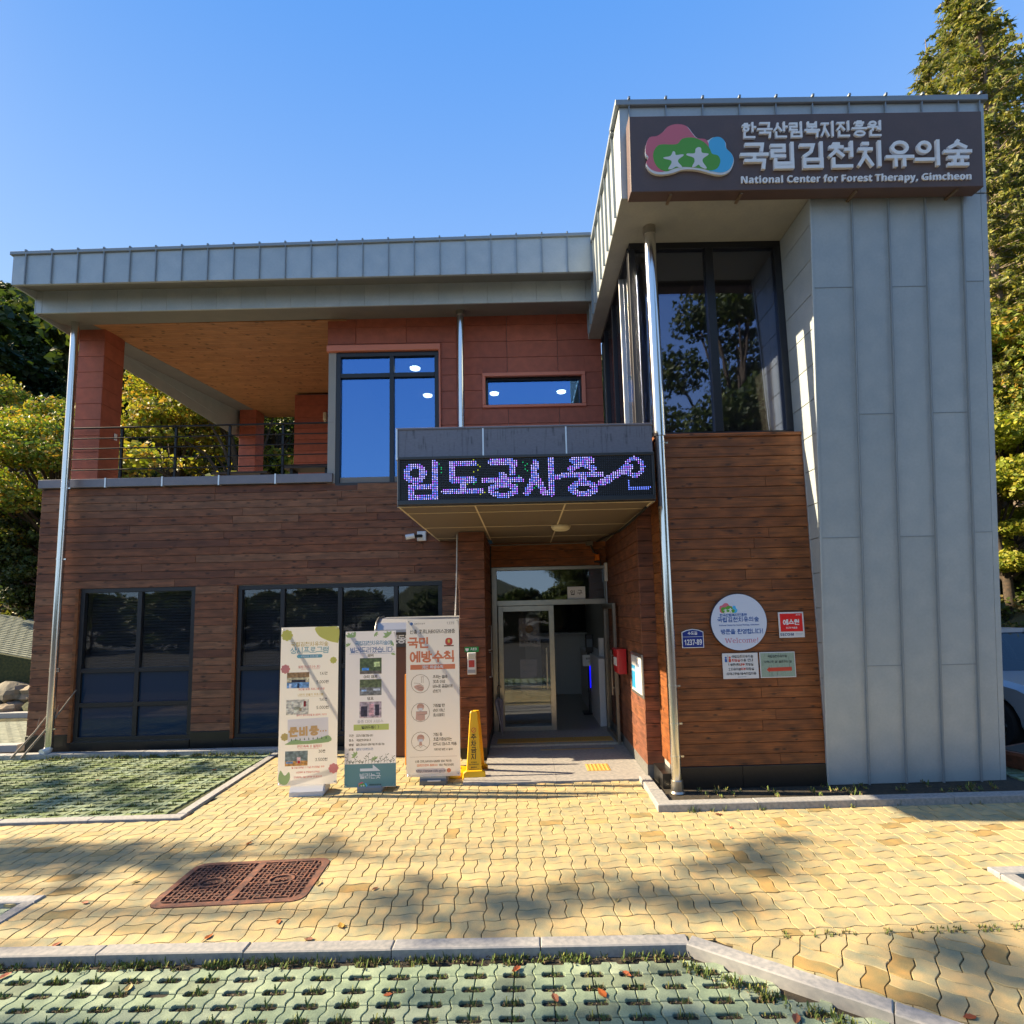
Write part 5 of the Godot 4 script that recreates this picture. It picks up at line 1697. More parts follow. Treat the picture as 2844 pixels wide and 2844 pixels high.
	words(o, "세이프존", 0.085, 0.108, 0.013, 0.002, white(), 0.01)
	latin_at(o, "SECOM", -0.06, -0.113, 0.042, mat("print_navy", lin(0.02, 0.04, 0.14), 0.5), 0.0092, true, false, 1.15)
	sheet(o, "small_print", rect(0.04, -0.106, 0.125, -0.103), mat("print_grey", lin(0.3, 0.32, 0.36), 0.6), 0.0092)
	sheet(o, "small_print", rect(0.04, -0.122, 0.115, -0.119), mat("print_grey", lin(0.3, 0.32, 0.36), 0.6), 0.0092)

	o = thing("toilet_notice", "white toilet notice with black and red Korean lines beneath the round sign", "sign", Vector3(2.508, 1.395, -6.289))
	b = MB.new(); b.plate(rect(-0.208, -0.147, 0.208, 0.147), Transform3D.IDENTITY, 0.0, 0.006, 0.001)
	put(b, "panel", white("panel_white", 0.66), o)
	for q in [[-0.168, 0.075, bm], [-0.122, 0.075, redp]]:
		var man := MB.new()
		man.plate(circle(0.012, 14, q[0], q[1] + 0.022), Transform3D.IDENTITY, 0.006, 0.0075)
		man.plate(rrect(q[0] - 0.013, q[1] - 0.03, q[0] + 0.013, q[1] + 0.008, 0.006, 3), Transform3D.IDENTITY, 0.006, 0.0076)
		put(man, "pictogram", q[2], o)
	sheet(o, "rule", rect(-0.1455, 0.035, -0.1435, 0.125), black, 0.0072)
	words(o, "국립김천치유의숲", 0.028, 0.092, 0.030, 0.004, black, 0.0064)
	words(o, "화장실", -0.05, 0.048, 0.032, 0.005, redp, 0.0064)
	words(o, "이용 안내", 0.078, 0.048, 0.032, 0.004, black, 0.0064)
	words(o, "1.방문센터", -0.075, 0.0, 0.030, 0.004, black, 0.0064, true, 0.92)
	words(o, "내부", 0.02, 0.0, 0.030, 0.005, redp, 0.0064)
	words(o, "화장실", 0.105, 0.0, 0.030, 0.004, black, 0.0064)
	words(o, "2.치유의숲", -0.07, -0.052, 0.030, 0.004, black, 0.0064, true, 0.92)
	words(o, "외부", 0.03, -0.052, 0.030, 0.005, redp, 0.0064)
	words(o, "화장실", 0.11, -0.052, 0.030, 0.004, black, 0.0064)
	words(o, "·자작나무숲/숲속의집이용", 0.0, -0.104, 0.030, 0.004, black, 0.0064, true, 0.94)
	sheet(o, "small_print", rect(-0.04, -0.13, 0.06, -0.124), mat("print_grey", lin(0.3, 0.32, 0.36), 0.6), 0.0072)

	o = thing("direction_sign", "pale green direction sign with a red arrow pointing left", "sign", Vector3(2.944, 1.397, -6.289))
	b = MB.new(); b.plate(rect(-0.207, -0.147, 0.207, 0.147), Transform3D.IDENTITY, 0.0, 0.006, 0.001)
	put(b, "panel", white("panel_white", 0.66), o)
	sheet(o, "green_field", rect(-0.198, -0.138, 0.198, 0.138), tri_mat("birch_print", lin(0.36, 0.47, 0.37), wood_streaks(), 0.5, 0.5), 0.0072, 0.001)
	words(o, "국립김천치유의숲", 0.0, 0.084, 0.028, 0.0035, black, 0.0074, true, 0.98)
	words(o, "'자작나무 숲' 올라가는 길", 0.0, 0.022, 0.028, 0.0035, black, 0.0074, true, 0.95)
	sheet(o, "arrow", PackedVector2Array([Vector2(-0.135, -0.055), Vector2(-0.1, -0.085), Vector2(-0.1, -0.075), Vector2(0.16, -0.072), Vector2(0.16, -0.028), Vector2(-0.1, -0.032), Vector2(-0.1, -0.022)]), redp, 0.0084, 0.001)
	sheet(o, "small_print", rect(-0.05, -0.125, 0.03, -0.119), mat("print_grey", lin(0.3, 0.32, 0.36), 0.6), 0.0082)

	# porch signs
	o = thing("entrance_sign", "white entrance sign with two black Korean letters on transom glass", "sign", Vector3(0.931, 2.391, -9.415))
	b = MB.new(); b.plate(rect(-0.157, -0.111, 0.157, 0.111), Transform3D.IDENTITY, 0.0, 0.006, 0.001)
	put(b, "panel", white("panel_white", 0.66), o)
	words(o, "입 구", 0.0, -0.035, 0.085, 0.011, black, 0.0064)
	o = thing("defibrillator_sign", "green AED sign on the left porch pillar above a wall box", "sign", Vector3(-0.777, 1.555, -7.874))
	b = MB.new(); b.plate(rect(-0.103, -0.038, 0.103, 0.038), Transform3D.IDENTITY, 0.0, 0.006, 0.001)
	put(b, "panel", mat("aed_green", lin(0.02, 0.27, 0.06), 0.45), o)
	latin_at(o, "AED", 0.03, 0.005, 0.05, white(), 0.0068)
	sheet(o, "heart", smooth([Vector2(-0.065, -0.028), Vector2(-0.09, -0.002), Vector2(-0.085, 0.02), Vector2(-0.068, 0.014), Vector2(-0.05, 0.02), Vector2(-0.043, -0.002)]), white(), 0.0072, 0.001)
	o = thing("wall_dispenser", "white wall box with red window below the green AED sign", "wall box", Vector3(-0.775, 1.36, -7.876))
	put(boxm(Vector3(-0.062, -0.16, 0), Vector3(0.062, 0.155, 0.06), 0.01), "case", white("case_white", 0.62), o)
	put(boxm(Vector3(-0.042, -0.055, 0.055), Vector3(0.042, 0.045, 0.064), 0.004), "red_window", mat("dispenser_red", lin(0.45, 0.05, 0.04), 0.35), o)
	put(boxm(Vector3(-0.05, 0.06, 0.055), Vector3(0.05, 0.13, 0.062), 0.003), "top_label", mat("label_cream", lin(0.55, 0.52, 0.42), 0.5), o)
	put(boxm(Vector3(-0.055, -0.14, 0.055), Vector3(0.055, -0.09, 0.062), 0.003), "bottom_label", mat("print_grey", lin(0.3, 0.32, 0.36), 0.6), o)
	o = thing("red_wall_box", "red wall box with white label beside the open door", "wall box", Vector3(1.45, 1.33, -7.9), -PI / 2)
	put(boxm(Vector3(-0.17, -0.17, 0), Vector3(0.17, 0.17, 0.13), 0.02), "case", mat("box_red", lin(0.42, 0.012, 0.015), 0.35), o)
	put(boxm(Vector3(-0.12, -0.06, 0.125), Vector3(0.12, 0.06, 0.134)), "label", white("label_white", 0.6), o)
	put(boxm(Vector3(-0.185, 0.16, 0.0), Vector3(0.185, 0.185, 0.145), 0.006), "lid", mat("box_red", lin(0.42, 0.012, 0.015), 0.35), o)
	o = thing("framed_notice", "steel framed notice with white and blue poster on right porch wall", "notice board", Vector3(1.468, 1.24, -7.06), -PI / 2)
	put(boxm(Vector3(-0.35, -0.27, 0), Vector3(0.35, 0.27, 0.018), 0.004), "frame", mat("frame_steel", lin(0.42, 0.42, 0.41), 0.3, 0.8), o)
	put(boxm(Vector3(-0.3, -0.23, 0.015), Vector3(0.3, 0.23, 0.021)), "poster", white("poster_white", 0.62), o)
	put(boxm(Vector3(-0.29, -0.2, 0.02), Vector3(-0.07, 0.1, 0.023)), "blue_panel", mat("poster_blue", lin(0.03, 0.26, 0.5), 0.4), o)
	words(o, "휠체어 대여", -0.18, 0.02, 0.035, 0.004, white(), 0.0235)
	words(o, "안내 말씀", 0.12, 0.1, 0.05, 0.006, bm, 0.0215)
	for k in 5: sheet(o, "small_print", rect(0.0, -0.04 - k * 0.035, 0.26, -0.032 - k * 0.035), mat("print_grey", lin(0.3, 0.32, 0.36), 0.6), 0.0225)

	# camera on the wall and lamp under the canopy
	o = thing("security_camera", "white bullet camera with black arm on the timber wall", "camera", Vector3(-1.69, 3.39, -8.915))
	var cw := white("camera_white", 0.75)
	put(boxm(Vector3(-0.075, -0.08, 0), Vector3(0.075, 0.08, 0.05), 0.012), "mount", cw, o)
	put(tubem([Vector3(0, 0, 0.05), Vector3(-0.03, -0.005, 0.1), Vector3(-0.12, -0.02, 0.14)], [0.026], 12), "arm", mat("camera_black", lin(0.02, 0.02, 0.02), 0.4), o)
	put(tubem([Vector3(-0.1, -0.01, 0.14), Vector3(-0.24, -0.035, 0.17)], [0.043], 18), "body", cw, o)
	put(tubem([Vector3(-0.24, -0.035, 0.17), Vector3(-0.246, -0.036, 0.1715)], [0.03], 18), "lens", mat("camera_black", lin(0.02, 0.02, 0.02), 0.4), o)
	o = thing("porch_lamp", "round cream ceiling lamp under the canopy", "lamp", Vector3(0.555, 3.296, -7.55))
	put(lathe([Vector2(0.0, -0.075), Vector2(0.09, -0.07), Vector2(0.125, -0.05), Vector2(0.135, -0.025)], 32), "diffuser", mat("lamp_opal", lin(0.66, 0.60, 0.42), 0.35), o)
	put(lathe([Vector2(0.135, -0.025), Vector2(0.142, -0.02), Vector2(0.142, 0.0)], 32), "rim", mat("lamp_rim", lin(0.5, 0.45, 0.33), 0.4), o)
	# wiring over the door
	o = thing("cable_run", "grey conduit and sagging black cables above the entrance door", "cable")
	put(tubem([Vector3(-0.57, 3.255, -9.3), Vector3(1.15, 3.265, -9.3)], [0.014], 8), "conduit", mat("conduit", lin(0.14, 0.12, 0.10), 0.6), o)
	put(boxm(Vector3(1.12, 3.22, -9.36), Vector3(1.24, 3.297, -9.26), 0.01), "junction_box", mat("conduit", lin(0.14, 0.12, 0.10), 0.6), o)
	var bk := mat("cable_black", lin(0.012, 0.012, 0.012), 0.6)
	put(tubem([Vector3(1.2, 3.23, -9.3), Vector3(1.25, 3.1, -9.33), Vector3(1.33, 3.05, -9.34), Vector3(1.37, 2.92, -9.35), Vector3(1.37, 2.86, -9.35)], [0.018], 8), "cable", bk, o)
	put(tubem([Vector3(1.47, 3.275, -6.2), Vector3(1.4, 3.2, -6.9), Vector3(1.44, 3.24, -7.8), Vector3(1.3, 3.27, -9.2)], [0.016], 8), "cable", bk, o)
	put(tubem([Vector3(-0.56, 3.26, -9.3), Vector3(-0.57, 3.0, -9.36), Vector3(-0.572, 2.4, -9.36)], [0.012], 8), "cable", bk, o)
	o = thing("warning_beacon", "small orange beacon over the door frame", "beacon", Vector3(1.31, 2.99, -9.36))
	put(boxm(Vector3(-0.05, -0.075, -0.03), Vector3(0.05, -0.045, 0.05), 0.005), "base", bk, o)
	put(boxm(Vector3(-0.045, -0.045, -0.025), Vector3(0.045, 0.075, 0.045), 0.012), "dome", mat("beacon_orange", lin(0.62, 0.15, 0.01), 0.25), o)
	o = thing("door_sensor", "white box of the door controller beside the transom", "control box", Vector3(1.47, 2.74, -9.30))
	put(boxm(Vector3(-0.045, -0.16, -0.07), Vector3(0.0, 0.16, 0.07), 0.008), "case", white("case_white", 0.62), o)
	put(tubem([Vector3(-0.02, -0.16, 0), Vector3(-0.02, -0.6, 0.0)], [0.01], 8), "rod", mat("frame_steel", lin(0.42, 0.42, 0.41), 0.3, 0.8), o)

# ---------------------------------------------------------------- banners
func photo_tex(key: String, base: Color, spots: Array, sd: int) -> ImageTexture:
	var im := Image.create(96, 72, true, Image.FORMAT_RGB8)
	var n := noise(0.06, sd, 4)
	for y in 72:
		for x in 96:
			var c := base
			for s in spots:
				if x >= s[0] and x < s[2] and y >= s[1] and y < s[3]: c = s[4]
			var g := 1.2 + 0.45 * n.get_noise_2d(x * 0.7, y * 0.9) + 0.1 * n.get_noise_2d(x * 2.2 + 90.0, y * 2.4)
			im.set_pixel(x, y, Color(clampf(c.r * g, 0, 1), clampf(c.g * g, 0, 1), clampf(c.b * g, 0, 1)))
	im.generate_mipmaps()
	return ImageTexture.create_from_image(im)

func photo(parent: Node, key: String, x: float, y: float, w: float, h: float, z: float, base: Color, spots: Array, sd: int) -> void:
	var m := mat("photo_" + key, Color.WHITE, 0.6)
	m.albedo_texture = photo_tex(key, base, spots, sd)
	m.backlight_enabled = true
	m.backlight = Color(0.3, 0.3, 0.3)
	var q := QuadMesh.new()
	q.size = Vector2(w, h)
	put(q, "printed_photo", m, parent, Vector3(x, y, z))

func cloth(key: String, c: Color) -> StandardMaterial3D:
	var m := mat(key, c, 0.8)
	m.backlight_enabled = true
	var b := 0.98 if key.begins_with("cloth") or key.begins_with("paper") else 0.3
	m.backlight = Color(b, b, b)
	return m

# a cloth stretched on two crossed rods over a weighted foot; origin on the ground under the foot
func banner_stand(o: Node3D, w: float, y0: float, y1: float, cm: Material, foot_col: Color, foot_w: float, tilt: float) -> Node3D:
	var foot := MB.new()
	var pr := [Vector2(-0.13, 0.0), Vector2(0.13, 0.0), Vector2(0.13, 0.05), Vector2(0.085, 0.12), Vector2(-0.085, 0.12), Vector2(-0.13, 0.05)]
	var pp := PackedVector2Array()
	for q in pr: pp.append(q)
	foot.plate(pp, Transform3D(Basis(Vector3.UP, PI / 2), Vector3(-foot_w / 2, 0, 0)), 0.0, foot_w, 0.018)
	put(foot, "foot", mat("banner_foot_%d" % int(foot_col.r * 1000), foot_col, 0.45), o)
	var rods := mat("rod_black", lin(0.02, 0.02, 0.022), 0.4)
	var ct := Vector3(0, 0.13, -0.04)
	var cl := part("banner", o)
	cl.position = Vector3(0, 0, 0.115)
	cl.rotation.x = -tilt
	var knot := Vector3(0, y0 + (y1 - y0) * 0.36, -0.10)
	put(tubem([Vector3(0, 0.1, 0.0), Vector3(0, knot.y, 0.0)], [0.011], 8), "mast", rods, o)
	for c in [Vector2(-1, 1), Vector2(1, 1), Vector2(-1, -1), Vector2(1, -1)]:
		var e := Vector3(c.x * (w / 2 - 0.025), y1 - 0.025 if c.y > 0 else y0 + 0.025, -0.006)
		put(tubem([knot + Vector3(0, c.y * 0.02, 0), e], [0.006], 6), "rod", rods, cl)
		put(lathe([Vector2(0.0, 0.006), Vector2(0.009, 0.004), Vector2(0.012, 0.0)], 10), "eyelet", mat("frame_steel", lin(0.42, 0.42, 0.41), 0.3, 0.8), cl, e + Vector3(0, 0, 0.012))
	# cloth as a gently bowed sheet
	var m := MB.new()
	var nx := 6; var ny := 14
	for i in nx:
		for j in ny:
			var P = func(a: int, b: int) -> Vector3:
				var u := float(a) / nx; var v := float(b) / ny
				return Vector3((u - 0.5) * w, lerpf(y0, y1, v), 0.0)
			m.quad(P.call(i, j), P.call(i + 1, j), P.call(i + 1, j + 1), P.call(i, j + 1))
	put(m, "cloth", cm, cl)
	return cl

func build_banners() -> void:
	var Z := 0.0015
	var gold := cloth("ink_gold", lin(0.62, 0.45, 0.14)); var teal := cloth("ink_teal", lin(0.16, 0.42, 0.46)); var pinkk := cloth("ink_pink", lin(0.75, 0.25, 0.22))
	var dark := cloth("ink_dark", lin(0.03, 0.028, 0.03)); var orange := cloth("ink_orange", lin(0.75, 0.22, 0.10)); var wht := cloth("ink_white", lin(0.8, 0.8, 0.8))
	var yell := cloth("ink_yellow", lin(0.72, 0.62, 0.12)); var leafg := cloth("ink_leaf", lin(0.36, 0.50, 0.20)); var blue := cloth("ink_blue", lin(0.10, 0.20, 0.42)); var grey := cloth("ink_grey", lin(0.35, 0.35, 0.36))
	# 1: cream programme banner
	var o := thing("programme_banner", "cream banner stand with yellow leaf print and programme price list", "banner", Vector3(-2.6, 0, -6.62), 0.06)
	var c := banner_stand(o, 0.68, 0.125, 1.965, cloth("cloth_cream", lin(0.92, 0.87, 0.77)), lin(0.50, 0.51, 0.54), 0.40, 0.012)
	sheet(c, "leaf_print", smooth([Vector2(0.06, 1.955), Vector2(0.1, 1.86), Vector2(0.2, 1.8), Vector2(0.3, 1.77), Vector2(0.336, 1.78), Vector2(0.336, 1.95), Vector2(0.2, 1.962)]), yell, Z)
	for f in [[-0.27, 1.87, 0.075, yell], [0.28, 1.56, 0.045, yell], [-0.28, 1.47, 0.06, pinkk], [-0.27, 0.68, 0.05, gold], [0.3, 0.3, 0.065, pinkk]]:
		var petals := MB.new()
		for k in 8:
			var a := TAU * k / 8
			petals.plate(circle(f[2] * 0.3, 10, f[0] + cos(a) * f[2] * 0.62, f[1] + sin(a) * f[2] * 0.62), Transform3D.IDENTITY, Z, Z + 0.0006 + (k % 3) * 0.0002)
		petals.plate(circle(f[2] * 0.42, 12, f[0], f[1]), Transform3D.IDENTITY, Z, Z + 0.0016)
		put(petals, "flower_print", f[3], c)
	sheet(c, "leaf_print", smooth([Vector2(-0.31, 0.30), Vector2(-0.33, 0.18), Vector2(-0.25, 0.135), Vector2(-0.2, 0.2), Vector2(-0.21, 0.28), Vector2(-0.26, 0.24)]), leafg, Z)
	words(c, "국립김천치유의숲", 0.0, 1.735, 0.052, 0.006, gold, Z, true, 1.0)
	words(c, "상시프로그램", 0.0, 1.648, 0.076, 0.008, teal, Z, true, 0.94)
	sheet(c, "pill", rrect(-0.15, 1.595, 0.15, 1.635, 0.02), teal, Z)
	words(c, "산림치유 프로그램", 0.0, 1.603, 0.023, 0.003, wht, Z + 0.0008)
	words(c, "힐링가이드(수,토)", 0.0, 1.475, 0.03, 0.0035, pinkk, Z)
	sheet(c, "rule", rect(-0.1, 1.462, 0.12, 1.465), pinkk, Z)
	photo(c, "hall", -0.13, 1.335, 0.26, 0.185, Z, Color(0.55, 0.42, 0.28), [[0, 24, 96, 44, Color(0.72, 0.66, 0.52)], [20, 34, 80, 46, Color(0.2, 0.18, 0.2)], [0, 46, 96, 72, Color(0.42, 0.55, 0.68)], [10, 52, 20, 72, Color(0.8, 0.8, 0.85)], [45, 50, 54, 72, Color(0.15, 0.2, 0.3)]], 3)
	words(c, "1시간", 0.17, 1.39, 0.034, 0.004, dark, Z)
	words(c, "5.000원", 0.16, 1.29, 0.036, 0.004, dark, Z)
	words(c, "*개인별 맞춤 프로그램 운영", 0.02, 1.215, 0.024, 0.003, pinkk, Z)
	words(c, "나만의 만들기 프로그램", 0.02, 1.15, 0.026, 0.003, gold, Z)
	sheet(c, "rule", rect(-0.13, 1.14, 0.15, 1.142), gold, Z)
	photo(c, "craft", -0.13, 1.02, 0.26, 0.175, Z, Color(0.74, 0.70, 0.62), [[35, 34, 60, 50, Color(0.62, 0.6, 0.5)], [56, 40, 66, 54, Color(0.5, 0.42, 0.3)], [74, 8, 84, 34, Color(0.5, 0.14, 0.12)]], 5)
	words(c, "1시간", 0.17, 1.085, 0.034, 0.004, dark, Z)
	words(c, "5.000원", 0.165, 0.99, 0.036, 0.004, dark, Z)
	words(c, "*칠하기 엽서,자연물,향,세라믹 그리기", 0.03, 0.915, 0.021, 0.0028, pinkk, Z, true, 0.95)
	var paste := part("pasted_note", c)
	paste.position = Vector3(0.0, 0.74, 0.004)
	paste.rotation.z = 0.03
	sheet(paste, "paper", rect(-0.235, -0.145, 0.235, 0.145), cloth("paper_lilac", lin(0.60, 0.60, 0.72)), 0.0, 0.002)
	words(paste, "준비중", -0.04, -0.05, 0.1, 0.024, cloth("ink_tan", lin(0.72, 0.42, 0.16)), 0.0006, true, 1.12)
	for k in 3: sheet(paste, "dot", circle(0.009, 10, 0.145 + k * 0.03, -0.01), cloth("ink_tan", lin(0.72, 0.42, 0.16)), 0.0016)
	sheet(paste, "hill_print", smooth([Vector2(-0.233, -0.143), Vector2(-0.233, -0.12), Vector2(-0.15, -0.088), Vector2(-0.05, -0.112), Vector2(0.1, -0.1), Vector2(0.233, -0.065), Vector2(0.233, -0.143)]), leafg, 0.0016, 0.001)
	for k in 9: sheet(paste, "tree_print", PackedVector2Array([Vector2(-0.2 + k * 0.05, -0.1), Vector2(-0.185 + k * 0.05, -0.1), Vector2(-0.1925 + k * 0.05, -0.07)]), cloth("ink_pine", lin(0.05, 0.14, 0.05)), 0.0026)
	words(c, "편안족욕 & 힐링티", 0.02, 0.548, 0.032, 0.004, pinkk, Z)
	sheet(c, "rule", rect(-0.11, 0.535, 0.13, 0.538), pinkk, Z)
	photo(c, "tea", -0.13, 0.43, 0.26, 0.17, Z, Color(0.42, 0.46, 0.44), [[0, 48, 96, 72, Color(0.66, 0.48, 0.26)], [50, 30, 66, 60, Color(0.75, 0.62, 0.6)], [54, 48, 64, 60, Color(0.75, 0.1, 0.12)], [4, 50, 34, 60, Color(0.4, 0.5, 0.6)]], 7)
	words(c, "30분", 0.165, 0.485, 0.034, 0.004, dark, Z)
	words(c, "3.500원", 0.16, 0.39, 0.036, 0.004, dark, Z)
	for k in 3: words(c, ["*월 요일(공휴일),1/1(설),추석(당일) 휴무", "*사전예약 및 현장접수(선착순)", "*단체예약시 할인,문의는 안내데스크"][k], 0.0, 0.315 - k * 0.055, 0.021, 0.0028, pinkk, Z, true, 0.9)
	# 2: blue lending banner
	o = thing("lending_banner", "pale lilac banner stand with three photos and a teal arrow panel", "banner", Vector3(-1.88, 0, -6.70), 0.02)
	c = banner_stand(o, 0.61, 0.055, 1.895, cloth("cloth_lilac", lin(0.78, 0.79, 0.88)), lin(0.20, 0.22, 0.23), 0.30, 0.0)
	sheet(c, "teal_panel", rect(-0.304, 0.058, 0.304, 0.325), cloth("ink_teal_field", lin(0.12, 0.27, 0.28)), Z)
	sheet(c, "arrow", PackedVector2Array([Vector2(-0.12, 0.24), Vector2(0.12, 0.24), Vector2(0.03, 0.315), Vector2(0.03, 0.272), Vector2(-0.12, 0.272)]), wht, Z + 0.001)
	words(c, "빌리는곳", 0.0, 0.155, 0.062, 0.007, wht, Z + 0.001, true, 0.95)
	logo(c, -0.085, 0.09, 0.105, Z + 0.001, 0.0004)
	words(c, "국립김천치유의숲", 0.06, 0.075, 0.017, 0.0022, dark, Z + 0.001)
	for q in [[-0.25, 1.82, 0.07, 0.5], [-0.18, 1.86, 0.05, 2.0], [0.22, 1.83, 0.08, 1.2], [0.27, 1.75, 0.05, 2.6], [0.05, 1.865, 0.045, 4.6], [-0.27, 1.72, 0.045, 1.0], [0.27, 1.6, 0.035, 0.3], [-0.17, 0.42, 0.06, 1.4], [0.06, 0.37, 0.05, 1.0]]:
		var lm := MB.new()
		for k in 4:
			var a: float = q[3] + k * 0.7
			var d := Vector2(cos(a), sin(a)); var nn := Vector2(-d.y, d.x)
			var p0 := Vector2(q[0], q[1])
			var pl := [p0, p0 + d * q[2] * 0.5 + nn * q[2] * 0.22, p0 + d * q[2], p0 + d * q[2] * 0.5 - nn * q[2] * 0.22]
			for i in 4: pl[i] = Vector2(clampf(pl[i].x, -0.303, 0.303), clampf(pl[i].y, 0.06, 1.892))
			if absf((pl[1] - pl[0]).cross(pl[2] - pl[0])) > 1e-5:
				lm.plate(PackedVector2Array(pl), Transform3D.IDENTITY, Z, Z + 0.0005 + k * 0.0002)
		put(lm, "leaf_print", leafg, c)
	for k in 16:
		var x := -0.28 + k * 0.037
		var h := 0.34 + rng.randf_range(0.02, 0.11)
		var tw := MB.new()
		stroke(tw, [Vector2(x, 0.328), Vector2(x + rng.randf_range(-0.02, 0.02), h)], 0.003, Transform3D.IDENTITY, Z, Z + 0.0007)
		for j in 3:
			var yy := lerpf(0.34, h, (j + 1) / 3.0)
			stroke(tw, [Vector2(x, yy - 0.012), Vector2(x + (0.016 if j % 2 == 0 else -0.016), yy)], 0.007, Transform3D.IDENTITY, Z, Z + 0.0009)
		put(tw, "twig_print", cloth("ink_twig", lin(0.12, 0.16, 0.14)), c)
	words(c, "국립김천치유의숲이", 0.03, 1.725, 0.052, 0.007, cloth("ink_sky", lin(0.16, 0.34, 0.5)), Z, true, 0.9)
	words(c, "빌려드리겠습니다.", 0.02, 1.635, 0.066, 0.008, blue, Z, true, 0.93)
	sheet(c, "rule", rect(-0.26, 1.622, 0.28, 1.625), blue, Z)
	for q in [["해먹", 1.582, 1.475, Color(0.32, 0.36, 0.24), [[10, 44, 40, 56, Color(0.3, 0.5, 0.75)], [62, 18, 88, 40, Color(0.7, 0.74, 0.5)], [0, 58, 96, 72, Color(0.4, 0.36, 0.32)]], 11], ["야외 매트", 1.328, 1.22, Color(0.36, 0.38, 0.26), [[0, 36, 96, 72, Color(0.45, 0.44, 0.42)], [8, 46, 30, 54, Color(0.6, 0.68, 0.8)], [60, 42, 90, 52, Color(0.7, 0.7, 0.72)]], 13], ["담요", 1.07, 0.955, Color(0.62, 0.55, 0.56), [[6, 20, 34, 66, Color(0.22, 0.2, 0.25)], [42, 10, 62, 64, Color(0.72, 0.55, 0.56)], [68, 14, 86, 62, Color(0.22, 0.2, 0.25)]], 17]]:
		words(c, q[0], 0.0, q[1], 0.036, 0.0045, dark, Z)
		photo(c, q[0], 0.0, q[2], 0.262, 0.19, Z, q[3], q[4], q[5])
	words(c, "물품 대여 서비스", 0.0, 0.80, 0.038, 0.004, cloth("ink_faint", lin(0.48, 0.48, 0.54)), Z)
	sheet(c, "yellow_band", rect(-0.2, 0.715, 0.22, 0.785), cloth("ink_lime", lin(0.60, 0.64, 0.16)), Z)
	words(c, "빌려드림(林)", 0.0, 0.732, 0.036, 0.0042, dark, Z + 0.0009)
	var inf := [["기간", "2021년 8월 30일~상시", dark], ["장소", "국립김천치유의숲 내", dark], ["방법", "물품 대여서비스 명부 작성 후 이용 가능", dark], ["비용", "물품 당 1,000원(2시간)", blue]]
	for k in 4:
		words(c, inf[k][0], -0.225, 0.642 - k * 0.053, 0.028, 0.004, dark, Z)
		words(c, inf[k][1], -0.17, 0.642 - k * 0.053, 0.027, 0.0028, inf[k][2], Z, false, 0.74, "lettering", 0.86)
	# 3: white health rules banner
	o = thing("health_rules_banner", "white banner stand with orange headline and three round pictures", "banner", Vector3(-1.16, 0, -6.90), 0.0)
	c = banner_stand(o, 0.665, 0.10, 2.02, cloth("cloth_white", lin(0.90, 0.88, 0.86)), lin(0.10, 0.11, 0.12), 0.34, 0.0)
	put(boxm(Vector3(-0.07, 0.045, 0.125), Vector3(0.09, 0.06, 0.14)), "foot_handle", mat("handle_grey", lin(0.5, 0.5, 0.52), 0.4), o)
	words(c, "신종 코로나바이러스감염증", 0.0, 1.84, 0.05, 0.0058, dark, Z, true, 0.96, "lettering", 0.9)
	words(c, "국민", -0.17, 1.665, 0.125, 0.021, orange, Z, true, 1.04)
	words(c, "예방수칙", 0.0, 1.485, 0.135, 0.022, orange, Z, true, 1.0)
	sheet(c, "red_band", rect(-0.28, 1.395, 0.28, 1.455), orange, Z)
	words(c, "개인 위생수칙", 0.0, 1.405, 0.04, 0.006, wht, Z + 0.0008)
	sheet(c, "siren_base", rect(0.145, 1.675, 0.265, 1.69), cloth("ink_brown", lin(0.2, 0.08, 0.05)), Z)
	sheet(c, "siren", rrect(0.16, 1.69, 0.25, 1.78, 0.035), cloth("ink_red", lin(0.62, 0.07, 0.05)), Z)
	sheet(c, "siren_light", circle(0.016, 12, 0.205, 1.74, 1.4), yell, Z + 0.0012)
	sheet(c, "crest", circle(0.02, 16, -0.265, 1.965), blue, Z)
	words(c, "질병관리본부", -0.16, 1.955, 0.022, 0.0025, grey, Z)
	latin_at(c, "1339", 0.225, 1.965, 0.045, grey, Z + 0.0006, false)
	var skin := cloth("ink_skin", lin(0.70, 0.42, 0.32)); var line := cloth("ink_line", lin(0.16, 0.10, 0.08)); var hair := cloth("ink_hair", lin(0.62, 0.34, 0.25))
	var tx := [["흐르는 물에", "30초 이상", "비누로 꼼꼼하게", "손씻기"], ["기침할 땐", "손이 아닌", "옷소매로!"], ["기침 등", "호흡기증상자는", "반드시 마스크 착용", "의료기관 방문 시 필수!"]]
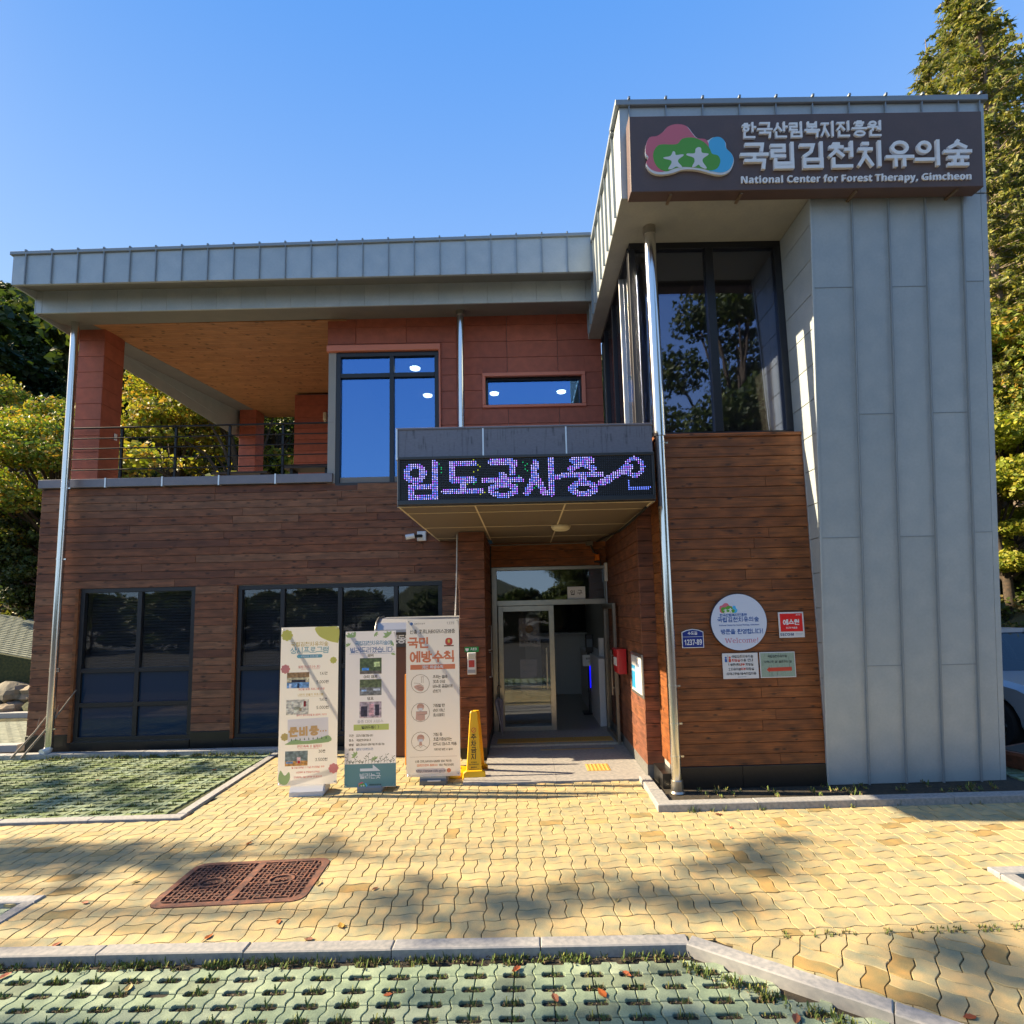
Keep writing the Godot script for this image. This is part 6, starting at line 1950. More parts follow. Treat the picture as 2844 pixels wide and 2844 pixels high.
	for k in 3:
		var y := [1.222, 0.872, 0.522][k] as float
		var g := MB.new()
		stroke(g, ring(-0.155, y, 0.113, 0.113), 0.0045, Transform3D.IDENTITY, Z, Z + 0.0008)
		put(g, "picture_ring", line, c)
		g = MB.new()
		var sk := MB.new()
		if k == 0:
			sk.plate(smooth([Vector2(-0.235, y - 0.035), Vector2(-0.17, y - 0.01), Vector2(-0.13, y - 0.03), Vector2(-0.11, y - 0.05), Vector2(-0.13, y - 0.09), Vector2(-0.18, y - 0.085)]), Transform3D.IDENTITY, Z, Z + 0.0006)
			for l in [[-0.15, y + 0.085, -0.11, y + 0.085], [-0.14, y + 0.08, -0.14, y + 0.01], [-0.12, y + 0.08, -0.12, y + 0.01], [-0.235, y + 0.01, -0.17, y + 0.005], [-0.17, y + 0.005, -0.115, y - 0.03], [-0.2, y - 0.035, -0.12, y - 0.055], [-0.19, y - 0.06, -0.12, y - 0.075]]:
				stroke(g, [Vector2(l[0], l[1]), Vector2(l[2], l[3])], 0.0035, Transform3D.IDENTITY, Z, Z + 0.0014)
		else:
			var cy: float = y + (0.055 if k == 1 else 0.03)
			sk.plate(circle(0.04, 20, -0.155, cy), Transform3D.IDENTITY, Z, Z + 0.0006)
			if k == 1:
				sk.plate(PackedVector2Array([Vector2(-0.215, y - 0.085), Vector2(-0.21, y + 0.01), Vector2(-0.075, y + 0.012), Vector2(-0.075, y - 0.022), Vector2(-0.1, y - 0.03), Vector2(-0.1, y - 0.09), Vector2(-0.155, y - 0.105)]), Transform3D.IDENTITY, Z, Z + 0.0008)
				stroke(g, [Vector2(-0.21, y + 0.01), Vector2(-0.075, y + 0.012), Vector2(-0.075, y - 0.022), Vector2(-0.19, y - 0.03)], 0.003, Transform3D.IDENTITY, Z, Z + 0.0014)
			else:
				sk.plate(PackedVector2Array([Vector2(-0.17, y - 0.01), Vector2(-0.14, y - 0.01), Vector2(-0.135, y - 0.05), Vector2(-0.175, y - 0.05)]), Transform3D.IDENTITY, Z, Z + 0.0004)
				stroke(g, [Vector2(-0.235, y - 0.075), Vector2(-0.185, y - 0.045), Vector2(-0.155, y - 0.075), Vector2(-0.125, y - 0.045), Vector2(-0.075, y - 0.075)], 0.0035, Transform3D.IDENTITY, Z, Z + 0.0012)
			var hm := MB.new()
			hm.plate(smooth([Vector2(-0.2, cy), Vector2(-0.19, cy + 0.038), Vector2(-0.155, cy + 0.052), Vector2(-0.118, cy + 0.038), Vector2(-0.11, cy), Vector2(-0.13, cy + 0.018), Vector2(-0.175, cy + 0.018)]), Transform3D.IDENTITY, Z, Z + 0.0012)
			put(hm, "picture_hair", hair, c)
			var mk := MB.new()
			mk.plate(rrect(-0.183, cy - 0.033, -0.127, cy - 0.004, 0.008, 3), Transform3D.IDENTITY, Z, Z + 0.0016)
			put(mk, "picture_mask", wht, c)
		put(sk, "picture_figure", skin, c)
		if g.v.size() > 0: put(g, "picture_lines", line, c)
		for j in tx[k].size():
			var small: bool = k == 2 and j == 3
			words(c, tx[k][j], 0.0 if not small else 0.01, y + 0.06 - j * 0.058, 0.026 if small else 0.039, 0.0032 if small else 0.0045, dark, Z, false, 0.88, "lettering", 0.9)
	sheet(c, "rule", rect(-0.29, 0.335, 0.29, 0.337), line, Z)
	words(c, "신종 코로나바이러스감염증 정보 확인은", 0.0, 0.268, 0.027, 0.0032, dark, Z, true, 0.86)
	words(c, "질병관리본부 홈페이지", -0.075, 0.222, 0.027, 0.0032, orange, Z, true, 0.86)
	words(c, "에서 확인하세요", 0.16, 0.222, 0.027, 0.0032, dark, Z, true, 0.86)
	sheet(c, "address_pill", rrect(-0.21, 0.14, 0.15, 0.195, 0.025), cloth("ink_pale", lin(0.72, 0.6, 0.55)), Z)
	latin_at(c, "http://www.cdc.go.kr/", -0.02, 0.168, 0.04, dark, Z + 0.0012, false)
	sheet(c, "search_dot", circle(0.026, 16, 0.19, 0.168), orange, Z)

	# yellow no-parking stand: two tapered boards leaning together over a foot
	o = thing("no_parking_stand", "yellow plastic no-parking stand with black Korean lettering", "safety sign", Vector3(-0.69, 0, -7.14), 0.06)
	var ym := mat("stand_yellow", lin(0.80, 0.46, 0.008), 0.4)
	for sd in [1.0, -1.0]:
		var t := Transform3D(Basis(Vector3.UP, 0.0 if sd > 0 else PI) * Basis(Vector3(1, 0, 0), -0.16), Vector3(0.0 if sd > 0 else 0.03, 0, 0.15 * sd))
		var bd := part("board", o)
		bd.transform = t
		var m := MB.new()
		m.plate(PackedVector2Array([Vector2(-0.10, 0.07), Vector2(0.10, 0.07), Vector2(0.047, 0.80), Vector2(0.035, 0.825), Vector2(-0.035, 0.825), Vector2(-0.047, 0.80)]), Transform3D.IDENTITY, -0.02, 0.012, 0.008)
		put(m, "panel", ym, bd)
		m = MB.new()
		m.plate(PackedVector2Array([Vector2(-0.15, 0.0), Vector2(0.15, 0.0), Vector2(0.14, 0.075), Vector2(0.1, 0.1), Vector2(-0.1, 0.1), Vector2(-0.14, 0.075)]), Transform3D.IDENTITY, -0.05, 0.035, 0.012)
		put(m, "foot", ym, bd)
		if sd > 0:
			var bp := mat("print_brown_black", lin(0.03, 0.022, 0.012), 0.5)
			var g := MB.new()
			stroke(g, ring(0, 0.585, 0.028, 0.028), 0.007, Transform3D.IDENTITY, 0.012, 0.0128)
			stroke(g, [Vector2(-0.019, 0.566), Vector2(0.019, 0.604)], 0.006, Transform3D.IDENTITY, 0.012, 0.0131)
			put(g, "prohibition_mark", mat("print_red", lin(0.55, 0.06, 0.03), 0.5), bd)
			for k in 4: words(bd, "주차금지"[k], 0.0, 0.47 - k * 0.08, 0.068, 0.010, bp, 0.012)
			for k in 2:
				words(bd, ["주차금지", "불법주차"][k], 0.0, 0.185 - k * 0.06, 0.018, 0.0025, bp, 0.012)
				latin_at(bd, ["NO PARKING", "PRIVATE LOT"][k], 0.0, 0.168 - k * 0.06, 0.02, bp, 0.0125)
	# its foot-plate neighbour and the orange board behind
	o = thing("round_weight", "round yellow weight base lying behind the white banner", "weight", Vector3(-0.93, 0.0, -7.16))
	put(lathe([Vector2(0.17, 0.0), Vector2(0.185, 0.02), Vector2(0.17, 0.07), Vector2(0.09, 0.085), Vector2(0.0, 0.087)], 28), "disc", ym, o)
	put(lathe([Vector2(0.03, 0.085), Vector2(0.03, 0.12), Vector2(0.0, 0.121)], 16), "socket", ym, o)
	o = thing("orange_board", "orange edged board standing behind the lilac and white banners", "board", Vector3(-1.45, 0, -7.62), 0.0)
	put(boxm(Vector3(-0.24, 0.02, -0.02), Vector3(0.24, 1.25, 0.02), 0.006), "panel", mat("orange_edge", lin(0.72, 0.24, 0.02), 0.4), o)
	put(boxm(Vector3(-0.215, 0.06, 0.0), Vector3(0.215, 1.21, 0.024)), "face", mat("board_brown", lin(0.12, 0.04, 0.02), 0.5), o)
	put(boxm(Vector3(-0.2, 0, -0.15), Vector3(0.2, 0.03, 0.15), 0.006), "foot", mat("rod_black", lin(0.02, 0.02, 0.022), 0.4), o)
	# charging cabinet against the wall
	o = thing("charging_cabinet", "brown cabinet with rounded grey canopy and dark name strip", "cabinet", Vector3(-1.57, 0, -8.25))
	var steelg := mat("cabinet_grey", lin(0.34, 0.35, 0.38), 0.35, 0.3)
	put(boxm(Vector3(-0.56, 0.0, -0.6), Vector3(0.56, 1.62, 0.14), 0.01), "case", mat("cabinet_brown", lin(0.13, 0.05, 0.03), 0.5), o)
	put(boxm(Vector3(-0.58, 1.6, -0.6), Vector3(0.58, 1.83, 0.2), 0.008), "name_strip", mat("strip_dark", lin(0.05, 0.05, 0.055), 0.4), o)
	var hood := MB.new()
	var hp := [Vector2(-0.6, 1.83), Vector2(0.36, 1.83), Vector2(0.36, 1.87), Vector2(0.3, 1.97), Vector2(0.18, 2.03), Vector2(-0.1, 2.05), Vector2(-0.6, 2.05)]
	var hq := PackedVector2Array()
	for q in hp: hq.append(Vector2(-q.x, q.y))
	hood.plate(hq, Transform3D(Basis(Vector3.UP, PI / 2), Vector3(-0.6, 0, 0)), 0.0, 1.2, 0.008)
	put(hood, "hood", steelg, o)
	put(tubem([Vector3(-0.61, 1.83, 0.37), Vector3(-0.61, 1.88, 0.37), Vector3(-0.61, 1.98, 0.31), Vector3(-0.61, 2.045, 0.18), Vector3(-0.61, 2.06, -0.1)], [0.014], 8), "hood_edge", mat("frame_steel", lin(0.42, 0.42, 0.41), 0.3, 0.8), o)
	words(o, "전동휠체어 충전소", 0.02, 1.66, 0.12, 0.017, white(), 0.205, true, 0.86)
	put(tubem([Vector3(0.55, 2.05, 0.3), Vector3(0.56, 2.75, 0.15), Vector3(0.565, 3.29, 0.1)], [0.009], 8), "supply_cable", white("case_white", 0.62), o)

	# things in the hall
	o = thing("fever_kiosk", "black temperature kiosk with blue light strip and paper notice inside the door", "kiosk", Vector3(1.3, 0.042, -10.85))
	var kb := mat("kiosk_black", lin(0.015, 0.016, 0.02), 0.35)
	put(boxm(Vector3(-0.17, 0, -0.16), Vector3(0.17, 0.03, 0.16), 0.008), "base", kb, o)
	put(boxm(Vector3(-0.05, 0.03, -0.03), Vector3(0.05, 1.2, 0.03), 0.008), "post", kb, o)
	put(boxm(Vector3(-0.015, 0.5, 0.03), Vector3(0.015, 0.95, 0.04)), "light_strip", glow("strip_light_blue", Color(0.03, 0.03, 1.0), 0.7), o)
	put(boxm(Vector3(-0.075, 1.2, -0.02), Vector3(0.075, 1.55, 0.02), 0.01), "tablet", kb, o)
	put(boxm(Vector3(-0.055, 1.3, 0.018), Vector3(0.055, 1.46, 0.023)), "tablet_screen", mat("screen_grey", lin(0.12, 0.15, 0.18), 0.2), o)
	put(boxm(Vector3(-0.15, 0.93, 0.045), Vector3(0.16, 1.15, 0.05)), "paper_notice", white("paper", 0.6), o)
	words(o, "발열체크", 0.0, 1.06, 0.04, 0.005, mat("print_black", lin(0.02, 0.02, 0.022), 0.5), 0.0505)
	words(o, "안내", 0.0, 1.0, 0.035, 0.004, mat("print_black", lin(0.02, 0.02, 0.022), 0.5), 0.0505)
	o = thing("wall_television", "black flat television on the hall's back wall", "television", Vector3(1.0, 1.9, -14.08))
	put(boxm(Vector3(-0.55, -0.35, 0), Vector3(0.6, 0.36, 0.05), 0.006), "case", mat("tv_black", lin(0.008, 0.008, 0.01), 0.2), o)
	put(boxm(Vector3(-0.53, -0.33, 0.045), Vector3(0.58, 0.34, 0.053)), "screen", mat("tv_screen", lin(0.004, 0.004, 0.006), 0.1), o)
	o = thing("reception_counter", "white reception counter with dark slot inside the hall", "counter", Vector3(0.75, 0.042, -13.4))
	put(boxm(Vector3(-0.75, 0, -0.4), Vector3(0.75, 1.45, 0.1), 0.01), "body", mat("counter_white", lin(0.5, 0.51, 0.5), 0.5), o)
	put(boxm(Vector3(-0.35, 0.15, 0.09), Vector3(-0.1, 1.35, 0.106)), "slot", mat("tv_black", lin(0.008, 0.008, 0.01), 0.2), o)
	put(boxm(Vector3(-0.8, 1.45, -0.45), Vector3(0.8, 1.49, 0.15), 0.008), "top", mat("counter_white", lin(0.5, 0.51, 0.5), 0.5), o)
	o = thing("hand_dispenser", "white hand dispenser on the ledge inside the door", "dispenser", Vector3(1.45, 1.22, -10.1))
	put(boxm(Vector3(-0.07, 0.0, -0.06), Vector3(0.07, 0.34, 0.06), 0.015), "case", white("case_white", 0.62), o)
	put(boxm(Vector3(-0.05, 0.0, 0.06), Vector3(0.05, 0.05, 0.1), 0.01), "nozzle", white("case_white", 0.62), o)
	for q in [[0.08, 1.72, 0.36, 0.50], [0.06, 0.98, 0.30, 0.55]]:
		o = thing("door_poster", ["grey warning poster with mask picture on the fixed door leaf", "printed notice with four text blocks on the fixed door leaf"][0 if q[1] > 1.5 else 1], "poster", Vector3(q[0], q[1], -9.428))
		put(boxm(Vector3(-q[2] / 2, -q[3] / 2, -0.003), Vector3(q[2] / 2, q[3] / 2, 0.0)), "paper", mat("poster_grey", lin(0.36, 0.36, 0.39), 0.7), o)
		for k in 4: sheet(o, "text_block", rect(-q[2] * 0.35, q[3] * (0.3 - k * 0.2), q[2] * 0.35, q[3] * (0.36 - k * 0.2)), mat("print_grey", lin(0.1, 0.1, 0.12), 0.6), 0.0015, 0.001)
		if q[1] > 1.5:
			words(o, "마스크 착용", 0.0, -0.2, 0.05, 0.007, mat("print_black", lin(0.02, 0.02, 0.022), 0.5), 0.001)
			sheet(o, "face_print", circle(0.07, 20, 0.0, 0.06), mat("print_tan", lin(0.3, 0.2, 0.12), 0.6), 0.0028, 0.001)
	# umbrella leaning in the corner
	o = thing("folded_umbrella", "folded clear grey umbrella leaning on the left door post", "umbrella", Vector3(-0.40, 0.045, -9.1))
	o.rotation = Vector3(-0.13, 0, 0.11)
	var um := mat("umbrella_film", lin(0.20, 0.20, 0.25), 0.25)
	var prof := [Vector2(0.008, 0.03), Vector2(0.03, 0.2), Vector2(0.06, 0.42), Vector2(0.075, 0.55), Vector2(0.05, 0.60), Vector2(0.012, 0.62)]
	var um_m := MB.new()
	for i in prof.size() - 1:
		for k in 16:
			var rr = func(p: Vector2, j: int) -> Vector3:
				var a := TAU * j / 16
				var r := p.x * (1.0 if j % 2 == 0 else 0.62)
				return Vector3(cos(a) * r, p.y, -sin(a) * r)
			um_m.quad(rr.call(prof[i], k), rr.call(prof[i], k + 1), rr.call(prof[i + 1], k + 1), rr.call(prof[i + 1], k))
	put(um_m, "canopy", um, o)
	put(tubem([Vector3(0, -0.02, 0), Vector3(0, 0.03, 0)], [0.005], 8), "tip", mat("frame_steel", lin(0.42, 0.42, 0.41), 0.3, 0.8), o)
	put(tubem([Vector3(0, 0.6, 0), Vector3(0, 0.76, 0), Vector3(0.01, 0.80, 0), Vector3(0.035, 0.82, 0), Vector3(0.06, 0.80, 0), Vector3(0.065, 0.77, 0)], [0.008], 8), "handle", mat("handle_dark", lin(0.05, 0.05, 0.06), 0.4), o)

	# manhole cover with two lids
	o = thing("manhole_cover", "rusty cast-iron double manhole cover set in yellow pavers", "manhole cover", Vector3(-2.262, 0.0, -4.5), 0.04)
	var rust_t := speckle("rust", 512, 0.12, 0.012, 0.16, 0.22, 71, 1, 1, 0.12)
	var rust := tri_mat("rusty_iron", lin(0.26, 0.125, 0.09), rust_t, 0.6, 0.75, 0.25, 0.3)
	var rust2 := tri_mat("rusty_iron_dark", lin(0.13, 0.066, 0.05), rust_t, 0.4, 0.8, 0.25, 0.3, Vector3(0.3, 0.1, 0.2))
	var m := MB.new()
	var FT := Transform3D(FLAT, Vector3.ZERO)
	m.plate(rrect(-0.56, -0.345, 0.56, 0.345, 0.1), FT, -0.05, -0.005, 0.002)
	put(m, "bed", rust2, o)
	m = MB.new()
	var outer := rrect(-0.565, -0.35, 0.565, 0.35, 0.1); var innr := rrect(-0.515, -0.30, 0.515, 0.30, 0.075)
	for i in outer.size():
		var j := (i + 1) % outer.size()
		var F = func(p: Vector2, h: float) -> Vector3: return FT * Vector3(p.x, p.y, h)
		m.quad(F.call(outer[i], 0.006), F.call(outer[j], 0.006), F.call(innr[j], 0.008), F.call(innr[i], 0.008))
		m.quad(F.call(outer[i], -0.03), F.call(outer[j], -0.03), F.call(outer[j], 0.006), F.call(outer[i], 0.006))
		m.quad(F.call(innr[j], -0.01), F.call(innr[i], -0.01), F.call(innr[i], 0.008), F.call(innr[j], 0.008))
	put(m, "rim", rust, o)
	put(boxm(Vector3(-0.03, -0.01, -0.3), Vector3(0.03, 0.007, 0.3), 0.003), "cross_bar", rust, o)
	for s in [-1.0, 1.0]:
		var lid := part("lid", o)
		var tr := MB.new()
		var cx: float = 0.27 * s
		for a in 12:
			for b in 15:
				var x := cx - 0.21 + a * 0.0375; var z := -0.275 + b * 0.0385
				if pow((x - cx) / 0.1, 2) + pow(z / 0.075, 2) < 1.2: continue
				if (a + b * 2) % 4 < 2: tr.box(Vector3(x - 0.026, -0.006, z - 0.006), Vector3(x + 0.026, 0.006, z + 0.006), 0.002)
				else: tr.box(Vector3(x - 0.006, -0.006, z - 0.026), Vector3(x + 0.006, 0.0058, z + 0.026), 0.002)
		put(tr, "tread", rust, lid)
		var ov := MB.new()
		stroke(ov, ring(cx, 0, 0.095, 0.07), 0.016, FT, -0.006, 0.0075)
		put(ov, "oval_ring", rust, lid)
		var lt := MB.new()
		letters(lt, "오수" if s < 0 else "하수", cx, -0.025, 0.05, 0.009, FT, -0.006, 0.005, true, 1.0)
		put(lt, "raised_letters", rust, lid)
		for q in [[-0.07, 0.24], [0.07, -0.24]]:
			put(boxm(Vector3(cx + q[0] - 0.05, -0.012, q[1] - 0.008), Vector3(cx + q[0] + 0.05, 0.003, q[1] + 0.008)), "key_slot", mat("slot_black", lin(0.01, 0.008, 0.007), 0.9), lid)

	# fallen leaves, each curled its own way
	var lcol := [lin(0.34, 0.085, 0.012), lin(0.26, 0.06, 0.015), lin(0.36, 0.20, 0.03), lin(0.17, 0.06, 0.03), lin(0.38, 0.12, 0.06), lin(0.30, 0.24, 0.10)]
	var spots := [[-2.605, -5.203, 0], [-2.129, -3.759, 0], [-1.738, -3.907, 0], [-1.448, -3.694, 3], [-1.287, -3.84, 2], [-3.327, -4.235, 4], [-3.095, -3.728, 4], [-3.171, -4.536, 5], [-4.375, -7.727, 0], [-5.743, -7.401, 1], [-1.189, -4.32, 3], [-1.278, -3.829, 2], [-0.818, -3.227, 1], [0.383, -3.187, 0], [-0.098, -3.4, 1], [0.122, -3.155, 3], [1.909, -5.252, 4], [1.916, -5.586, 3], [2.188, -2.873, 1], [-1.66, -4.42, 5], [0.62, -4.05, 5], [-2.75, -2.98, 5], [-2.35, -3.35, 5], [-3.2, -3.48, 4], [0.55, -3.33, 1], [1.35, -2.95, 3]]
	var lg := ["rust orange fallen leaf curled on the paving", "dark brown fallen leaf curled on the paving", "pale tan fallen leaf lying on the paving"]
	for q in spots:
		var y := 0.004
		if in_front_turf(q[0], q[1]): y = -0.036
		elif q[0] < -3.75: y = -0.008
		o = thing("fallen_leaf", lg[0 if q[2] in [0, 4] else 1 if q[2] in [1, 3] else 2], "leaf", Vector3(q[0], y, q[1]), rng.randf() * TAU, ["rust orange fallen leaves", "dark brown fallen leaves", "pale fallen leaves"][0 if q[2] in [0, 4] else 1 if q[2] in [1, 3] else 2])
		var lm := MB.new()
		var sz := rng.randf_range(0.026, 0.044)
		var cu := rng.randf_range(0.25, 0.7)
		var outl := []
		for i in 9:
			var t := i / 8.0
			outl.append([lerpf(-1, 1, t), 0.55 * sin(PI * pow(t, 0.8)) * (1.0 if i % 2 == 0 else 0.85)])
		for i in 8:
			for sd in [-1.0, 1.0]:
				var a = outl[i]; var b = outl[i + 1]
				var P = func(u: float, w: float) -> Vector3: return Vector3(u * sz, (w * w * cu * 1.6 + u * u * cu * 0.35) * sz, w * sz * sd)
				if sd > 0: lm.quad(P.call(a[0], 0.0), P.call(a[0], a[1]), P.call(b[0], b[1]), P.call(b[0], 0.0))
				else: lm.quad(P.call(a[0], 0.0), P.call(b[0], 0.0), P.call(b[0], b[1]), P.call(a[0], a[1]))
		put(lm, "blade", mat("fallen_leaf_%d" % q[2], lcol[q[2]], 0.7), o)
		put(tubem([Vector3(-sz, 0.35 * cu * sz, 0), Vector3(-sz * 1.7, 0.1 * sz, 0.1 * sz)], [0.0012], 5), "stalk", mat("leaf_stalk", lin(0.12, 0.05, 0.02), 0.8), o)
	# sticks by the left pipe
	var wm := mat("stick_grey", lin(0.22, 0.19, 0.16), 0.85)
	for q in [[Vector3(-7.98, 0.02, -8.56), Vector3(-7.62, 0.75, -8.86), "bare grey stick leaning beside the steel pipe"], [Vector3(-7.82, 0.02, -8.56), Vector3(-7.3, 1.0, -8.88), "long bare stick propped across the steel pipe's foot"]]:
		o = thing("leaning_stick", q[2], "stick", q[0])
		put(tubem([Vector3.ZERO, (q[1] - q[0]) * 0.5 + Vector3(0.03, 0, 0), q[1] - q[0]], [0.016, 0.014, 0.009], 7), "stem", wm, o)
		put(tubem([(q[1] - q[0]) * 0.6, (q[1] - q[0]) * 0.75 + Vector3(-0.07, 0.02, 0)], [0.006, 0.003], 6), "twig", wm, o)

# ---------------------------------------------------------------- land and trees
func land(x: float, z: float) -> float:
	var h := -0.1
	var back := maxf(0.0, -z - 16.5)
	h += 0.5 * back
	var l := maxf(0.0, -x - 9.3)
	var f := smoothstep(12.3, 13.8, -z)
	h += f * smoothstep(8.4, 9.4, -x) * (0.75 + minf(0.2 * l, 1.9) + 0.12 * clampf(-z - 13.0, 0.0, 4.0) + 0.12 * maxf(0.0, l - 7.0))
	var r := maxf(0.0, x - 7.6)
	h += smoothstep(8.6, 12.0, -z) * minf(0.6 * r, 7.0)
	return h

func leaf_mesh(sd: int, blobs: Array, count: int, size: Vector2, palette: Array, droop := 0.2, spread := 0.35) -> ArrayMesh:
	var r := RandomNumberGenerator.new()
	r.seed = sd
	var m := MB.new()
	var total := 0.0
	for b in blobs: total += b[1].x * b[1].y
	for b in blobs:
		var c: Vector3 = b[0]; var e: Vector3 = b[1]
		var n := int(count * b[1].x * b[1].y / total)
		var tone := r.randf_range(0.8, 1.2)
		for i in n:
			var d := Vector3(r.randfn(), r.randfn(), r.randfn()).normalized()
			var k := 1.0 - absf(r.randfn()) * spread
			var p := c + Vector3(d.x * e.x, d.y * e.y, d.z * e.z) * k
			var ax := (d + Vector3(r.randfn(), r.randfn(), r.randfn()) * 0.7).normalized()
			var sd2 := ax.cross(Vector3(r.randfn(), r.randfn() * 0.3, r.randfn())).normalized()
			var dirn := (sd2.cross(ax) + Vector3(0, -droop, 0)).normalized()
			var s := r.randf_range(size.x, size.y)
			var w := sd2 * s * 0.36
			var q := dirn * s
			var fold := ax * s * 0.12
			var col: Color = palette[r.randi_range(0, palette.size() - 1)]
			m.col = col * tone * r.randf_range(0.75, 1.25)
			m.tri(p, p + q * 0.5 + w + fold, p + q)
			m.tri(p, p + q, p + q * 0.5 - w + fold)
	return m.mesh()

func limb_mesh(sd: int, height: float, r0: float, ends: Array) -> MB:
	var r := RandomNumberGenerator.new()
	r.seed = sd
	var m := MB.new()
	var top := Vector3(r.randf_range(-0.2, 0.2), height, r.randf_range(-0.2, 0.2))
	m.tube([Vector3(0, -0.3, 0), Vector3(0, height * 0.3, 0), top * 0.7 + Vector3(0, 0, 0), top], [r0 * 1.25, r0, r0 * 0.6, r0 * 0.2], 9)
	for e in ends:
		var s := clampf(e.y * 0.55, height * 0.25, height * 0.8)
		var st := top * (s / height)
		var md: Vector3 = st.lerp(e, 0.5) + Vector3(r.randf_range(-0.2, 0.2), 0.25, r.randf_range(-0.2, 0.2))
		m.tube([st, md, e], [r0 * 0.42, r0 * 0.26, r0 * 0.08], 6)
		for k in 2:
			var q: Vector3 = md.lerp(e, 0.4 + 0.3 * k)
			m.tube([q, q + Vector3(r.randf_range(-0.5, 0.5), r.randf_range(0.1, 0.5), r.randf_range(-0.5, 0.5))], [r0 * 0.12, r0 * 0.03], 5)
	return m

# [crown mesh, limbs mesh] of a broad-leaved tree about `h` tall
func broad_tree(sd: int, h: float, wide: float, clear: float, count: int, size: Vector2, palette: Array, clumps := 16) -> Array:
	var r := RandomNumberGenerator.new()
	r.seed = sd
	var blobs := []
	var ends := []
	for i in clumps:
		var t := r.randf()
		var y := lerpf(clear, h, pow(t, 0.8))
		var rad := wide * sin(PI * clampf((y - clear * 0.75) / (h * 1.04 - clear * 0.75), 0.05, 1.0)) * sqrt(r.randf_range(0.15, 1.0))
		var a := r.randf() * TAU
		var c := Vector3(cos(a) * rad, y, sin(a) * rad)
		var e := wide * r.randf_range(0.2, 0.42)
		blobs.append([c, Vector3(e, e * r.randf_range(0.35, 0.6), e)])
		ends.append(c)
	return [leaf_mesh(sd + 1, blobs, count, size, palette), limb_mesh(sd + 2, h * 0.85, h * 0.018 + 0.03, ends).mesh()]

# larch or spruce: whorls of drooping sprays
func conifer(sd: int, h: float, wide: float, clear: float, rows: int, per: int, palette: Array, fine := 1.0) -> Array:
	var r := RandomNumberGenerator.new()
	r.seed = sd
	var m := MB.new()
	var w := MB.new()
	w.tube([Vector3(0, -0.4, 0), Vector3(0.05, h * 0.5, 0.03), Vector3(0, h, 0)], [h * 0.014 + 0.04, h * 0.009 + 0.02, 0.01], 8)
	for i in rows:
		var y := lerpf(clear, h * 0.98, float(i) / rows) + r.randf_range(-0.2, 0.2)
		var ln := wide * (1.0 - pow(maxf(0.0, (y - clear) / (h - clear + 0.01)), 1.3)) * 0.95 + 0.15
		for k in per:
			var a := r.randf() * TAU
			var l := ln * r.randf_range(0.65, 1.1)
			var d := Vector3(cos(a), 0, sin(a))
			var pts := []
			for j in 5:
				var t := j / 4.0
				pts.append(Vector3(0, y, 0) + d * l * t + Vector3(0, -0.28 * l * t * t + 0.06 * l * t, 0))
			w.tube([pts[0], pts[2], pts[4]], [0.022, 0.014, 0.004], 5)
			var n := int(26 * l * fine) + 6
			for j in n:
				var t := pow(r.randf(), 0.7)
				var f := t * 4.0
				var p: Vector3 = pts[int(f)].lerp(pts[mini(int(f) + 1, 4)], f - int(f))
				p += Vector3(r.randfn() * 0.05, r.randfn() * 0.04 - 0.03, r.randfn() * 0.05) * (0.5 + l * 0.25)
				var q := (d * 0.5 + Vector3(r.randfn() * 0.7, -0.55 + r.randfn() * 0.4, r.randfn() * 0.7)).normalized() * r.randf_range(0.10, 0.28)
				var s := q.cross(Vector3(r.randfn(), r.randfn(), r.randfn())).normalized() * r.randf_range(0.014, 0.035)
				m.col = palette[r.randi_range(0, palette.size() - 1)] * r.randf_range(0.7, 1.25)
				m.tri(p - s, p + s, p + q)
				m.tri(p + q * 0.3 - s * 1.6, p + q * 0.75, p + q * 0.3 + s * 1.6)
	return [m.mesh(), w.mesh()]

func plant(tr: Array, called: String, label: String, category: String, at: Vector3, scale: float, turn: float, leaf: Material, bark: Material, group := "") -> Node3D:
	var o := thing(called, label, category, at, turn, group)
	o.scale = Vector3.ONE * scale
	put(tr[1], "trunk", bark, o)
	put(tr[0], "crown", leaf, o)
	return o

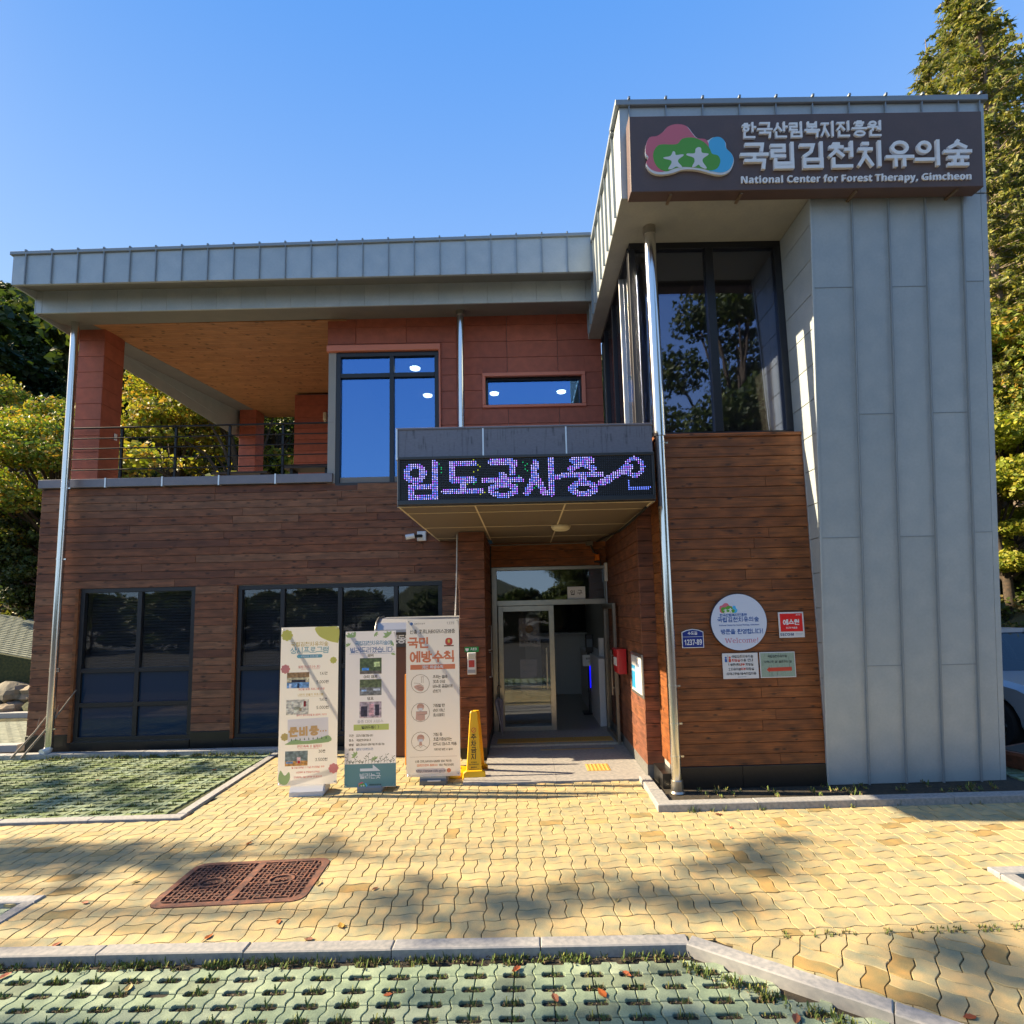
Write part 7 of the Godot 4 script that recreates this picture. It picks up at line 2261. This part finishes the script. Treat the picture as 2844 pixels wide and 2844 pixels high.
func build_land() -> void:
	var grass_t := speckle("hill", 512, 0.15, 0.015, 0.18, 0.22, 81, 1, 1, 0.1)
	var hill_m := tri_mat("hillside", lin(0.075, 0.075, 0.035), grass_t, 3.0, 1.0, 0, 3.0)
	var m := MB.new()
	var cell = func(x0: float, x1: float, z0: float, z1: float, st: float):
		var n := noise(0.12, 5, 3)
		var x := x0
		while x < x1 - 0.01:
			var z := z0
			while z < z1 - 0.01:
				var P = func(a: float, b: float) -> Vector3: return Vector3(a, land(a, b) + 0.25 * n.get_noise_2d(a, b) * smoothstep(0.0, 1.5, land(a, b)), b)
				m.quad(P.call(x, z + st), P.call(x + st, z + st), P.call(x + st, z), P.call(x, z))
				z += st
			x += st
	cell.call(-90.0, 90.0, -110.0, -40.0, 5.0)
	cell.call(-90.0, 90.0, -40.0, -10.0, 1.5)
	struct(m, "hillside", hill_m)
	var rd := MB.new()
	rd.quad(Vector3(-60, -0.1, 30), Vector3(60, -0.1, 30), Vector3(60, -0.1, -1.0), Vector3(-60, -0.1, -1.0))
	struct(rd, "road", tri_mat("asphalt", lin(0.05, 0.05, 0.052), speckle("stone", 512, 0.35, 0.02, 0.12, 0.12, 21), 1.2, 0.9))
	# the far side of the valley, seen in the windows
	var fh := MB.new()
	var n2 := noise(0.02, 17, 4)
	for i in 40:
		var xa := -150.0 + i * 8.0; var xb := xa + 8.0
		var ha := 7.0 + 9.0 * n2.get_noise_1d(xa) + 7.0 * exp(-pow((xa + 22.0) / 16.0, 2)); var hb := 7.0 + 9.0 * n2.get_noise_1d(xb) + 7.0 * exp(-pow((xb + 22.0) / 16.0, 2))
		fh.quad(Vector3(xb, -1, 118), Vector3(xa, -1, 118), Vector3(xa, ha, 150), Vector3(xb, hb, 150))
		fh.quad(Vector3(xb, hb, 150), Vector3(xa, ha, 150), Vector3(xa, -1, 190), Vector3(xb, -1, 190))
	struct(fh, "valley_hill", tri_mat("valley_hill", lin(0.05, 0.065, 0.04), grass_t, 14.0, 1.0))
	# paved slope left of the building, with boulders under it
	var tex := speckle("turf_block", 512, 0.22, 0.012, 0.1, 0.2, 41, 1, 1, 0.03)
	var slope_m := tri_mat("slope_blocks", lin(0.30, 0.34, 0.27), tex, 1.2, 0.9)
	var sl := Node3D.new()
	sl.name = "paved_slope"
	sl.set_meta("kind", "structure")
	add_child(sl)
	var bm := MB.new()
	bm.plate(rect(-0.11, -0.052, 0.11, 0.052), Transform3D(FLAT, Vector3.ZERO), -0.04, 0.0, 0.006)
	var bmesh := bm.mesh()
	var rest := MB.new()
	for i in 26:
		for j in 24:
			var x := -8.4 - i * 0.23 - (0.115 if j % 2 == 0 else 0.0); var z := -9.3 - j * 0.115
			rest.add(bm, at2(x, 0.0, z))
	var o := put(rest, "block_field", slope_m, sl)
	o.set_meta("kind", "stuff")
	rest = MB.new()
	for i in 30:
		for j in 22:
			var x := -9.8 - i * 0.23 - (0.115 if j % 2 == 0 else 0.0); var z := -13.0 - j * 0.14
			var y := 0.90 + (-x - 9.8) * 0.2 + (-z - 13.0) * 0.12
			rest.add(bm, Transform3D(Basis(Vector3(0, 0, 1), -0.2), Vector3(x, y, z)))
	o = put(rest, "block_field", slope_m, sl)
	o.set_meta("kind", "stuff")
	var bed := MB.new()
	bed.hexa(Vector3(-17.0, 2.31, -12.85), Vector3(-9.6, 0.83, -12.85), Vector3(-9.6, 1.24, -16.3), Vector3(-17.0, 2.72, -16.3), Vector3(0, -1.2, 0))
	put(bed, "slope_bed", tri_mat("mossy_soil", lin(0.07, 0.085, 0.03), grass_t, 0.5, 1.0), sl)
	var granite := mat("granite_plain", lin(0.34, 0.34, 0.33), 0.8)
	put(boxm(Vector3(-16, 0.0, -9.2), Vector3(-8.35, 0.12, -9.05), 0.008), "kerb_stone", granite, sl)
	put(boxm(Vector3(-16, 0.0, -12.15), Vector3(-8.6, 0.16, -12.0), 0.008), "kerb_stone", granite, sl)
	var rt := speckle("rock", 512, 0.1, 0.012, 0.16, 0.2, 83, 1, 1, 0.06)
	var rk := [tri_mat("rock_0", lin(0.30, 0.25, 0.18), rt, 0.9, 0.9, 0, 1.0), tri_mat("rock_1", lin(0.24, 0.22, 0.17), rt, 0.8, 0.9, 0, 1.0, Vector3(0.3, 0.2, 0.5)), tri_mat("rock_2", lin(0.18, 0.19, 0.10), rt, 0.8, 0.95, 0, 1.0, Vector3(0.6, 0.1, 0.2))]
	var rmesh := []
	for k in 3:
		var b := MB.new()
		var nz := noise(1.1, 100 + k, 2)
		for a in 12:
			for c in 8:
				var P = func(i2: int, j2: int) -> Vector3:
					var th := TAU * i2 / 12; var ph := PI * j2 / 8 - PI / 2
					var d := Vector3(cos(ph) * cos(th), sin(ph), -cos(ph) * sin(th))
					return Vector3(d.x * 0.42, d.y * 0.24, d.z * 0.3) * (1.0 + 0.35 * nz.get_noise_3dv(d * 1.4))
				b.quad(P.call(a, c), P.call(a + 1, c), P.call(a + 1, c + 1), P.call(a, c + 1))
		rmesh.append(b.mesh())
	for i in 22:
		var row := i % 2
		var rr := put(rmesh[rng.randi_range(0, 2)], "boulder", rk[rng.randi_range(0, 2)])
		rr.position = Vector3(-8.9 - (i / 2) * 0.66 - row * 0.3, 0.14 + row * 0.36, -12.4 - row * 0.25)
		rr.rotation.y = rng.randf() * TAU
		rr.scale = Vector3.ONE * rng.randf_range(0.85, 1.15)
		tag(rr, "rough boulder in the low retaining wall beside the building", "boulder", "boulders of the low retaining wall")
	# log fence on the slope
	var fw := mat("fence_wood", lin(0.07, 0.045, 0.03), 0.85)
	o = null
	var fe := thing("log_fence", "brown log fence running along the wooded slope", "fence")
	for i in 5:
		var x := -10.6 - i * 1.3
		var y := 1.45 + (-x - 9.8) * 0.2
		put(tubem([Vector3(x, y - 0.3, -16.6), Vector3(x, y + 0.95, -16.6)], [0.06], 9), "post", fw, fe)
		if i < 4:
			var y2 := 1.45 + (-x + 1.3 - 9.8) * 0.2
			for h in [0.4, 0.78]:
				put(tubem([Vector3(x, y + h, -16.56), Vector3(x - 1.3, y2 + h, -16.56)], [0.042], 8), "rail", fw, fe)

func leaf_mat(key: String, back := 0.9) -> StandardMaterial3D:
	var m := mat(key, Color.WHITE, 0.55)
	m.vertex_color_use_as_albedo = true
	m.backlight_enabled = true
	m.backlight = Color(back, back, back * 0.8)
	return m

func build_trees() -> void:
	var leaf := leaf_mat("foliage")
	var bark := tri_mat("bark", lin(0.10, 0.075, 0.055), speckle("rock", 512, 0.1, 0.012, 0.16, 0.2, 83, 1, 1, 0.06), 0.5, 0.95, 0, 1.5)
	var pale := tri_mat("pale_bark", lin(0.30, 0.24, 0.20), speckle("rock", 512, 0.1, 0.012, 0.16, 0.2, 83, 1, 1, 0.06), 0.6, 0.95, 0, 1.0)
	var ygreen := [Color(0.10, 0.17, 0.018), Color(0.15, 0.22, 0.022), Color(0.21, 0.27, 0.03), Color(0.28, 0.31, 0.035), Color(0.36, 0.32, 0.04), Color(0.42, 0.27, 0.04)]
	var gold := [Color(0.16, 0.22, 0.025), Color(0.25, 0.30, 0.035), Color(0.34, 0.35, 0.045), Color(0.43, 0.38, 0.05), Color(0.46, 0.30, 0.05)]
	var deep := [Color(0.028, 0.05, 0.012), Color(0.04, 0.07, 0.015), Color(0.055, 0.085, 0.02), Color(0.08, 0.10, 0.025)]
	var larchc := [Color(0.17, 0.20, 0.04), Color(0.24, 0.25, 0.05), Color(0.12, 0.16, 0.035), Color(0.29, 0.27, 0.06)]
	var spr := [Color(0.13, 0.19, 0.06), Color(0.17, 0.23, 0.08), Color(0.09, 0.14, 0.045)]
	var maple := broad_tree(201, 7.6, 2.7, 1.5, 17000, Vector2(0.09, 0.18), ygreen, 34)
	var goldt := broad_tree(211, 6.8, 2.5, 1.2, 14000, Vector2(0.09, 0.18), gold, 30)
	var greent := broad_tree(221, 8.4, 2.9, 2.0, 10000, Vector2(0.13, 0.24), deep + [Color(0.12, 0.15, 0.03)], 22)
	var G := "trees on the slope behind the building"
	plant(maple, "maple_tree", "yellow-green maple turning gold left of the steel pipe", "tree", Vector3(-15.3, land(-15.3, -17.4) - 0.4, -17.4), 0.9, 0.4, leaf, bark)
	plant(maple, "maple_tree", "tall yellow-green maple at the hill foot past the log fence", "tree", Vector3(-19.6, land(-19.6, -19.6) - 0.4, -19.6), 0.85, 2.4, leaf, bark)
	plant(goldt, "golden_tree", "golden autumn tree seen through the deck beside its rear column", "tree", Vector3(-9.7, land(-9.7, -18.5), -18.5), 1.4, 0.9, leaf, bark)
	plant(goldt, "golden_tree", "yellow autumn tree seen through the deck beside its front column", "tree", Vector3(-13.0, land(-13.0, -19.5), -19.5), 1.25, 3.3, leaf, bark)
	plant(greent, "green_tree", "dark green tree behind the deck's golden trees", "tree", Vector3(-11.0, land(-11.0, -23.5), -23.5), 1.2, 0.0, leaf, bark)
	plant(greent, "green_tree", "dark green tree glimpsed right of the deck's rear column", "tree", Vector3(-7.4, land(-7.4, -20.5), -20.5), 1.0, 1.7, leaf, bark)
	var spruce := conifer(231, 5.2, 2.2, 0.5, 26, 6, spr, 1.5)
	plant(spruce, "young_spruce", "pale feathery young spruce below the deck's golden trees", "tree", Vector3(-11.6, land(-11.6, -16.9) - 0.3, -16.9), 1.0, 0.2, leaf, bark)
	# right: larches and bushes on the bank
	var larch := conifer(241, 15.0, 3.0, 3.6, 52, 6, larchc, 1.1)
	var LB := ["tall yellow-green larch rising behind the zinc tower's roof corner", "tall larch with bare lower trunk beside the zinc tower"]
	var spots := [[14.6, -14.8, 1.16, 0], [12.7, -13.2, 0.8, 1], [17.0, -17.6, 1.3, 0], [17.0, -19.5, 1.2, 0], [15.6, -15.8, 1.15, 1], [19.2, -20.5, 1.35, 0]]
	for i in spots.size():
		var q = spots[i]
		plant(larch, "larch_tree", LB[q[3]], "tree", Vector3(q[0], land(q[0], q[1]), q[1]), q[2], i * 1.3, leaf, pale, "larches on the bank" if q[3] == 0 else "bare-trunked larches on the bank")
	var bush_a := broad_tree(251, 3.4, 1.7, 0.5, 13000, Vector2(0.07, 0.13), [Color(0.20, 0.26, 0.02), Color(0.32, 0.33, 0.03), Color(0.42, 0.38, 0.04), Color(0.27, 0.32, 0.03)], 14)
	var bush_b := broad_tree(261, 3.4, 1.7, 0.5, 10000, Vector2(0.08, 0.15), [Color(0.18, 0.24, 0.02), Color(0.25, 0.30, 0.03), Color(0.30, 0.32, 0.03)], 14)
	var bush_d := broad_tree(265, 3.4, 1.8, 0.3, 7000, Vector2(0.10, 0.19), deep, 16)
	var bs := [[10.9, -11.9, 1.0, 0], [12.0, -12.9, 1.25, 0], [11.6, -11.2, 0.8, 0], [13.3, -13.6, 1.3, 1], [14.0, -12.4, 1.2, 0], [12.2, -14.6, 1.3, 1], [10.6, -13.2, 1.0, 1], [15.4, -14.4, 1.3, 0]]
	for i in bs.size():
		var q = bs[i]
		plant(bush_b if q[3] else bush_a, "bank_bush", "green bush on the bank under the larches" if q[3] else "sunlit yellow-green bush on the bank beside the zinc tower", "bush", Vector3(q[0], land(q[0], q[1]) - 0.1, q[1]), q[2], i * 0.9, leaf, bark, "green bank bushes" if q[3] else "yellow-green bank bushes")
	for q in [[-13.6, -16.9, 0.85], [-15.0, -16.7, 0.75], [-12.2, -17.4, 0.8], [-16.6, -17.0, 0.9], [-18.2, -17.8, 1.0], [-10.6, -17.3, 0.6]]:
		plant(bush_d, "slope_shrub", "dark green leafy shrub behind the log fence", "bush", Vector3(q[0], land(q[0], q[1]) - 0.1, q[1]), q[2], q[0], leaf, bark, "shrubs behind the log fence")
	for q in [[13.3, -14.3, 0.95, 0.3, "yellow-green maple on the bank in front of the larches"], [14.9, -15.4, 1.15, 2.2, "broad yellow-green maple on the bank between the larches"], [15.4, -13.6, 1.0, 4.1, "spreading maple on the bank beside the bushes"]]:
		plant(maple, "bank_maple", q[4], "tree", Vector3(q[0], land(q[0], q[1]) - 0.2, q[1]), q[2], q[3], leaf, bark)
	# slender trees left of the frame: their loose clumps throw soft shade across the forecourt
	var aims := [
		["slender tree beside the parking bays with loose clumps of leaves", -6.5, [[-4.6, -5.0, 0.7], [-3.9, -4.95, 0.6], [-3.0, -4.85, 0.55], [-1.9, -5.1, 0.3], [1.75, -4.55, 0.5], [2.3, -4.9, 0.35]]],
		["slender tree at the lawn's edge with high tufted crown", -5.6, [[-4.8, -4.0, 0.5], [-4.1, -3.75, 0.4], [-0.9, -4.12, 0.42], [-0.1, -4.0, 0.5], [0.8, -4.15, 0.4], [1.35, -4.0, 0.35], [2.6, -3.3, 0.45]]],
		["tall slender tree by the road with thin upper crown", -4.4, [[-0.3, -2.75, 0.6], [0.5, -2.85, 0.7], [1.3, -2.6, 0.6], [2.2, -2.95, 0.4], [3.1, -3.0, 0.5], [-1.3, -2.45, 0.5]]],
		["bushy young tree on the lawn past the left bays", -8.9, [[-7.2, -6.9, 0.7], [-6.2, -7.3, 0.6], [-5.3, -7.0, 0.7], [-4.6, -7.8, 0.6], [-5.6, -6.4, 0.5], [-4.5, -6.5, 0.45], [-6.8, -8.0, 0.6]]]]
	for k in aims.size():
		var base := Vector3(-18.0 - k * 0.7, -0.1, aims[k][1])
		var blobs := []
		var ends := []
		for q in aims[k][2]:
			var t: float = q[0] - base.x
			var c := Vector3(0, t * 0.645 + 0.1, q[1] - 0.105 * t - base.z)
			blobs.append([c, Vector3(q[2] * 0.9, q[2] * 0.5, q[2] * 0.8)])
			ends.append(c)
		var tr := [leaf_mesh(400 + k, blobs, 250, Vector2(0.16, 0.3), ygreen, 0.2, 0.85), limb_mesh(410 + k, 11.0 if k < 3 else 7.5, 0.09, ends).mesh()]
		plant(tr, "shade_tree", aims[k][0], "tree", base, 1.0, 0.0, leaf, bark)
	# trees across the yard, mirrored in the tower glass and the door
	var yard := broad_tree(281, 14.5, 4.2, 2.0, 26000, Vector2(0.15, 0.28), deep + [Color(0.11, 0.14, 0.025)], 44)
	for q in [[9.3, 8.6, 1.08, 0.0, "tall dark tree across the yard mirrored in the tower glass"], [13.8, 9.6, 1.1, 1.4, "broad dark tree across the yard right of the mirrored one"], [3.6, 13.5, 0.62, 2.6, "lower dark tree across the yard facing the door"], [7.2, 16.0, 0.8, 0.9, "dark tree in the second row across the yard"]]:
		plant(yard, "yard_tree", q[4], "tree", Vector3(q[0], -0.1, q[1]), q[2], q[3], leaf, bark)
	var thicket := broad_tree(285, 4.6, 3.4, 0.2, 6500, Vector2(0.24, 0.44), deep, 20)
	for i in 17:
		var hx := -36.0 + i * 3.0
		if absf(hx + 8.0) < 2.0: continue
		plant(thicket, "yard_thicket", "dense dark thicket along the far side of the yard", "bush", Vector3(hx, -0.2, 20.0 + rng.randf_range(-0.8, 0.8)), rng.randf_range(0.76, 0.9), i * 1.1, leaf, bark, "thickets along the far side of the yard")
	# the wood on the hill, one mass
	var wood_a := broad_tree(291, 9.0, 3.0, 1.2, 1700, Vector2(0.4, 0.75), deep, 12)
	var wood_b := conifer(301, 11.0, 2.3, 1.0, 22, 5, [Color(0.03, 0.055, 0.016), Color(0.045, 0.075, 0.02), Color(0.06, 0.09, 0.025)], 0.9)
	for k in 2:
		var mm := MultiMesh.new()
		mm.transform_format = MultiMesh.TRANSFORM_3D
		mm.mesh = [wood_a, wood_b][k][0]
		var tr := []
		for i in 420:
			var x := rng.randf_range(-75, 12); var z := rng.randf_range(-85, -25)
			if x > -4.0 and rng.randf() < 0.8: continue
			if x < 1.25 * z: continue
			tr.append(Transform3D(Basis(Vector3.UP, rng.randf() * TAU).scaled(Vector3.ONE * rng.randf_range(0.75, 1.3)), Vector3(x, land(x, z) - 0.3, z)))
		mm.instance_count = tr.size()
		for i in tr.size(): mm.set_instance_transform(i, tr[i])
		var mi := MultiMeshInstance3D.new()
		mi.name = ["hillside_forest", "hillside_conifers"][k]
		mi.multimesh = mm
		mi.material_override = leaf
		add_child(mi)
		tag(mi, ["dark green broad-leaved forest covering the hillside", "dark conifers mixed into the hillside forest"][k], "forest", "", "stuff")
	# undergrowth on the slopes
	var tuft := leaf_mesh(311, [[Vector3(0, 0.12, 0), Vector3(0.35, 0.2, 0.35)]], 90, Vector2(0.07, 0.16), [Color(0.05, 0.08, 0.015), Color(0.08, 0.12, 0.02), Color(0.13, 0.14, 0.03), Color(0.18, 0.14, 0.05)], -0.2)
	var mm2 := MultiMesh.new()
	mm2.transform_format = MultiMesh.TRANSFORM_3D
	mm2.mesh = tuft
	var t2 := []
	for i in 1500:
		var left := i % 2 == 0
		var x := rng.randf_range(-26, -9.0) if left else rng.randf_range(8.2, 20)
		var z := rng.randf_range(-24, -12.6) if left else rng.randf_range(-20, -9.6)
		if left and z > -16.0 and x > -16.5 and rng.randf() < 0.93: continue
		t2.append(Transform3D(Basis(Vector3.UP, rng.randf() * TAU).scaled(Vector3.ONE * rng.randf_range(0.7, 1.7)), Vector3(x, land(x, z), z)))
	mm2.instance_count = t2.size()
	for i in t2.size(): mm2.set_instance_transform(i, t2[i])
	var mi2 := MultiMeshInstance3D.new()
	mi2.name = "undergrowth"
	mi2.multimesh = mm2
	mi2.material_override = leaf
	add_child(mi2)
	tag(mi2, "low leafy undergrowth covering the banks", "undergrowth", "", "stuff")

# ---------------------------------------------------------------- car and pot right of the tower
func build_car() -> void:
	var o := thing("parked_car", "silver blue family car parked behind the zinc tower", "car", Vector3(7.72, -0.01, -9.07), 0.0)
	o.rotation.y = -PI / 2 - 0.06
	var paint := mat("car_paint", lin(0.34, 0.38, 0.44), 0.28, 0.2)
	paint.clearcoat_enabled = true
	paint.clearcoat = 0.8
	var dark := mat("car_dark", lin(0.012, 0.012, 0.014), 0.4)
	var cg := tinted("car_glass", 0.85)
	# side outline of the body, nose towards +x, wheels cut out
	var side := []
	for q in [[-2.15, 0.35], [-2.2, 0.75], [-2.12, 1.0], [-1.2, 1.05], [0.55, 1.04], [0.9, 1.02], [1.75, 0.93], [2.1, 0.82], [2.2, 0.6], [2.17, 0.3]]: side.append(Vector2(q[0], q[1]))
	for ax in [1.32, -1.32]:
		for i in 9:
			var a := PI * i / 8
			side.append(Vector2(ax + 0.39 * cos(a), 0.30 + 0.40 * sin(a)))
	var p := PackedVector2Array(side)
	var b := MB.new()
	b.plate(p, Transform3D.IDENTITY, 0.0, 0.9, 0.07)
	b.plate(p, Transform3D(Basis(Vector3(1, 0, 0), Vector3(0, 1, 0), Vector3(0, 0, -1)), Vector3.ZERO), 0.0, 0.9, 0.07)
	put(b, "body", paint, o)
	var cab := [Vector3(-1.95, 1.03, 0.84), Vector3(0.92, 1.02, 0.84), Vector3(0.1, 1.58, 0.62), Vector3(-1.55, 1.56, 0.62)]
	var m := MB.new()
	var f := [Vector3(-1.95, 1.03, -0.84), Vector3(0.92, 1.02, -0.84), Vector3(0.1, 1.58, -0.62), Vector3(-1.55, 1.56, -0.62)]
	m.quad(cab[0], cab[1], cab[2], cab[3]); m.quad(f[1], f[0], f[3], f[2])
	m.quad(cab[1], f[1], f[2], cab[2]); m.quad(f[0], cab[0], cab[3], f[3])
	put(m, "windows", cg, o)
	put(boxm(Vector3(-1.58, 1.55, -0.63), Vector3(0.14, 1.62, 0.63), 0.03), "roof", paint, o)
	for s in [1.0, -1.0]:
		for k in [[Vector3(0.92, 1.02, 0.84), Vector3(0.1, 1.59, 0.625)], [Vector3(-0.35, 1.03, 0.845), Vector3(-0.4, 1.59, 0.63)], [Vector3(-1.95, 1.03, 0.84), Vector3(-1.55, 1.57, 0.625)]]:
			put(tubem([Vector3(k[0].x, k[0].y, k[0].z * s), Vector3(k[1].x, k[1].y, k[1].z * s)], [0.035], 8), "window_pillar", paint, o)
		put(boxm(Vector3(1.85, 0.68, s * 0.5), Vector3(2.19, 0.82, s * 0.88), 0.03), "headlight", mat("lamp_clear", lin(0.6, 0.62, 0.65), 0.1, 0.4), o)
		put(boxm(Vector3(0.55, 1.05, s * 0.86), Vector3(0.75, 1.2, s * 1.03), 0.03), "mirror", paint, o)
		put(boxm(Vector3(-2.2, 0.75, s * 0.6), Vector3(-2.1, 0.98, s * 0.88), 0.02), "tail_light", mat("tail_red", lin(0.4, 0.01, 0.01), 0.2), o)
		for ax in [1.32, -1.32]:
			var w := part("wheel", o)
			w.position = Vector3(ax, 0.33, s * 0.79)
			w.rotation.x = PI / 2
			put(lathe([Vector2(0.2, -0.11), Vector2(0.31, -0.11), Vector2(0.33, -0.07), Vector2(0.33, 0.07), Vector2(0.31, 0.11), Vector2(0.2, 0.11)], 28), "tyre", mat("tyre", lin(0.015, 0.015, 0.016), 0.85), w)
			var rim := MB.new()
			for k in 5:
				var a := TAU * k / 5
				rim.add(boxm(Vector3(0.03, -0.09, -0.025), Vector3(0.21, 0.09, 0.025), 0.01), Transform3D(Basis(Vector3.UP, a), Vector3.ZERO))
			rim.add(lathe([Vector2(0.0, -0.1), Vector2(0.06, -0.1), Vector2(0.06, 0.1), Vector2(0.0, 0.1)], 14), Transform3D.IDENTITY)
			put(rim, "rim", mat("rim_silver", lin(0.4, 0.4, 0.42), 0.3, 0.8), w)
	put(boxm(Vector3(2.1, 0.34, -0.6), Vector3(2.21, 0.56, 0.6), 0.02), "grille", dark, o)
	put(boxm(Vector3(-2.0, 0.22, -0.75), Vector3(2.0, 0.4, 0.75)), "underbody", dark, o)
	o = thing("flower_trough", "brown terracotta flower trough beside the tower's foot", "planter", Vector3(6.25, 0.05, -6.72), 0.35)
	var tc := tri_mat("terracotta", lin(0.26, 0.095, 0.05), speckle("rock", 512, 0.1, 0.012, 0.16, 0.2, 83, 1, 1, 0.06), 0.7, 0.85)
	m = MB.new()
	for q in [[Vector2(0.36, 0.13), Vector2(0.42, 0.17), 0.0, 0.17], [Vector2(0.45, 0.2), Vector2(0.45, 0.2), 0.17, 0.21]]:
		var lo: Vector2 = q[0]; var hi: Vector2 = q[1]
		var A := [Vector3(-lo.x, q[2], lo.y), Vector3(lo.x, q[2], lo.y), Vector3(lo.x, q[2], -lo.y), Vector3(-lo.x, q[2], -lo.y)]
		var C := [Vector3(-hi.x, q[3], hi.y), Vector3(hi.x, q[3], hi.y), Vector3(hi.x, q[3], -hi.y), Vector3(-hi.x, q[3], -hi.y)]
		for i in 4: m.quad(A[i], A[(i + 1) % 4], C[(i + 1) % 4], C[i])
		m.quad(C[0], C[1], C[2], C[3])
	put(m, "trough", tc, o)
	put(boxm(Vector3(-0.4, 0.2, -0.15), Vector3(0.4, 0.216, 0.15)), "soil", mat("pot_soil", lin(0.05, 0.04, 0.03), 0.95), o)

# ---------------------------------------------------------------- the scene
func build_view() -> void:
	var cam := Camera3D.new()
	cam.name = "camera"
	add_child(cam)
	cam.transform = Transform3D(Basis(Vector3(0.99966727, -0.02455534, 0.00789867), Vector3(0.0236526, 0.99479567, 0.09910664), Vector3(-0.01029116, -0.09888684, 0.99504547)), Vector3(0, 2.0867, 0))
	var near := 0.05
	cam.set_frustum(near * 2844.0 / 1479.66, Vector2(-45.2, 129.0) / 1479.66 * near, near, 600.0)
	cam.current = true
	var we := WorldEnvironment.new()
	we.name = "environment"
	var e := Environment.new()
	e.background_mode = Environment.BG_SKY
	var sm := ProceduralSkyMaterial.new()
	sm.sky_top_color = Color(0.145, 0.325, 0.535)
	sm.sky_horizon_color = Color(0.535, 0.60, 0.645)
	sm.sky_curve = 0.36
	sm.ground_bottom_color = Color(0.25, 0.24, 0.2)
	sm.ground_horizon_color = Color(0.5, 0.55, 0.55)
	sm.sun_angle_max = 75.0
	sm.sun_curve = 0.14
	var sky := Sky.new()
	sky.sky_material = sm
	e.sky = sky
	e.background_energy_multiplier = 1.0
	e.tonemap_mode = Environment.TONE_MAPPER_LINEAR
	e.tonemap_exposure = 3.6
	e.sdfgi_enabled = true
	e.ssao_enabled = true
	e.ssil_enabled = true
	we.environment = e
	add_child(we)
	var sun := DirectionalLight3D.new()
	sun.name = "sun"
	sun.light_color = Color(1.0, 0.91, 0.76)
	sun.light_energy = 1.35
	sun.light_angular_distance = 0.53
	sun.shadow_enabled = true
	add_child(sun)
	sun.look_at_from_position(Vector3.ZERO, SUN_WAY.normalized(), Vector3.UP)

func _ready() -> void:
	rng.seed = 20211014
	build_view()
	build_ground()
	build_land()
	build_building()
	print("building ", Time.get_ticks_msec())
	build_signs()
	build_banners()
	print("things ", Time.get_ticks_msec())
	build_trees()
	build_car()
	print("done ", Time.get_ticks_msec())
